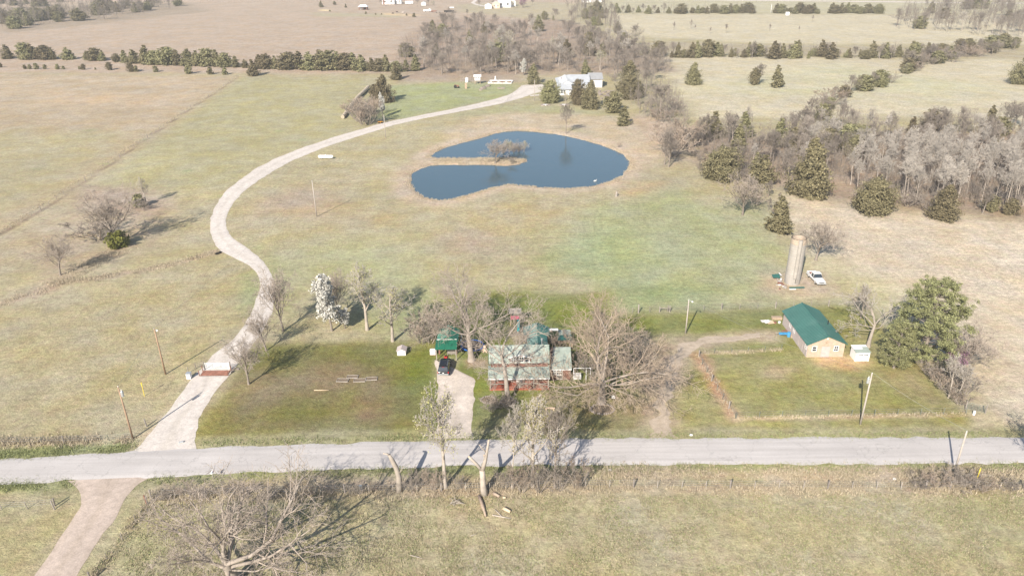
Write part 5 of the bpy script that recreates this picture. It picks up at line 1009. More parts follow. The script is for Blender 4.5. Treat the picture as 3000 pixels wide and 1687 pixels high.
def trailer(name, label, px, L, hh, mat, cat, rz=0):
    g = GT(px); t = thing(name, label, cat, (g.x, g.y, tz(g.x, g.y)), rz); MB().box(-L/2, L/2, -1.1, 1.1, .6, hh).build('body', M[mat], t, bevel=.15)
    for x in (-L * .25, L * .3):
        for y in (-1.0, 1.0): MB().lathe([(.05, -.15), (.42, -.15), (.42, .15), (.05, .15)], 12, (x, y, .42), 'y').build('wheel', M['black'], t)
    return t
t = trailer('camper', 'white camper parked in the top edge farmyard', T6(2140, 95), 9, 3.4, 'white', 'camper'); MB().box(-3, 3, -1.14, -1.105, 1.8, 2.4).build('window', M['glass'], t)
barnlet('white_shed', 'white shed at the right of the top edge farmyard', T6(2440, 125), 5, 5, 3.2, 'white', 'grey_roof')
t = trailer('stock_truck', 'white farm truck parked at the edge of the far field', T6(2520, 255), 8, 2.2, 'white', 'truck'); MB().box(1.5, 3.2, -1.0, 1.0, 2.2, 3.0).build('cab', M['white'], t, bevel=.2)
trailer('hay_wagon', 'rusty wagon right of the white farm truck', T7(75, 262), 6, 1.5, 'rust', 'wagon'); trailer('flat_trailer', 'dark flat trailer right of the rusty wagon', T7(165, 272), 6, 1.0, 'greywood', 'trailer')
t = trailer('covered_trailer', 'dark trailer with a white canopy in the far field', T7(400, 270), 10, 2.2, 'dark', 'trailer'); MB().slab([(.5, -1.8, 4.6), (5, -1.8, 4.6), (5, 1.8, 5.2), (.5, 1.8, 5.2)], .15).build('canopy', M['white'], t)
for x in (.8, 4.7): MB().tube([(x, -1, 2.2), (x, -1, 4.7)], .1, 6).build('canopy_post', M['galv'], t)
barnlet('far_shed', 'small white shed by the far lane', T7(1220, 190), 7, 6, 3.5, 'white', 'white'); barnlet('far_shed', 'cream shed between the small shed and the far white house', T7(1385, 180), 8, 6, 5, 'cream', 'offwhite'); barnlet('far_cottage', 'white gabled house beside the purple tree at the top', T7(1560, 165), 14, 10, 6.5, 'white', 'white', 'house'); barnlet('far_shed', 'white shed right of the far gabled house', T7(1705, 140), 9, 8, 5, 'white', 'white')
barnlet('far_hall', 'long white building cut by the top edge', (1735, 8), 22, 10, 5, 'white', 'white', 'building'); barnlet('grey_shed', 'pale little hut in front of the top right hedge', (2045, 38), 4, 4, 3, 'offwhite', 'grey_roof')
g = GT((2306, 47)); tag(MB().box(-1.5, 1.5, -1, 1, .3, 3.2).box(-1.3, -1.1, -.8, -.6, 0, .3).box(1.1, 1.3, -.8, -.6, 0, .3).build('white_container', M['white'], None, (g.x, g.y, tz(g.x, g.y)), bevel=.1), 'small white box standing in the upper pale field', 'container')
def cow(label, px, mat, rz, graze):
    g = GT(px); mb = MB(); mb.tube([(-1.0, 0, 1.05), (-.85, 0, 1.05), (-.3, 0, 1.0), (.4, 0, 1.0), (.85, 0, 1.08), (1.05, 0, 1.12)], [.12, .34, .42, .44, .36, .16], 10)
    hz = .35 if graze else 1.35; mb.tube([(.8, 0, 1.15), (1.2, 0, (hz + 1.2) / 2 + .05), (1.5, 0, hz)], [.27, .2, .15], 8).tube([(1.42, 0, hz + .06), (1.62, 0, hz - .02), (1.9, 0, hz - .18)], [.15, .14, .08], 8).tube([(-.98, 0, 1.25), (-1.15, 0, .9), (-1.15, 0, .45)], [.05, .03, .05], 5)
    for x in (-.72, .68):
        for y in (-.22, .22): mb.tube([(x, y, .95), (x + (.06 if x < 0 else -.02), y, .5), (x - (.05 if x < 0 else 0), y, 0)], [.17, .09, .07], 6)
    for y in (-.17, .17): mb.tube([(1.44, y * .7, hz + .1), (1.42, y * 1.7, hz + .08)], [.05, .03], 5)
    o = mb.build('cow', mat, None, (g.x, g.y, tz(g.x, g.y)), smooth=True); o.rotation_euler = (0, 0, rz); return tag(o, label, 'cow')
dk = plain('dark brown hide', (0.06, 0.04, 0.035), .8); wt = plain('cream hide', (0.55, 0.48, 0.42), .8)
cow('dark cow grazing nearest in the far field', T6(1800, 300), dk, 2.6, True); cow('dark cow standing behind the nearest cow', T6(1885, 270), dk, 3.0, False); cow('cream cow right of the two dark cows', T6(2010, 285), wt, 3.1, True)

# ------------------------------------------------------------------ standing dead grass and weeds: uncountable
def tufts(name, label, regions, mat, hgt=(.3, .7), seed=1, blades=5):
    rng = np.random.default_rng(seed); C = []
    for pts, n, wd in regions:
        P = npoly(pts); d = np.concatenate([[0], np.cumsum(np.hypot(*np.diff(P, axis=0).T))]); t = rng.uniform(0, d[-1], n)
        X = np.interp(t, d, P[:, 0]) + rng.normal(0, wd / 2, n); Y = np.interp(t, d, P[:, 1]) + rng.normal(0, wd / 2, n); C.append(np.column_stack([X, Y]))
    C = np.concatenate(C); k = fbm(C[:, 0] / 3, C[:, 1] / 3, 3) + rng.normal(0, .12, len(C)) > -.08; C = C[k]; C = np.repeat(C, blades, 0) + rng.normal(0, .12, (len(C) * blades, 2)); n = len(C); Z = terrain(C)
    hh = rng.uniform(*hgt, n); a = rng.uniform(0, 6.28, n); w = rng.uniform(.03, .07, n); le = rng.normal(0, .35, (n, 2)) * hh[:, None]
    b0 = np.column_stack([C[:, 0] - w * np.cos(a), C[:, 1] - w * np.sin(a), Z - .05]); b1 = np.column_stack([C[:, 0] + w * np.cos(a), C[:, 1] + w * np.sin(a), Z - .05]); tp = np.column_stack([C + le, Z + hh])
    V = np.stack([b0, b1, tp], 1).reshape(-1, 3); o = obj(name, npmesh(name, V, None, np.arange(n * 3).reshape(-1, 3), M[mat])); stuff(o); return tag(o, label, 'grass')
ROADF = [(380,1250),(640,1241),(1000,1235),(1480,1224),(2100,1227),(2650,1230)]
tufts('dead_grass', 'tan dead grass along fences, banks and verges', [(ROADF, 5000, 1.8), ([(1500,1188),(2000,1192),(2600,1194)], 3000, 1.8), (POND + [POND[0]], 5000, 1.8), ([(1852,1052),(2430,1041)], 350, .4), ([(1758,896),(1850,1052)], 120, .8), ([(1760,890),(1965,880)], 150, .5), ([(-60,622),(600,192)], 1500, 1.0), ([(-60,790),(60,745),(160,712),(330,686),(450,662),(545,634)], 1500, 2.0), ([(-120,1116),(330,1106)], 1500, 1.4), ([(372,1268),(230,1460)], 220, .7), ([(1090,404),(1300,404)], 1500, 1.6), ([(120,725),(300,625)], 1200, 3.0), ([(2280,1205),(2480,1205)], 1500, 2.2)], 'straw', (.15, .5))
tufts('verge_grass', 'green grass tufts on the road verges and ditch', [([(-100,1152),(330,1126)], 2200, 1.6), ([(-100,1226),(180,1214)], 1300, 1.4), ([(380,1206),(800,1187),(1300,1177),(2650,1173)], 4500, 1.4), ([(500,1116),(1000,1102),(2500,1094)], 3000, 1.2)], 'grass', (.10, .26), 2)
def meadow(name, label, poly, n, mat, hgt, seed):
    rng = np.random.default_rng(seed); P = npoly(poly); pp = np.array([D(*p) for p in poly]); q = rng.uniform(pp.min(0), pp.max(0), (n * 2, 2)); C = np.array([(G(tuple(a)).x, G(tuple(a)).y) for a in q]); C = C[sdist(C, P) < 0][:n]
    C = C[fbm(C[:, 0] / 2.5, C[:, 1] / 2.5, 3) + rng.normal(0, .15, len(C)) > 0]; C = np.repeat(C, 3, 0) + rng.normal(0, .10, (len(C) * 3, 2)); m_ = len(C); Z = terrain(C); hh = rng.uniform(*hgt, m_); a = rng.uniform(0, 6.28, m_); w = rng.uniform(.03, .08, m_); le = rng.normal(0, .5, (m_, 2)) * hh[:, None]
    V = np.stack([np.column_stack([C[:, 0] - w * np.cos(a), C[:, 1] - w * np.sin(a), Z - .02]), np.column_stack([C[:, 0] + w * np.cos(a), C[:, 1] + w * np.sin(a), Z - .02]), np.column_stack([C + le, Z + hh])], 1).reshape(-1, 3)
    o = obj(name, npmesh(name, V, None, np.arange(m_ * 3).reshape(-1, 3), M[mat])); stuff(o); return tag(o, label, 'grass')
meadow('meadow_grass', 'straw coloured sward of the near field', [(360,1270),(1000,1250),(2620,1240),(2640,1480),(200,1480)], 42000, 'sward', (.08, .2), 5)
meadow('meadow_tufts', 'greener tufts scattered in the near field', [(360,1270),(1000,1250),(2620,1240),(2640,1480),(200,1480)], 26000, 'grass', (.06, .2), 6)

# ------------------------------------------------------------------ thin haze volume, added over everything to lift the dark tones
if HAZE:
    hz = MB().box(-1500, 1500, -300, 2600, -4.0, 72.0)
    hm = bpy.data.materials.new('haze'); hm.use_nodes = True; nt = hm.node_tree
    for n_ in list(nt.nodes):
        if n_.type != 'OUTPUT_MATERIAL': nt.nodes.remove(n_)
    pv_ = nt.nodes.new('ShaderNodeVolumePrincipled'); pv_.inputs['Color'].default_value = (0.97, 0.95, 0.92, 1); pv_.inputs['Density'].default_value = HAZE; pv_.inputs['Anisotropy'].default_value = 0.0
    nt.links.new(pv_.outputs[0], [n_ for n_ in nt.nodes if n_.type == 'OUTPUT_MATERIAL'][0].inputs['Volume'])
    stuff(hz.build('haze', hm))
# ------------------------------------------------------------------ vegetation: skeletons grown branch by branch, leaves as small faces
def nrm(v): return v / max(np.linalg.norm(v), 1e-9)
def tubes(polys, sides):
    """polys: list of (points n x 3, radii n); all tubes of one branch order in one go"""
    Vs, Qs = [], []; off = 0
    by = {}
    for p, r in polys: by.setdefault(len(p), []).append((p, r))
    for n, lst in by.items():
        P = np.array([a for a, _ in lst]); R = np.array([b for _, b in lst]); B = len(lst)
        T = np.gradient(P, axis=1); T /= np.maximum(np.linalg.norm(T, axis=2, keepdims=True), 1e-9)
        dd = P[:, -1] - P[:, 0]; ref = np.where((np.abs(dd[:, 2]) < 0.8 * np.linalg.norm(dd, axis=1))[:, None], np.array([0, 0, 1.0]), np.array([1.0, 0, 0]))
        u = np.cross(T, ref[:, None, :]); u /= np.maximum(np.linalg.norm(u, axis=2, keepdims=True), 1e-9); w = np.cross(T, u)
        a = np.arange(sides) * 2 * np.pi / sides
        V = P[:, :, None, :] + R[:, :, None, None] * (u[:, :, None, :] * np.cos(a)[None, None, :, None] + w[:, :, None, :] * np.sin(a)[None, None, :, None])
        idx = np.arange(B * n * sides).reshape(B, n, sides) + off; nx_ = np.roll(idx, -1, 2)
        Qs.append(np.stack([idx[:, :-1], nx_[:, :-1], nx_[:, 1:], idx[:, 1:]], -1).reshape(-1, 4)); Vs.append(V.reshape(-1, 3)); off += B * n * sides
    return np.concatenate(Vs), np.concatenate(Qs)
def merge(parts):
    V, Qd = [], []; off = 0
    for v, q in parts: V.append(v); Qd.append(q + off); off += len(v)
    return np.concatenate(V), np.concatenate(Qd)
def skeleton(rng, H, trunk_h=0.35, r0=0.3, lean=(0, 0), limbs=8, counts=(7, 6, 5), angle=(35, 65), limb_len=0.5, up=0.25, wig=0.16, ratio=(0.58, 0.58, 0.62), tw=0.018, custom=None, stems=1, top=True, stem_spread=0.25, up2=None):
    lv = [[], [], [], [], []]
    def grow(p, d, L, r, lev, upw):
        n = (7, 6, 5, 4, 3)[lev]; pts = [p.copy()]; st = L / (n - 1)
        for i in range(n - 1):
            d = nrm(d + rng.normal(0, wig * (0.22 if lev == 0 else 1.0), 3) + np.array([0, 0, upw])); p = p + d * st; pts.append(p.copy())
        pts = np.array(pts); tip = (0.55, 0.22, 0.3, 0.4, 0.5)[lev]; rad = np.maximum(r * np.linspace(1, tip, n) ** 1.0, tw)
        lv[lev].append((pts, rad)); return pts, rad
    def kids(pts, rad, L, lev):
        if lev >= 4: return
        nc = counts[lev - 1]; az = rng.random() * 6.28
        for k in range(nc):
            t = 0.22 + 0.76 * (k + rng.random() * 0.8) / nc; i = min(int(t * (len(pts) - 1)), len(pts) - 2); f = t * (len(pts) - 1) - i
            p = pts[i] * (1 - f) + pts[i + 1] * f; d = nrm(pts[i + 1] - pts[i]); az += 2.4 + rng.normal(0, 0.4)
            a = math.radians(rng.uniform(28, 62)); ref = np.array([0, 0, 1.0]) if abs(d[2]) < 0.9 else np.array([1.0, 0, 0])
            u = nrm(np.cross(d, ref)); w = np.cross(d, u); nd = d * math.cos(a) + (u * math.cos(az) + w * math.sin(az)) * math.sin(a)
            LL = L * ratio[lev - 1] * rng.uniform(0.6, 1.15) * (1.1 - 0.45 * t); rr = (rad[i] * (1 - f) + rad[i + 1] * f) * 0.52
            c, cr = grow(p, nd, LL, rr, lev + 1, (up if up2 is None else up2) * 0.35); kids(c, cr, LL, lev + 1)
    for s_ in range(stems):
        sa = s_ * 6.28 / max(stems, 1) + rng.random(); d0 = nrm(np.array([lean[0] + (stem_spread * math.cos(sa) if stems > 1 else 0), lean[1] + (stem_spread * math.sin(sa) if stems > 1 else 0), 1.0]))
        TL = H * (trunk_h * (2.0 if not top and not custom else 1) if custom or not top else 0.78)
        tp, tr = grow(np.array([0.12 * math.cos(sa) * (stems > 1), 0.12 * math.sin(sa) * (stems > 1), -0.15]), d0, TL, r0 / math.sqrt(stems), 0, 0.02)
        tr[0] *= 1.35; tr[1] *= 1.08
        if custom:
            for (t, azd, el, L, rr) in custom:
                i = min(int(t * 6), 5); f = t * 6 - i; p = tp[i] * (1 - f) + tp[i + 1] * f; e = math.radians(el); a = math.radians(azd)
                d = np.array([math.cos(e) * math.sin(a), math.cos(e) * math.cos(a), math.sin(e)])
                c, cr = grow(p, d, L, rr * (0.68 if r0 > .6 else 0.6), 1, up * 0.4); kids(c, cr, L, 1)
        else:
            az = rng.random() * 6.28; nl = max(3, limbs // stems) if stems > 1 else limbs
            lo = trunk_h / 0.78 if top else 0.5
            for k in range(nl):
                t = lo + (0.99 - lo) * (k + rng.random() * 0.5) / nl; i = min(int(t * 6), 5); f = t * 6 - i
                p = tp[i] * (1 - f) + tp[i + 1] * f; az += 2.4 + rng.normal(0, 0.35); a = math.radians(rng.uniform(*angle)) * (1.15 - 0.45 * (t - lo) / max(1 - lo, 0.01))
                d = np.array([math.cos(az) * math.sin(a), math.sin(az) * math.sin(a), math.cos(a)])
                L = H * limb_len * rng.uniform(0.8, 1.15) * (1.0 - 0.4 * (t - lo) / max(1 - lo, 0.01)); rr = (tr[i] * (1 - f) + tr[i + 1] * f) * 0.55
                c, cr = grow(p, d, L, rr, 1, up * 0.4); kids(c, cr, L, 1)
            c, cr = grow(tp[-1], nrm(tp[-1] - tp[-2]), H * 0.22, tr[-1] * 0.9, 1, up * 0.4); kids(c, cr, H * 0.25, 1)
    return lv
def cards(rng, C, size, bias=None, asp=(0.45, 0.9)):
    """one small four-cornered leaf spray at each centre"""
    n = len(C); a = rng.normal(size=(n, 3)); a /= np.linalg.norm(a, axis=1, keepdims=True)
    if bias is not None: a = a + bias; a /= np.maximum(np.linalg.norm(a, axis=1, keepdims=True), 1e-9)
    r = rng.normal(size=(n, 3)); u = np.cross(a, r); u /= np.maximum(np.linalg.norm(u, axis=1, keepdims=True), 1e-9); w = np.cross(a, u)
    s = size * rng.uniform(0.55, 1.3, n)[:, None]; e = rng.uniform(*asp, n)[:, None]
    V = np.stack([C - u * s, C - w * s * e, C + u * s, C + w * s * e * 0.8], 1).reshape(-1, 3)
    return V, np.arange(n * 4).reshape(-1, 4)
PROTO = {}
def reg(key, H, trunk, crown, tmat, cmat, extra=None):
    PROTO[key] = dict(H=H, trunk=npmesh(key + '_trunk', *trunk, None, tmat, True), crown=npmesh(key + '_crown', *crown, None, cmat, False) if crown is not None else None,
                      extra=npmesh(key + '_leaves', *extra[0], None, extra[1], False) if extra else None)
def bare(key, seed, H, tmat='bark', cmat='twig', buds=None, bud_n=0, bud_s=0.12, droop=0.0, **k):
    rng = np.random.default_rng(seed); lv = skeleton(rng, H, **k)
    tr = merge([tubes(lv[0], 8)] + ([tubes(lv[1], 5)] if lv[1] else []))
    cr = merge([tubes(lv[2], 4)] + ([tubes(lv[3], 3)] if lv[3] else []) + ([tubes(lv[4], 3)] if lv[4] else []))
    zmax = max(cr[0][:, 2].max(), tr[0][:, 2].max())
    ex = None
    if buds:
        ends = np.concatenate([p[1:] for p, _ in (lv[4] or lv[3])]); C = ends[rng.integers(0, len(ends), bud_n)] + rng.normal(0, 0.12, (bud_n, 3)); C[:, 2] -= droop * rng.random(bud_n)
        ex = (cards(rng, C, bud_s), M[buds])
    reg(key, zmax, tr, cr, M[tmat], M[cmat], ex)
def conifer(key, seed, H, W, mat='cedar', plumes=130, per=46, size=0.24, shape='cone', base=0.02, tmat='bark', spread=1.0):
    rng = np.random.default_rng(seed); C = []; Bv = []
    lump = rng.random(7) * 6.28
    subs = [(0, 0, 1.0, 1.0)] + [(rng.uniform(.16, .30) * W * math.cos(a0), rng.uniform(.16, .30) * W * math.sin(a0), rng.uniform(.55, .88), rng.uniform(.45, .65)) for a0 in rng.uniform(0, 6.28, 4 if shape != 'col' else 1)]
    H0, W0 = H, W
    for i in range(plumes):
        sx, sy, sh_, sw_ = subs[0] if rng.random() < .55 else subs[rng.integers(0, len(subs))]; H, W = H0 * sh_, W0 * sw_ * (.92 if sw_ == 1.0 else 1)
        t = base + (0.985 - base) * rng.random() ** (1.15 if shape == 'cone' else 0.95)
        pr = {'cone': min(1, (t / 0.14 + 0.45)) * (1 - t) ** 0.72 * 1.08, 'round': min(1, (t / 0.2) + 0.45) * math.sqrt(max(0.02, 1 - ((t - 0.32) / 0.70) ** 2)), 'col': min(1, t / 0.1 + 0.5) * (1 - t ** 2.4) ** 0.8}[shape]
        az = i * 2.399 + rng.normal(0, 0.3); lf = 1 + 0.20 * math.sin(3 * az + lump[0] + 4 * t) + 0.14 * math.sin(5 * az + lump[1] - 7 * t) + rng.normal(0, 0.17)
        R = W / 2 * max(pr, 0.05) * lf; c = np.array([sx + math.cos(az) * R * 0.72, sy + math.sin(az) * R * 0.72, t * H]); out = np.array([math.cos(az), math.sin(az), 0.0]); d = nrm(out + np.array([0, 0, 0.55 if shape != 'pine' else 0.2]))
        L = max(0.35, 0.40 * R) * spread; wd = max(0.16, 0.15 * R + 0.05 * W / 2) * spread
        n = int(per * (0.6 + 0.8 * pr)); s = rng.uniform(-1.1, 1.0, n)[:, None]
        p = c + d * s * L + rng.normal(0, 1, (n, 3)) * wd * (0.75 - 0.35 * s) * np.array([1, 1, 0.75]); C.append(p); Bv.append(np.tile(out * 0.7 + np.array([0, 0, 0.9]), (n, 1)))
    H, W = H0, W0
    C = np.concatenate(C); Bv = np.concatenate(Bv); C[:, 2] = np.maximum(C[:, 2], 0.08)
    tr = [(np.array([[0, 0, -0.2], [0.02, 0, H * 0.3], [0, 0.03, H * 0.6], [0, 0, H * 0.93]]), np.array([0.045, 0.032, 0.02, 0.008]) * W * 0.8)]
    for i in range(18):
        t = 0.08 + 0.8 * i / 18; az = i * 2.4; R = W * 0.36 * (1 - t); tr.append((np.array([[0, 0, t * H], [math.cos(az) * R * 0.5, math.sin(az) * R * 0.5, t * H + 0.12 * R], [math.cos(az) * R, math.sin(az) * R, t * H + 0.4 * R]]), np.array([0.012, 0.009, 0.005]) * W * 0.6))
    reg(key, H, tubes(tr, 6), cards(rng, C, size, Bv), M[tmat], M[mat])
def put(key, g, H, label, cat='tree', name='bare_tree', group=None, rz=None, wx=1.0, zsink=0.0):
    pr = PROTO[key]; s = H / pr['H']; rz = random.uniform(0, 6.28) if rz is None else rz
    t = thing(name, label, cat, (g.x, g.y, tz(g.x, g.y) - zsink), rz, group, (s * wx, s * wx, s))
    obj('trunk', pr['trunk'], t)
    if pr['crown']: obj('crown', pr['crown'], t)
    if pr['extra']: obj('leaves' if 'pear' not in key else 'blossom', pr['extra'], t)
    return t
def putpx(key, b, top, label, **k):                    # base and top rows in the photo's own pixels
    g = GT(b); return put(key, g, max(0.6, height_at(g, top)), label, **k)

# prototypes
for i in range(5): bare('bare%d' % i, 20 + i, 11.0, 'bark', 'twig', trunk_h=0.24 + 0.03 * i, r0=0.20, limbs=10, counts=(6, 6, 4), angle=(25, 55), limb_len=0.42, up=0.32, tw=0.022)
for i in range(4): bare('slim%d' % i, 40 + i, 12.0, 'palebark', 'paletwig', trunk_h=0.45, r0=0.15, limbs=9, counts=(6, 5, 4), angle=(18, 42), limb_len=0.33, up=0.35, tw=0.026)
for i in range(3): bare('brush%d' % i, 60 + i, 3.0, 'twig', 'twig' if i != 1 else 'redtwig', trunk_h=0.2, r0=0.10, stems=7, stem_spread=0.75, limbs=21, counts=(4, 4, 2), angle=(25, 60), limb_len=0.5, up=0.2, tw=0.014)
for i in range(2): bare('bud%d' % i, 70 + i, 9.0, 'palebark', 'paletwig', 'bud', 1500, 0.07, 0.3, trunk_h=0.3, r0=0.2, limbs=9, counts=(6, 5, 4), angle=(28, 55), limb_len=0.42, up=0.25, tw=0.018)
for i in range(2): bare('pear%d' % i, 80 + i, 8.0, 'bark', 'twig', 'blossom', 12000, 0.15, 0.0, trunk_h=0.12, r0=0.16, limbs=14, counts=(6, 5, 4), angle=(25, 55), limb_len=0.36, up=0.45, tw=0.012)
for i in range(3): bare('vase%d' % i, 130 + i, 9.0, 'bark', 'oaktwig', trunk_h=0.16, r0=0.16, limbs=12, counts=(7, 5, 4), angle=(16, 40), limb_len=0.60, up=0.10, tw=0.016, top=False, ratio=(0.5, 0.55, 0.6))
bare('redbud', 90, 5.0, 'bark', 'twig', 'pinkbud', 2200, 0.09, 0, trunk_h=0.2, r0=0.1, stems=3, limbs=12, counts=(5, 5, 3), angle=(30, 60), limb_len=0.45, up=0.2, tw=0.012)
for i, (H, W, sh) in enumerate([(8, 5.0, 'cone'), (7, 5.6, 'round'), (8.5, 4.4, 'cone'), (7, 5.0, 'round'), (9, 4.0, 'col'), (7.5, 6.0, 'cone')]): conifer('cedar%d' % i, 100 + i, H, W, shape=sh)
conifer('bigcedar', 120, 9, 8.0, plumes=240, per=60, size=0.21, shape='cone'); conifer('bigcedar1', 121, 8, 8.5, plumes=240, per=60, size=0.21, shape='round')
conifer('minicedar', 122, 3, 2.4, plumes=45, per=36, size=0.2, shape='round'); conifer('greenbush', 123, 2.2, 3.0, 'bushgreen', plumes=60, per=45, size=0.16, shape='round')

# ---- single trees one can point at
oak = dict(r0=0.66, counts=(9, 8, 5), up=0.12, wig=0.24, tw=0.017, ratio=(0.55, 0.55, 0.6))
bare('frontoak', 215, 14, 'oakbark', 'oaktwig', trunk_h=0.24, lean=(0, 0.0),
     custom=[(0.99, -8, 72, 9.0, 0.34), (0.95, 35, 50, 8.5, 0.34), (0.98, 62, 36, 13.0, 0.42), (0.80, 78, 24, 11.5, 0.34), (0.9, -60, 44, 9.0, 0.30), (0.7, -82, 14, 9.5, 0.28), (0.85, -35, 55, 9, 0.28), (0.75, 150, 32, 7, 0.22), (0.92, 10, 40, 10, 0.3), (0.66, 105, 18, 7.5, 0.2), (0.8, -120, 30, 7, 0.2)], **oak)
bare('houseoak', 202, 14, 'oakbark', 'oaktwig', trunk_h=0.50, r0=0.36, counts=(8, 7, 4), up=0.2, wig=0.22, tw=0.015,
     custom=[(0.99, 10, 70, 7, 0.22), (0.97, -50, 48, 6.5, 0.2), (0.95, 60, 50, 6.5, 0.2), (0.85, -100, 30, 5.5, 0.15), (0.80, 110, 28, 5.0, 0.15), (0.62, -75, 5, 4.5, 0.12), (0.9, 180, 45, 5, 0.16), (0.9, 150, 62, 5.5, 0.16), (0.5, 85, -8, 3.0, 0.07), (0.4, -60, -5, 2.5, 0.06)])
bare('wideoak', 203, 13, 'oakbark', 'oaktwig', trunk_h=0.34, r0=0.45, counts=(9, 8, 5), up=0.16, wig=0.22, tw=0.015,
     custom=[(0.99, -5, 78, 8.5, 0.34), (0.97, -55, 52, 8.0, 0.28), (0.97, 55, 50, 8.0, 0.28), (0.9, -95, 28, 7.5, 0.22), (0.85, 92, 24, 8.0, 0.2), (0.95, 150, 45, 6.5, 0.2), (0.95, -150, 42, 6.5, 0.2), (0.8, 20, 35, 7, 0.2)])
bare('thorntree', 204, 13, 'oakbark', 'warmtwig', trunk_h=0.26, r0=0.50, counts=(9, 8, 5), up=0.10, wig=0.24, tw=0.015, ratio=(0.58, 0.56, 0.6),
     custom=[(0.99, -10, 75, 9, 0.32), (0.99, 40, 58, 9, 0.3), (0.97, -55, 50, 9, 0.28), (0.92, 75, 34, 10, 0.28), (0.86, -85, 26, 9, 0.24), (0.80, 95, 12, 9, 0.22), (0.75, 120, 20, 8, 0.2), (0.75, -115, 18, 7.5, 0.18), (0.95, 170, 42, 7, 0.2), (0.9, 20, 38, 9.5, 0.25), (0.9, -25, 40, 9, 0.25), (0.68, 60, 2, 8, 0.18), (0.7, -160, 12, 6, 0.15)])
bare('deadtree', 205, 12, 'palebark', 'paletwig', trunk_h=0.35, r0=0.34, counts=(6, 4, 3), up=0.16, wig=0.2, tw=0.024, ratio=(0.55, 0.5, 0.45),
     custom=[(0.99, 20, 65, 7, 0.24), (0.97, 65, 48, 7, 0.22), (0.9, -70, 40, 7.5, 0.2), (0.85, -95, 18, 7, 0.16), (0.95, -20, 62, 7, 0.2), (0.8, 110, 25, 4.5, 0.14), (0.75, -110, 5, 5, 0.11)])
def nth(k): return '%d%s' % (k, 'th' if 10 < k % 100 < 14 else {1: 'st', 2: 'nd', 3: 'rd'}.get(k % 10, 'th'))
def one(key, b, top, label, name='bare_tree', cat='tree', group=None, **k): return putpx(key, b, top, label, name=name, cat=cat, group=group, **k)
one('frontoak', (690, 1702), 1372, 'huge spreading leafless oak in the near field at the bottom left', 'oak_tree', rz=0.0, wx=1.25)
one('houseoak', D(1278, 1010), D(0, 752)[1], 'tall leafless oak with one straight trunk rising before the house porch', 'oak_tree', rz=0.0)
one('wideoak', D(1186, 907), D(0, 672)[1], 'broad pale leafless oak between the carport and the house', 'oak_tree', rz=0.0)
one('thorntree', D(1513, 1012), D(0, 782)[1], 'dense brown spreading leafless tree right of the house', 'spreading_tree', rz=0.0, wx=1.05)
one('bare1', D(1498, 905), D(0, 770)[1], 'leafless tree behind the brown spreading tree near the back yard', rz=1.0, wx=1.2)
one('deadtree', D(2183, 872), D(0, 715)[1], 'pale dead tree standing behind the small white shed', 'dead_tree', rz=0.0)
one('bare2', D(2165, 800), D(0, 716)[1], 'grey leafless tree beyond the barn, left of the dead tree', wx=1.1)
one('vase0', Q(2480, 860, 4.262, 1440, 980), 950, 'wide leafless tree with fanned branches right of the large pine', wx=1.3)
one('slim1', Q(2480, 860, 4.262, 1270, 1300), 1040, 'pale slender tree on the lot corner below the pine', wx=1.2)
one('slim2', Q(2480, 860, 4.262, 1375, 1320), 1060, 'pale slender tree nearest the metal gate on the lot corner', wx=1.2)
one('redbud', Q(2480, 860, 4.262, 1330, 990), 1020, 'small pink budding tree under the large pine', 'redbud_tree')
one('vase0', D(626, 966), D(0, 825)[1], 'slim leafless tree leaning by the cattle guard on the lot corner', wx=0.85)
one('vase1', D(670, 882), D(0, 770)[1], 'slim leafless tree beside the drive behind the lot corner', wx=0.9)
one('vase2', D(713, 833), D(0, 660)[1], 'tall thin leafless tree beside the bend of the gravel drive', wx=0.75)
one('pear0', D(835, 832), D(0, 692)[1], 'large white blossoming tree in the pasture left of the carport', 'blossoming_tree', wx=0.92)
one('pear1', D(868, 826), D(0, 775)[1], 'low white blossoming bush at the foot of the large blossoming tree', 'blossoming_bush', 'bush', wx=1.1)
one('vase2', D(852, 790), D(0, 668)[1], 'leafless tree right behind the large white blossoming tree')
one('bud0', D(924, 830), D(0, 650)[1], 'tall yellow green budding tree right of the white blossom', 'budding_tree')
one('bud1', D(988, 858), D(0, 715)[1], 'spreading pale green budding tree left of the carport', 'budding_tree', wx=1.2)
for k, (x, y, t) in enumerate(((1062, 862, 800), (1085, 860, 790), (1105, 850, 780))): one('brush%d' % (k % 3), D(x, y), D(0, t)[1], 'grey leafless shrub crowding behind the carport', 'bare_shrub', 'shrub', 'shrubs behind the carport', wx=1.0)
one('vase1', D(152, 692), D(0, 585)[1], 'lone leafless tree nearest the left edge of the pasture', wx=1.1)
one('vase0', D(288, 612), D(0, 460)[1], 'grey leafless tree behind the green bush in the left pasture', wx=1.15)
one('brush0', D(250, 600), D(0, 545)[1], 'low brushy thicket left of the green bush in the pasture', 'bare_shrub', 'shrub', wx=2.0)
one('greenbush', D(300, 620), D(0, 584)[1], 'round olive green bush alone in the left pasture', 'green_bush', 'bush', wx=1.0)
one('bud0', D(368, 512), D(0, 438)[1], 'budding tree above the cedar clump in the left pasture', 'budding_tree', wx=0.9)
one('minicedar', D(352, 520), D(0, 487)[1], 'scrubby little cedar under the budding pasture tree', 'cedar_tree', wx=1.3)
one('brush2', D(362, 528), D(0, 500)[1], 'pale leafless shrub at the foot of the pasture cedar', 'bare_shrub', 'shrub', wx=1.2)
one('bare3', (1658, 392), 298, 'leafless tree on the far bank of the pond', wx=0.9)
one('brush1', D(1557, 371), D(0, 357)[1], 'tiny leafless sapling on the right bank of the pond', 'bare_shrub', 'shrub', wx=0.6)
one('vase1', (1451, 478), 406, 'grey leafless tree at the left end of the pond island', wx=1.5)
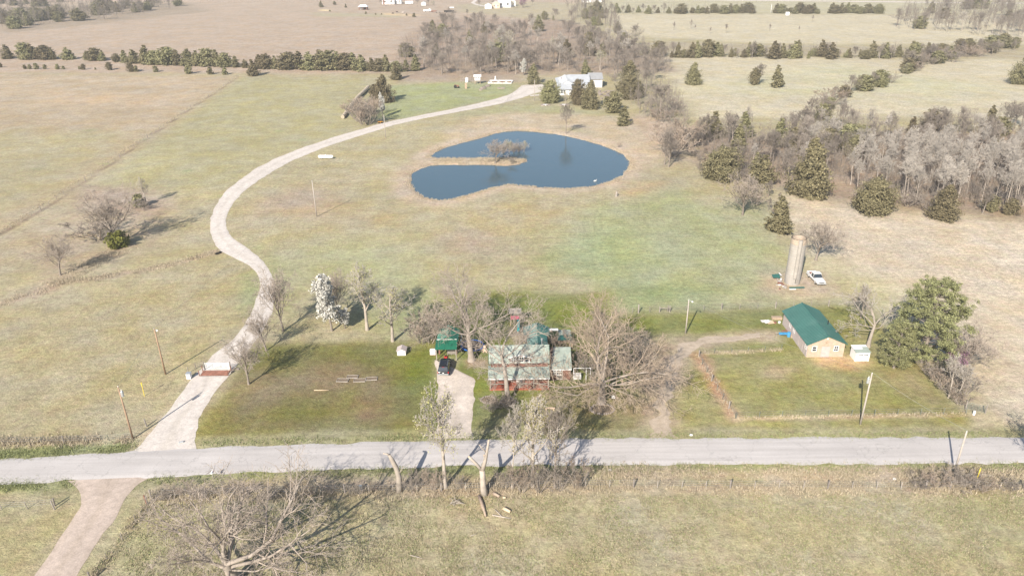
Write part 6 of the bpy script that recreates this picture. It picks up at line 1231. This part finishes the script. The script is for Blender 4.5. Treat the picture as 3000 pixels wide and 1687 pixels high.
for k, (x, y, t) in enumerate(((1477, 461, 397), (1492, 459, 392), (1505, 458, 394), (1520, 456, 404), (1535, 455, 396))): one(('vase0', 'bud0', 'vase2', 'vase1', 'bud1')[k], (x, y), t, 'slender pale budding tree on the tip of the pond peninsula', 'budding_tree', group='budding trees on the pond peninsula', wx=1.1)
one('brush0', (1500, 480), 458, 'brushy shrub on the near side of the pond peninsula', 'bare_shrub', 'shrub')
one('pear1', Q(1000, 200, 6.44, 780, 925), 272, 'white blossoming tree beside the pole at the gravel drive', 'blossoming_tree', wx=0.7)
one('bigcedar', Q(1000, 200, 6.44, 800, 640), 217, 'tall dark cedar at the end of the stone row', 'cedar_tree', wx=0.9)
one('cedar3', Q(1000, 200, 6.44, 650, 620), 246, 'smaller dark cedar leaning on the tall cedar by the stone row', 'cedar_tree')
for k, (x, y, t) in enumerate(((330, 1010, 640), (420, 1060, 560), (520, 1060, 600), (260, 960, 700), (560, 880, 520), (440, 900, 540))): one('brush%d' % (k % 3), Q(1000, 200, 6.44, x, y), 200 + t / 6.44, 'leafless bush in the clump right of the stone row', 'bare_shrub', 'shrub', 'bushes beside the stone row', wx=1.0)
one('cedar0', Q(1000, 0, 2.576, 412, 603), 183, 'lone full cedar in front of the long cedar row at its right end', 'cedar_tree', wx=1.15)
# round the far house
one('pear0', Q(1000, 0, 2.576, 1375, 570), 172, 'white blossoming tree beside the far house drive', 'blossoming_tree', wx=0.8)
one('bigcedar', Q(1000, 0, 2.576, 1450, 635), 186, 'dark cedar right of the white blossoming tree by the far house', 'cedar_tree', wx=0.85)
one('bigcedar1', Q(1000, 0, 2.576, 1575, 775), 238, 'dense cedar left of the white front wall of the far house', 'cedar_tree', wx=0.85)
one('bigcedar', Q(1000, 0, 2.576, 1880, 820), 235, 'big cedar right in front of the far house', 'cedar_tree', wx=0.8)
one('bigcedar1', Q(1000, 0, 2.576, 1790, 790), 235, 'slimmer cedar touching the left of the big cedar before the far house', 'cedar_tree', wx=0.6)
one('bigcedar', Q(1000, 0, 2.576, 2170, 690), 178, 'largest cedar right of the far house', 'cedar_tree', wx=0.95)
one('bigcedar1', Q(1000, 0, 2.576, 2180, 745), 225, 'rounded cedar in front of the largest cedar right of the far house', 'cedar_tree', wx=0.9)
one('cedar1', Q(1000, 0, 2.576, 2050, 850), 268, 'broad low cedar below the stone slope of the far house', 'cedar_tree', wx=1.1)
one('cedar0', Q(1000, 0, 2.576, 2130, 945), 310, 'dark cedar standing alone on the slope above the pond', 'cedar_tree', wx=1.2)
one('bare0', Q(1000, 0, 2.576, 2240, 800), 262, 'leafless tree among the cedars right of the far house', wx=1.1)
one('bare4', Q(1000, 0, 2.576, 2400, 880), 245, 'wide grey leafless tree right of the cedars by the far house', wx=1.5)
one('bare2', Q(1000, 0, 2.576, 2300, 680), 190, 'grey leafless tree behind the largest cedar by the far house', wx=1.2)
one('bud1', Q(1000, 0, 2.576, 1740, 480), 147, 'bright yellow green tree in the wood behind the far house', 'budding_tree')
one('bud0', Q(1000, 0, 2.576, 1690, 800), 262, 'pale budding tree in front of the far house', 'budding_tree', wx=0.7)
for k, (x, y, t) in enumerate(((2420, 920, 820), (2520, 1050, 870), (2470, 1260, 1000), (2500, 1180, 950), (2560, 1120, 900))): one(('brush1', 'bare1', 'bare0', 'brush1', 'brush1')[k], Q(1000, 0, 2.576, x, y), t / 2.576, 'reddish brush at the wood edge right of the pond', 'bare_shrub', 'shrub', 'reddish brush right of the pond', wx=1.2)
# cedars standing alone in the right fields
one('bigcedar', D(1744, 213), D(0, 158)[1], 'full cedar alone in the pale field right of the far house', 'cedar_tree', wx=0.85)
one('cedar2', D(1952, 220), D(0, 164)[1], 'upright cedar of the pair standing in the pale field', 'cedar_tree', wx=1.1)
one('cedar3', D(1898, 213), D(0, 172)[1], 'scrubby cedar left of the upright cedar in the pale field', 'cedar_tree', wx=0.9)
one('bare3', D(1905, 212), D(0, 158)[1], 'leafless tree between the pair of cedars in the pale field', wx=1.2)
one('bigcedar', D(2032, 493), D(0, 345)[1], 'large layered cedar at the near edge of the right wood', 'cedar_tree', wx=0.78)
one('bigcedar1', D(1815, 452), D(0, 372)[1], 'rounded cedar at the left corner of the right wood', 'cedar_tree', wx=0.95)
one('bigcedar1', D(2195, 536), D(0, 450)[1], 'wide low cedar in front of the pale grove', 'cedar_tree', wx=0.92)
one('bigcedar', D(2372, 549), D(0, 462)[1], 'wide cedar right of the low cedar before the pale grove', 'cedar_tree', wx=1.0)
one('cedar2', D(1957, 582), D(0, 492)[1], 'upright cedar above the silo', 'cedar_tree', wx=1.25)
one('cedar5', D(1915, 465), D(0, 388)[1], 'olive cedar behind the bare tree at the wood corner', 'cedar_tree', wx=1.2)
one('vase1', D(1868, 541), D(0, 428)[1], 'leafless tree with twisted limbs at the wood corner left of the silo cedar', wx=1.2)
one('vase2', D(2052, 655), D(0, 535)[1], 'grey leafless tree right behind the silo', wx=1.3)
one('bare3', D(1672, 415), D(0, 315)[1], 'leaning leafless tree at the wood edge right of the pond', wx=0.9)
one('bigcedar1', D(2572, 212), D(0, 150)[1], 'dark cedar cut by the right edge in the pale field', 'cedar_tree', wx=0.9)
one('bare4', (3062, 1415), 1215, 'leafless tree reaching in from the right edge over the road', wx=1.1)
# large pine
def pine(key, seed, H, W, lobes, per):
    rng = np.random.default_rng(seed); C = []; B = []; tr = [(np.array([[0, 0, -0.3], [0.1, 0, H * 0.3], [0, 0.1, H * 0.62], [0, 0, H * 0.95]]), np.array([0.38, 0.3, 0.18, 0.05]))]
    for i in range(lobes):
        t = 0.12 + 0.86 * (i + rng.random()) / lobes; pr = min(1, t / 0.25 + 0.35) * math.sqrt(max(0.04, 1 - ((t - 0.40) / 0.64) ** 2)); az = i * 2.399 + rng.normal(0, 0.25)
        R = W / 2 * pr * rng.uniform(0.62, 1.02); c = np.array([math.cos(az) * R, math.sin(az) * R, t * H]); tr.append((np.array([[0, 0, t * H - 0.25 * R], c * np.array([0.5, 0.5, 1]) - np.array([0, 0, 0.08 * R]), c]), np.array([0.10, 0.07, 0.03])))
        s = 0.5 + 0.55 * pr
        for j in range(7):                              # tufts on every bough
            cc_ = c + rng.normal(0, 1, 3) * np.array([0.85, 0.85, 0.26]) * s * .9; n = per // 7; p = cc_ + rng.normal(0, 1, (n, 3)) * np.array([0.30, 0.30, 0.17]) * s; C.append(p); B.append((p - cc_) * 1.2 + np.array([0, 0, 0.9]))
    reg(key, H, tubes(tr, 6), cards(rng, np.concatenate(C), 0.24, np.concatenate(B), (0.16, 0.35)), M['bark'], M['pine'])
pine('pine', 300, 14, 10.5, 84, 420); pine('pine1', 301, 9, 6.5, 34, 380)
one('pine', (2700, 1062), 822, 'large bushy pine right of the white shed', 'pine_tree', wx=0.86)
one('pine1', (2618, 1078), 955, 'smaller pine crowding the left foot of the large pine', 'pine_tree', wx=0.75)
# roadside trees in front of the house
one('bud0', (1305, 1428), 1110, 'tall yellow budding tree on the near roadside before the driveway', 'budding_tree', wx=0.75)
one('bud1', (1560, 1425), 1150, 'budding roadside tree in the thicket before the house', 'budding_tree', wx=0.8)
one('bare3', (1625, 1428), 1165, 'grey tangled leafless tree at the right of the roadside thicket', wx=0.6)
one('slim2', (1500, 1432), 1180, 'slim leafless tree at the left of the roadside thicket', wx=0.6)
for k, (x, y, t) in enumerate(((1230, 1425, 1370), (1270, 1435, 1375), (1200, 1440, 1395), (1480, 1430, 1370), (1530, 1440, 1360), (1580, 1440, 1350), (1640, 1435, 1350), (1690, 1428, 1350), (1345, 1430, 1395))): one('brush%d' % (k % 3), (x, y), t, 'leafless roadside bush, %s from the left under the budding trees' % nth(1 + sorted([1230, 1270, 1200, 1480, 1530, 1580, 1640, 1690, 1345]).index(x)), 'bare_shrub', 'shrub', 'bushes along the near roadside', wx=0.65)
for k, (x, y, t) in enumerate(((2690, 1430, 1395), (2740, 1425, 1385), (2790, 1425, 1380), (2840, 1430, 1390), (2880, 1435, 1400), (2960, 1435, 1405))): one('brush%d' % (k % 3), (x, y), t, 'brown brush clump, %s from the left around the right roadside pole' % nth(k + 1), 'bare_shrub', 'shrub', 'brush at the right roadside pole', wx=1.3)
for k in range(11):
    x = 480 + k * 62 + RNG.uniform(-10, 10); y = 1452 - (k * 0.9) + RNG.uniform(-14, 14); one('brush%d' % (k % 3), (x, y), y - RNG.uniform(18, 34), 'low brown scrub, %s clump from the left along the near fence' % nth(k + 1), 'bare_shrub', 'shrub', 'scrub along the near fence', wx=1.3)
for k, (x, y, t) in enumerate(((1440, 1205, 1165), (1465, 1195, 1160), (1490, 1200, 1168), (1750, 1120, 1060), (1790, 1100, 1040), (1840, 1080, 1010), (1720, 1090, 1040), (1690, 1060, 1010), (1880, 1060, 1010), (1860, 1020, 970), (1640, 1020, 975), (1620, 1010, 985), (1900, 1100, 1060))): one('brush%d' % (k % 3), (x, y), t, 'tangled leafless bush in the yard near the brown spreading tree', 'bare_shrub', 'shrub', 'bushes in the house yard', wx=1.1)
for k, (x, y, t) in enumerate(((2740, 1115, 1075), (2760, 1140, 1095), (2790, 1165, 1120), (2720, 1100, 1060), (2810, 1185, 1150), (2830, 1150, 1100))): one('brush%d' % (k % 3), (x, y), t, 'brown hedge brush along the right lot line below the pine', 'bare_shrub', 'shrub', 'brush along the right lot line', wx=1.2)

# ---- long cedar row and its outliers, upper left
row = [(60,445,340),(205,450,325),(250,450,335),(340,450,345),(400,452,370),(515,450,360),(660,455,385),(715,458,362),(780,460,380),(880,470,405),(945,475,380),(1010,480,375),(1110,485,345),(1160,487,385),(1210,490,380),(1270,490,360),(1340,495,380),(1430,495,370),(1490,497,385),(1560,500,370),(1640,503,375),(1700,508,400),(1780,510,425),(1850,512,450),(1960,518,415),(2010,520,410),(2080,522,420),(2180,525,395),(2260,525,385),(2340,525,390),(2420,525,375),(2480,527,380),(2550,527,385),(2606,530,400),(2666,530,395),(2726,535,410),(2806,535,435),(2916,540,410),(2860,538,440),(3066,540,450),(2990,545,460)]
for k, (x, y, t) in enumerate(sorted(row)): one('cedar%d' % (k % 6), Q(0, 0, 2.576, x, y), t / 2.576, 'dark cedar, %s from the left in the long row across the left fields' % nth(k + 1), 'cedar_tree', group='long cedar row', wx=random.uniform(1.3, 1.65))
for k, (x, y, t) in enumerate([(5,510,475),(190,523,492),(225,523,490),(275,523,480),(340,523,490),(435,525,488),(480,525,500),(600,525,502),(630,527,485),(720,527,510),(828,530,470),(990,543,475),(1030,543,500),(1175,545,500),(1427,558,495),(1590,563,510),(1700,565,515)]): one('minicedar' if t > 478 else 'cedar3', Q(0, 0, 2.576, x, y), t / 2.576, 'small cedar, %s from the left of those before the long cedar row' % nth(k + 1), 'cedar_tree', group='small cedars before the long row', wx=1.1)
one('cedar0', Q(0, 0, 2.576, 1912, 574), 449 / 2.576, 'pointed cedar at the fence corner below the long row', 'cedar_tree', wx=1.2)
# ---- woods
def scatter(poly, n, kinds, hr, label, group, cat='tree', seed=0, wx=(0.95, 1.25), name=None, mind=2.5):
    rng = np.random.default_rng(seed); P = npoly(poly); lo, hi = P.min(0), P.max(0); out = []; tries = 0
    # equal in the picture rather than on the ground: nearer ground gets the denser trees one can tell apart
    pp = np.array([D(*p) for p in poly]); plo, phi = pp.min(0), pp.max(0)
    while len(out) < n and tries < n * 60:
        tries += 1; q = rng.uniform(plo, phi); g = G(tuple(q))
        if sdist(np.array([[g.x, g.y]]), P)[0] > 0: continue
        if any((g.x - o[0]) ** 2 + (g.y - o[1]) ** 2 < mind * mind for o in out): continue
        out.append((g.x, g.y)); key = kinds[rng.integers(0, len(kinds))]; h = rng.uniform(*hr)
        ced = key.startswith(('cedar', 'big', 'mini'))
        br = key.startswith('brush')
        put(key, g, h * (0.75 if ced else 0.65 if br and cat == 'tree' else 1.0), label[1] if ced else label[0].replace('tree', 'bush') if br else label[0], 'shrub' if br else cat, 'bare_shrub' if br else name or ('cedar_tree' if ced else 'bare_tree'), group[1] if ced else group[0].replace('trees', 'bushes') if br else group[0], wx=rng.uniform(*wx))
BT = ['bare0', 'bare1', 'bare2', 'bare3', 'bare4']; SL = ['slim0', 'slim1', 'slim2', 'slim3']; CD = ['cedar0', 'cedar1', 'cedar2', 'cedar3', 'cedar5']; BR = ['brush0', 'brush1', 'brush2']
scatter([(0,78),(60,70),(160,54),(280,52),(370,36),(470,18),(420,4),(260,22),(130,32),(0,50)], 44, CD + CD + BT[:2], (10, 16), ('leafless tree in the wood at the top left corner', 'cedar in the wood at the top left corner'), ('top left wood leafless trees', 'top left wood cedars'), seed=1, wx=(1.4, 1.9))
scatter([(0,30),(130,20),(250,5),(130,2),(0,5)], 14, CD + BT[:2], (10, 15), ('leafless tree in the farthest strip at the top left', 'cedar in the farthest strip at the top left'), ('top left far strip leafless trees', 'top left far strip cedars'), seed=2, wx=(1.4, 1.9))
scatter([(985,172),(1080,188),(1200,190),(1300,186),(1400,180),(1500,192),(1560,205),(1640,205),(1690,180),(1640,130),(1560,95),(1400,55),(1200,60),(1090,75),(1020,120)], 150, BT + BT + BT + SL + CD[:3] + ['bud0'], (10, 15), ('leafless tree in the large wood behind the far house', 'cedar in the large wood behind the far house'), ('large wood leafless trees', 'large wood cedars'), seed=3, mind=4, wx=(1.15, 1.5))
scatter([(1420,20),(1480,5),(1530,20),(1560,90),(1500,75),(1440,50)], 14, BT[:2] + CD, (9, 13), ('leafless tree in the strip running to the top edge', 'cedar in the strip running to the top edge'), ('top strip leafless trees', 'top strip cedars'), seed=4)
hk = 0
for x0, x1, n in ((1520, 1690, 13), (1690, 1900, 15), (1950, 2062, 10), (2088, 2222, 13)):
    for k in range(n):
        x = x0 + (x1 - x0) * (k + 0.5) / n + RNG.uniform(-3, 3); y = 34 + RNG.uniform(-2, 1.5); bt = x0 == 1520 and k % 2; hk += 1
        one('bare%d' % (k % 5) if bt else 'cedar%d' % (k % 4), D(x, y), D(0, y - RNG.uniform(11, 27))[1], ('leafless tree, %s plant from the left in the top right hedge row' if bt else 'cedar, %s plant from the left in the top right hedge row') % nth(hk), 'bare_tree' if bt else 'cedar_tree', group='top right hedge leafless trees' if bt else 'top right hedge cedars', wx=1.5)
for k in range(72):
    x = 1615 + (2390 - 1615) * (k + 0.5) / 72 + RNG.uniform(-5, 5)
    if 2050 < x < 2062 or k in (5, 13, 14, 29, 37, 52, 60): continue
    y = 144 + (x - 1600) * 0.006 + RNG.uniform(-5, 2); bt = k % 3 == 1
    one('bare%d' % (k % 5) if bt else 'cedar%d' % (k % 6), D(x, y), D(0, y - RNG.uniform(16, 46) * (1.1 if bt else 1))[1], ('leafless tree, %s from the left in the second row across the right fields' if bt else 'cedar, %s from the left in the second row across the right fields') % nth(k + 1), 'bare_tree' if bt else 'cedar_tree', group='second row leafless trees' if bt else 'second row cedars', wx=RNG.uniform(0.9, 1.5))
scatter([(2060,292),(2150,240),(2230,215),(2310,180),(2350,165),(2440,150),(2500,140),(2560,130),(2576,110),(2480,120),(2330,145),(2260,190),(2160,222),(2080,262)], 60, BT[:2] + ['cedar1', 'cedar3'] + BR[:2], (6, 11), ('leafless tree in the crooked hedge across the right fields', 'cedar in the crooked hedge across the right fields'), ('crooked hedge leafless trees', 'crooked hedge cedars'), seed=6, wx=(1.2, 1.6), mind=2)
scatter([(2250,75),(2350,78),(2480,92),(2576,100),(2576,20),(2480,10),(2350,15),(2260,50)], 24, BT + SL[:2] + CD[:3], (10, 16), ('leafless tree in the wood at the top right corner', 'cedar in the wood at the top right corner'), ('top right wood leafless trees', 'top right wood cedars'), seed=7, wx=(1.3, 1.7))
scatter([(1720,345),(1800,340),(2000,330),(2060,300),(2120,295),(2200,335),(2400,320),(2650,320),(2650,470),(2480,430),(2300,400),(2100,400),(2060,470),(1950,450),(1850,470),(1770,420)], 95, BT + BT + SL + CD[:4], (8, 13), ('leafless tree in the mixed wood on the right', 'olive cedar in the mixed wood on the right'), ('right wood leafless trees', 'right wood cedars'), seed=8, mind=3)
scatter([(2110,470),(2200,500),(2330,520),(2480,525),(2640,530),(2640,440),(2480,410),(2300,395),(2150,410)], 90, SL, (10, 13.5), ('pale slender trunk in the dense grove at the right', ''), ('pale dense grove', ''), seed=9, wx=(0.9, 1.15), mind=1.6, name='grove_tree')
scatter([(2100,500),(2230,530),(2500,545),(2640,545),(2640,525),(2330,515),(2150,480)], 16, ['bare0', 'brush0', 'brush2', 'cedar3'], (4, 8), ('leafless shrub along the foot of the pale grove', 'low cedar along the foot of the pale grove'), ('shrubs before the pale grove', 'cedars before the pale grove'), seed=10)
scatter([(1700,330),(1790,350),(1800,420),(1880,470),(1960,500),(1990,560),(1930,540),(1860,480),(1760,430)], 34, BR + ['bare0'], (2.5, 6), ('brown brush along the near side of the right wood', ''), ('brush beside the right wood', ''), seed=11)
scatter([(1010,185),(1400,188),(1560,215),(1690,240),(1720,300),(1650,310),(1600,220),(1400,165),(1040,160)], 50, BR, (2, 4.5), ('low brown brush on the edge of the large wood', ''), ('brush beside the large wood', ''), seed=12, cat='shrub', name='bare_shrub')
for k, (x, y, t) in enumerate([(1695,76,54),(1738,72,48),(1748,76,62),(1786,86,68),(1826,84,60),(1936,78,60),(2010,80,66),(2044,55,38)]): one('bare%d' % (k % 5), D(x, y), D(0, t)[1], 'sparse lone tree in the upper pale field', group='lone trees in the upper field', wx=0.9)
for k, (x, y, t) in enumerate([(808,19,2),(842,13,3),(870,20,9),(830,30,25),(920,36,30),(945,38,34),(960,38,34),(1023,40,35),(1042,44,34),(1370,50,28),(1392,52,38)]): one('cedar%d' % (k % 6) if t < 26 or k > 8 else 'minicedar', D(x, y), D(0, t)[1], 'cedar dotted round the far farmyard at the top', 'cedar_tree', group='cedars round the far farmyard', wx=1.1)
for k, (x, y, t) in enumerate([(985,14,-12),(960,16,-8),(1005,12,-10),(1050,18,-8),(1078,16,-10),(1090,22,0),(1175,40,22),(1130,36,18),(1205,20,-2),(1240,18,-4),(1290,22,0),(1270,14,-8),(1340,14,-4)]): one(('bud0', 'bare1', 'bare2', 'bare3', 'bare0')[k % 5], D(x, y), D(0, t)[1], 'tree in the farmyards along the top edge', 'yard_tree', group='farmyard trees at the top edge', wx=1.2)
one('redbud', D(1316, 20), D(0, -4)[1], 'purple flowering tree beside the far white houses', 'redbud_tree', wx=1.6)

def thicket(name, label, polys, H, seed, mat, tw=.026, nt_=22):
    rng = np.random.default_rng(seed); P0, P1, R0 = [], [], []
    for poly, n in polys:
        pp = np.array([D(*p) for p in poly]); P = npoly(poly); q = rng.uniform(pp.min(0), pp.max(0), (n * 3, 2)); C = np.array([(G(tuple(a)).x, G(tuple(a)).y) for a in q]); C = C[sdist(C, P) < 0][:n]; Z = terrain(C)
        for (x, y), z in zip(C, Z):
            h = rng.uniform(*H); b0 = np.array([x, y, z]); top = b0 + np.array([rng.normal(0, .06) * h, rng.normal(0, .06) * h, h]); P0.append(b0); P1.append(top); R0.append(tw * 2)
            t = rng.uniform(.3, .95, nt_)[:, None]; s0 = b0 + (top - b0) * t; a = rng.uniform(0, 6.28, nt_); l = h * rng.uniform(.15, .38, nt_) * (1.15 - t[:, 0] * .6)
            P0 += list(s0); P1 += list(s0 + np.column_stack([np.cos(a) * l * .75, np.sin(a) * l * .75, l * rng.uniform(.5, 1.0, nt_)])); R0 += [tw] * nt_
    V, q = tubes([(np.array([a, b]), np.array([r, r * .5])) for a, b, r in zip(P0, P1, R0)], 3); o = obj(name, npmesh(name, V, q, None, M[mat])); stuff(o); return tag(o, label, 'undergrowth')
thicket('wood_undergrowth', 'grey saplings and undergrowth filling the large wood and the left corner wood', [([(985,172),(1080,188),(1200,190),(1300,186),(1400,180),(1500,192),(1640,205),(1690,180),(1640,130),(1560,95),(1400,55),(1200,60),(1090,75),(1020,120)], 1100), ([(1540,215),(1640,205),(1700,250),(1730,320),(1690,340),(1620,300),(1590,270)], 130)], (4, 10), 31, 'twig', .032)
thicket('far_wood', 'grey far woods in the top corners reading as one mass', [([(0,78),(60,70),(160,54),(280,52),(370,36),(470,18),(420,4),(260,22),(130,32),(0,50)], 240), ([(0,30),(130,20),(250,5),(130,2),(0,5)], 80), ([(2250,75),(2350,78),(2480,92),(2576,100),(2576,20),(2480,10),(2350,15),(2260,50)], 260), ([(1420,20),(1480,5),(1530,20),(1560,90),(1500,75),(1440,50)], 90)], (8, 15), 33, 'twig', .06, 34)
thicket('grove_undergrowth', 'grey saplings filling the woods and hedges on the right', [([(1720,345),(1800,340),(2000,330),(2060,300),(2120,295),(2200,335),(2400,320),(2650,320),(2650,530),(2480,525),(2200,500),(2110,470),(1950,450),(1850,470),(1770,420)], 1300), ([(2060,292),(2150,240),(2230,215),(2310,180),(2350,165),(2440,150),(2500,140),(2560,130),(2576,110),(2480,120),(2330,145),(2260,190),(2160,222),(2080,262)], 260), ([(1610,148),(2050,146),(2390,152),(2390,134),(1610,130)], 150), ([(1520,36),(1700,36),(1900,36),(1900,24),(1520,24)], 90)], (3.5, 8), 32, 'twig')
# ---- stubs of felled roadside trees
def stub(name, label, px, stems):
    g = GT(px); t = thing(name, label, 'tree', (g.x, g.y, tz(g.x, g.y)))
    mb = MB(); mb.tube(stems[0][0], stems[0][1], 9); mb.build('trunk', M['palebark'], t, smooth=True)
    for p, r in stems[1:]:
        o = MB().tube(p, r, 7).build('limb', M['palebark'], t, smooth=True); e = Vector(p[-1]) - Vector(p[-2]); e.normalize(); q = Vector(p[-1])
        MB().tube([q - e * 0.02, q + e * 0.05], [r[-1] * 0.93, r[-1] * 0.9], 7).build('cut_end', M['cutwood'], o)
stub('tree_stub', 'bare topped stub trunk leaning left on the near roadside', (1169, 1438), [([(0,0,-.2),(.1,0,1),(.15,.05,2.4),(-.1,.1,3.9),(-.55,.1,5.2),(-.85,.1,6.0)], [.52,.42,.36,.34,.3,.2]), ([(-.8,.1,5.9),(-1.1,.05,6.2),(-1.5,0,6.3)], [.18,.14,.09]), ([(.2,0,2.9),(.6,-.05,3.6),(.9,-.1,4.2)], [.08,.06,.04])])
stub('forked_stub', 'forked cut trunk with lopped pale limbs on the near roadside', (1420, 1447), [([(0,0,-.2),(-.15,.05,1),(-.2,.1,2.6),(-.25,.1,4.0)], [.55,.42,.38,.36]), ([(-.25,.1,3.9),(-1.0,.15,5.0),(-1.9,.2,6.1)], [.24,.2,.17]), ([(-.2,.1,3.9),(.2,.2,5.4),(.5,.25,7.0),(.75,.3,8.6)], [.32,.27,.18,.12]), ([(.1,.2,5.0),(.15,.1,5.8),(.1,.05,6.4)], [.14,.12,.11]), ([(.45,.2,6.7),(-.1,.2,7.4),(-.5,.2,8.0)], [.09,.07,.05])])
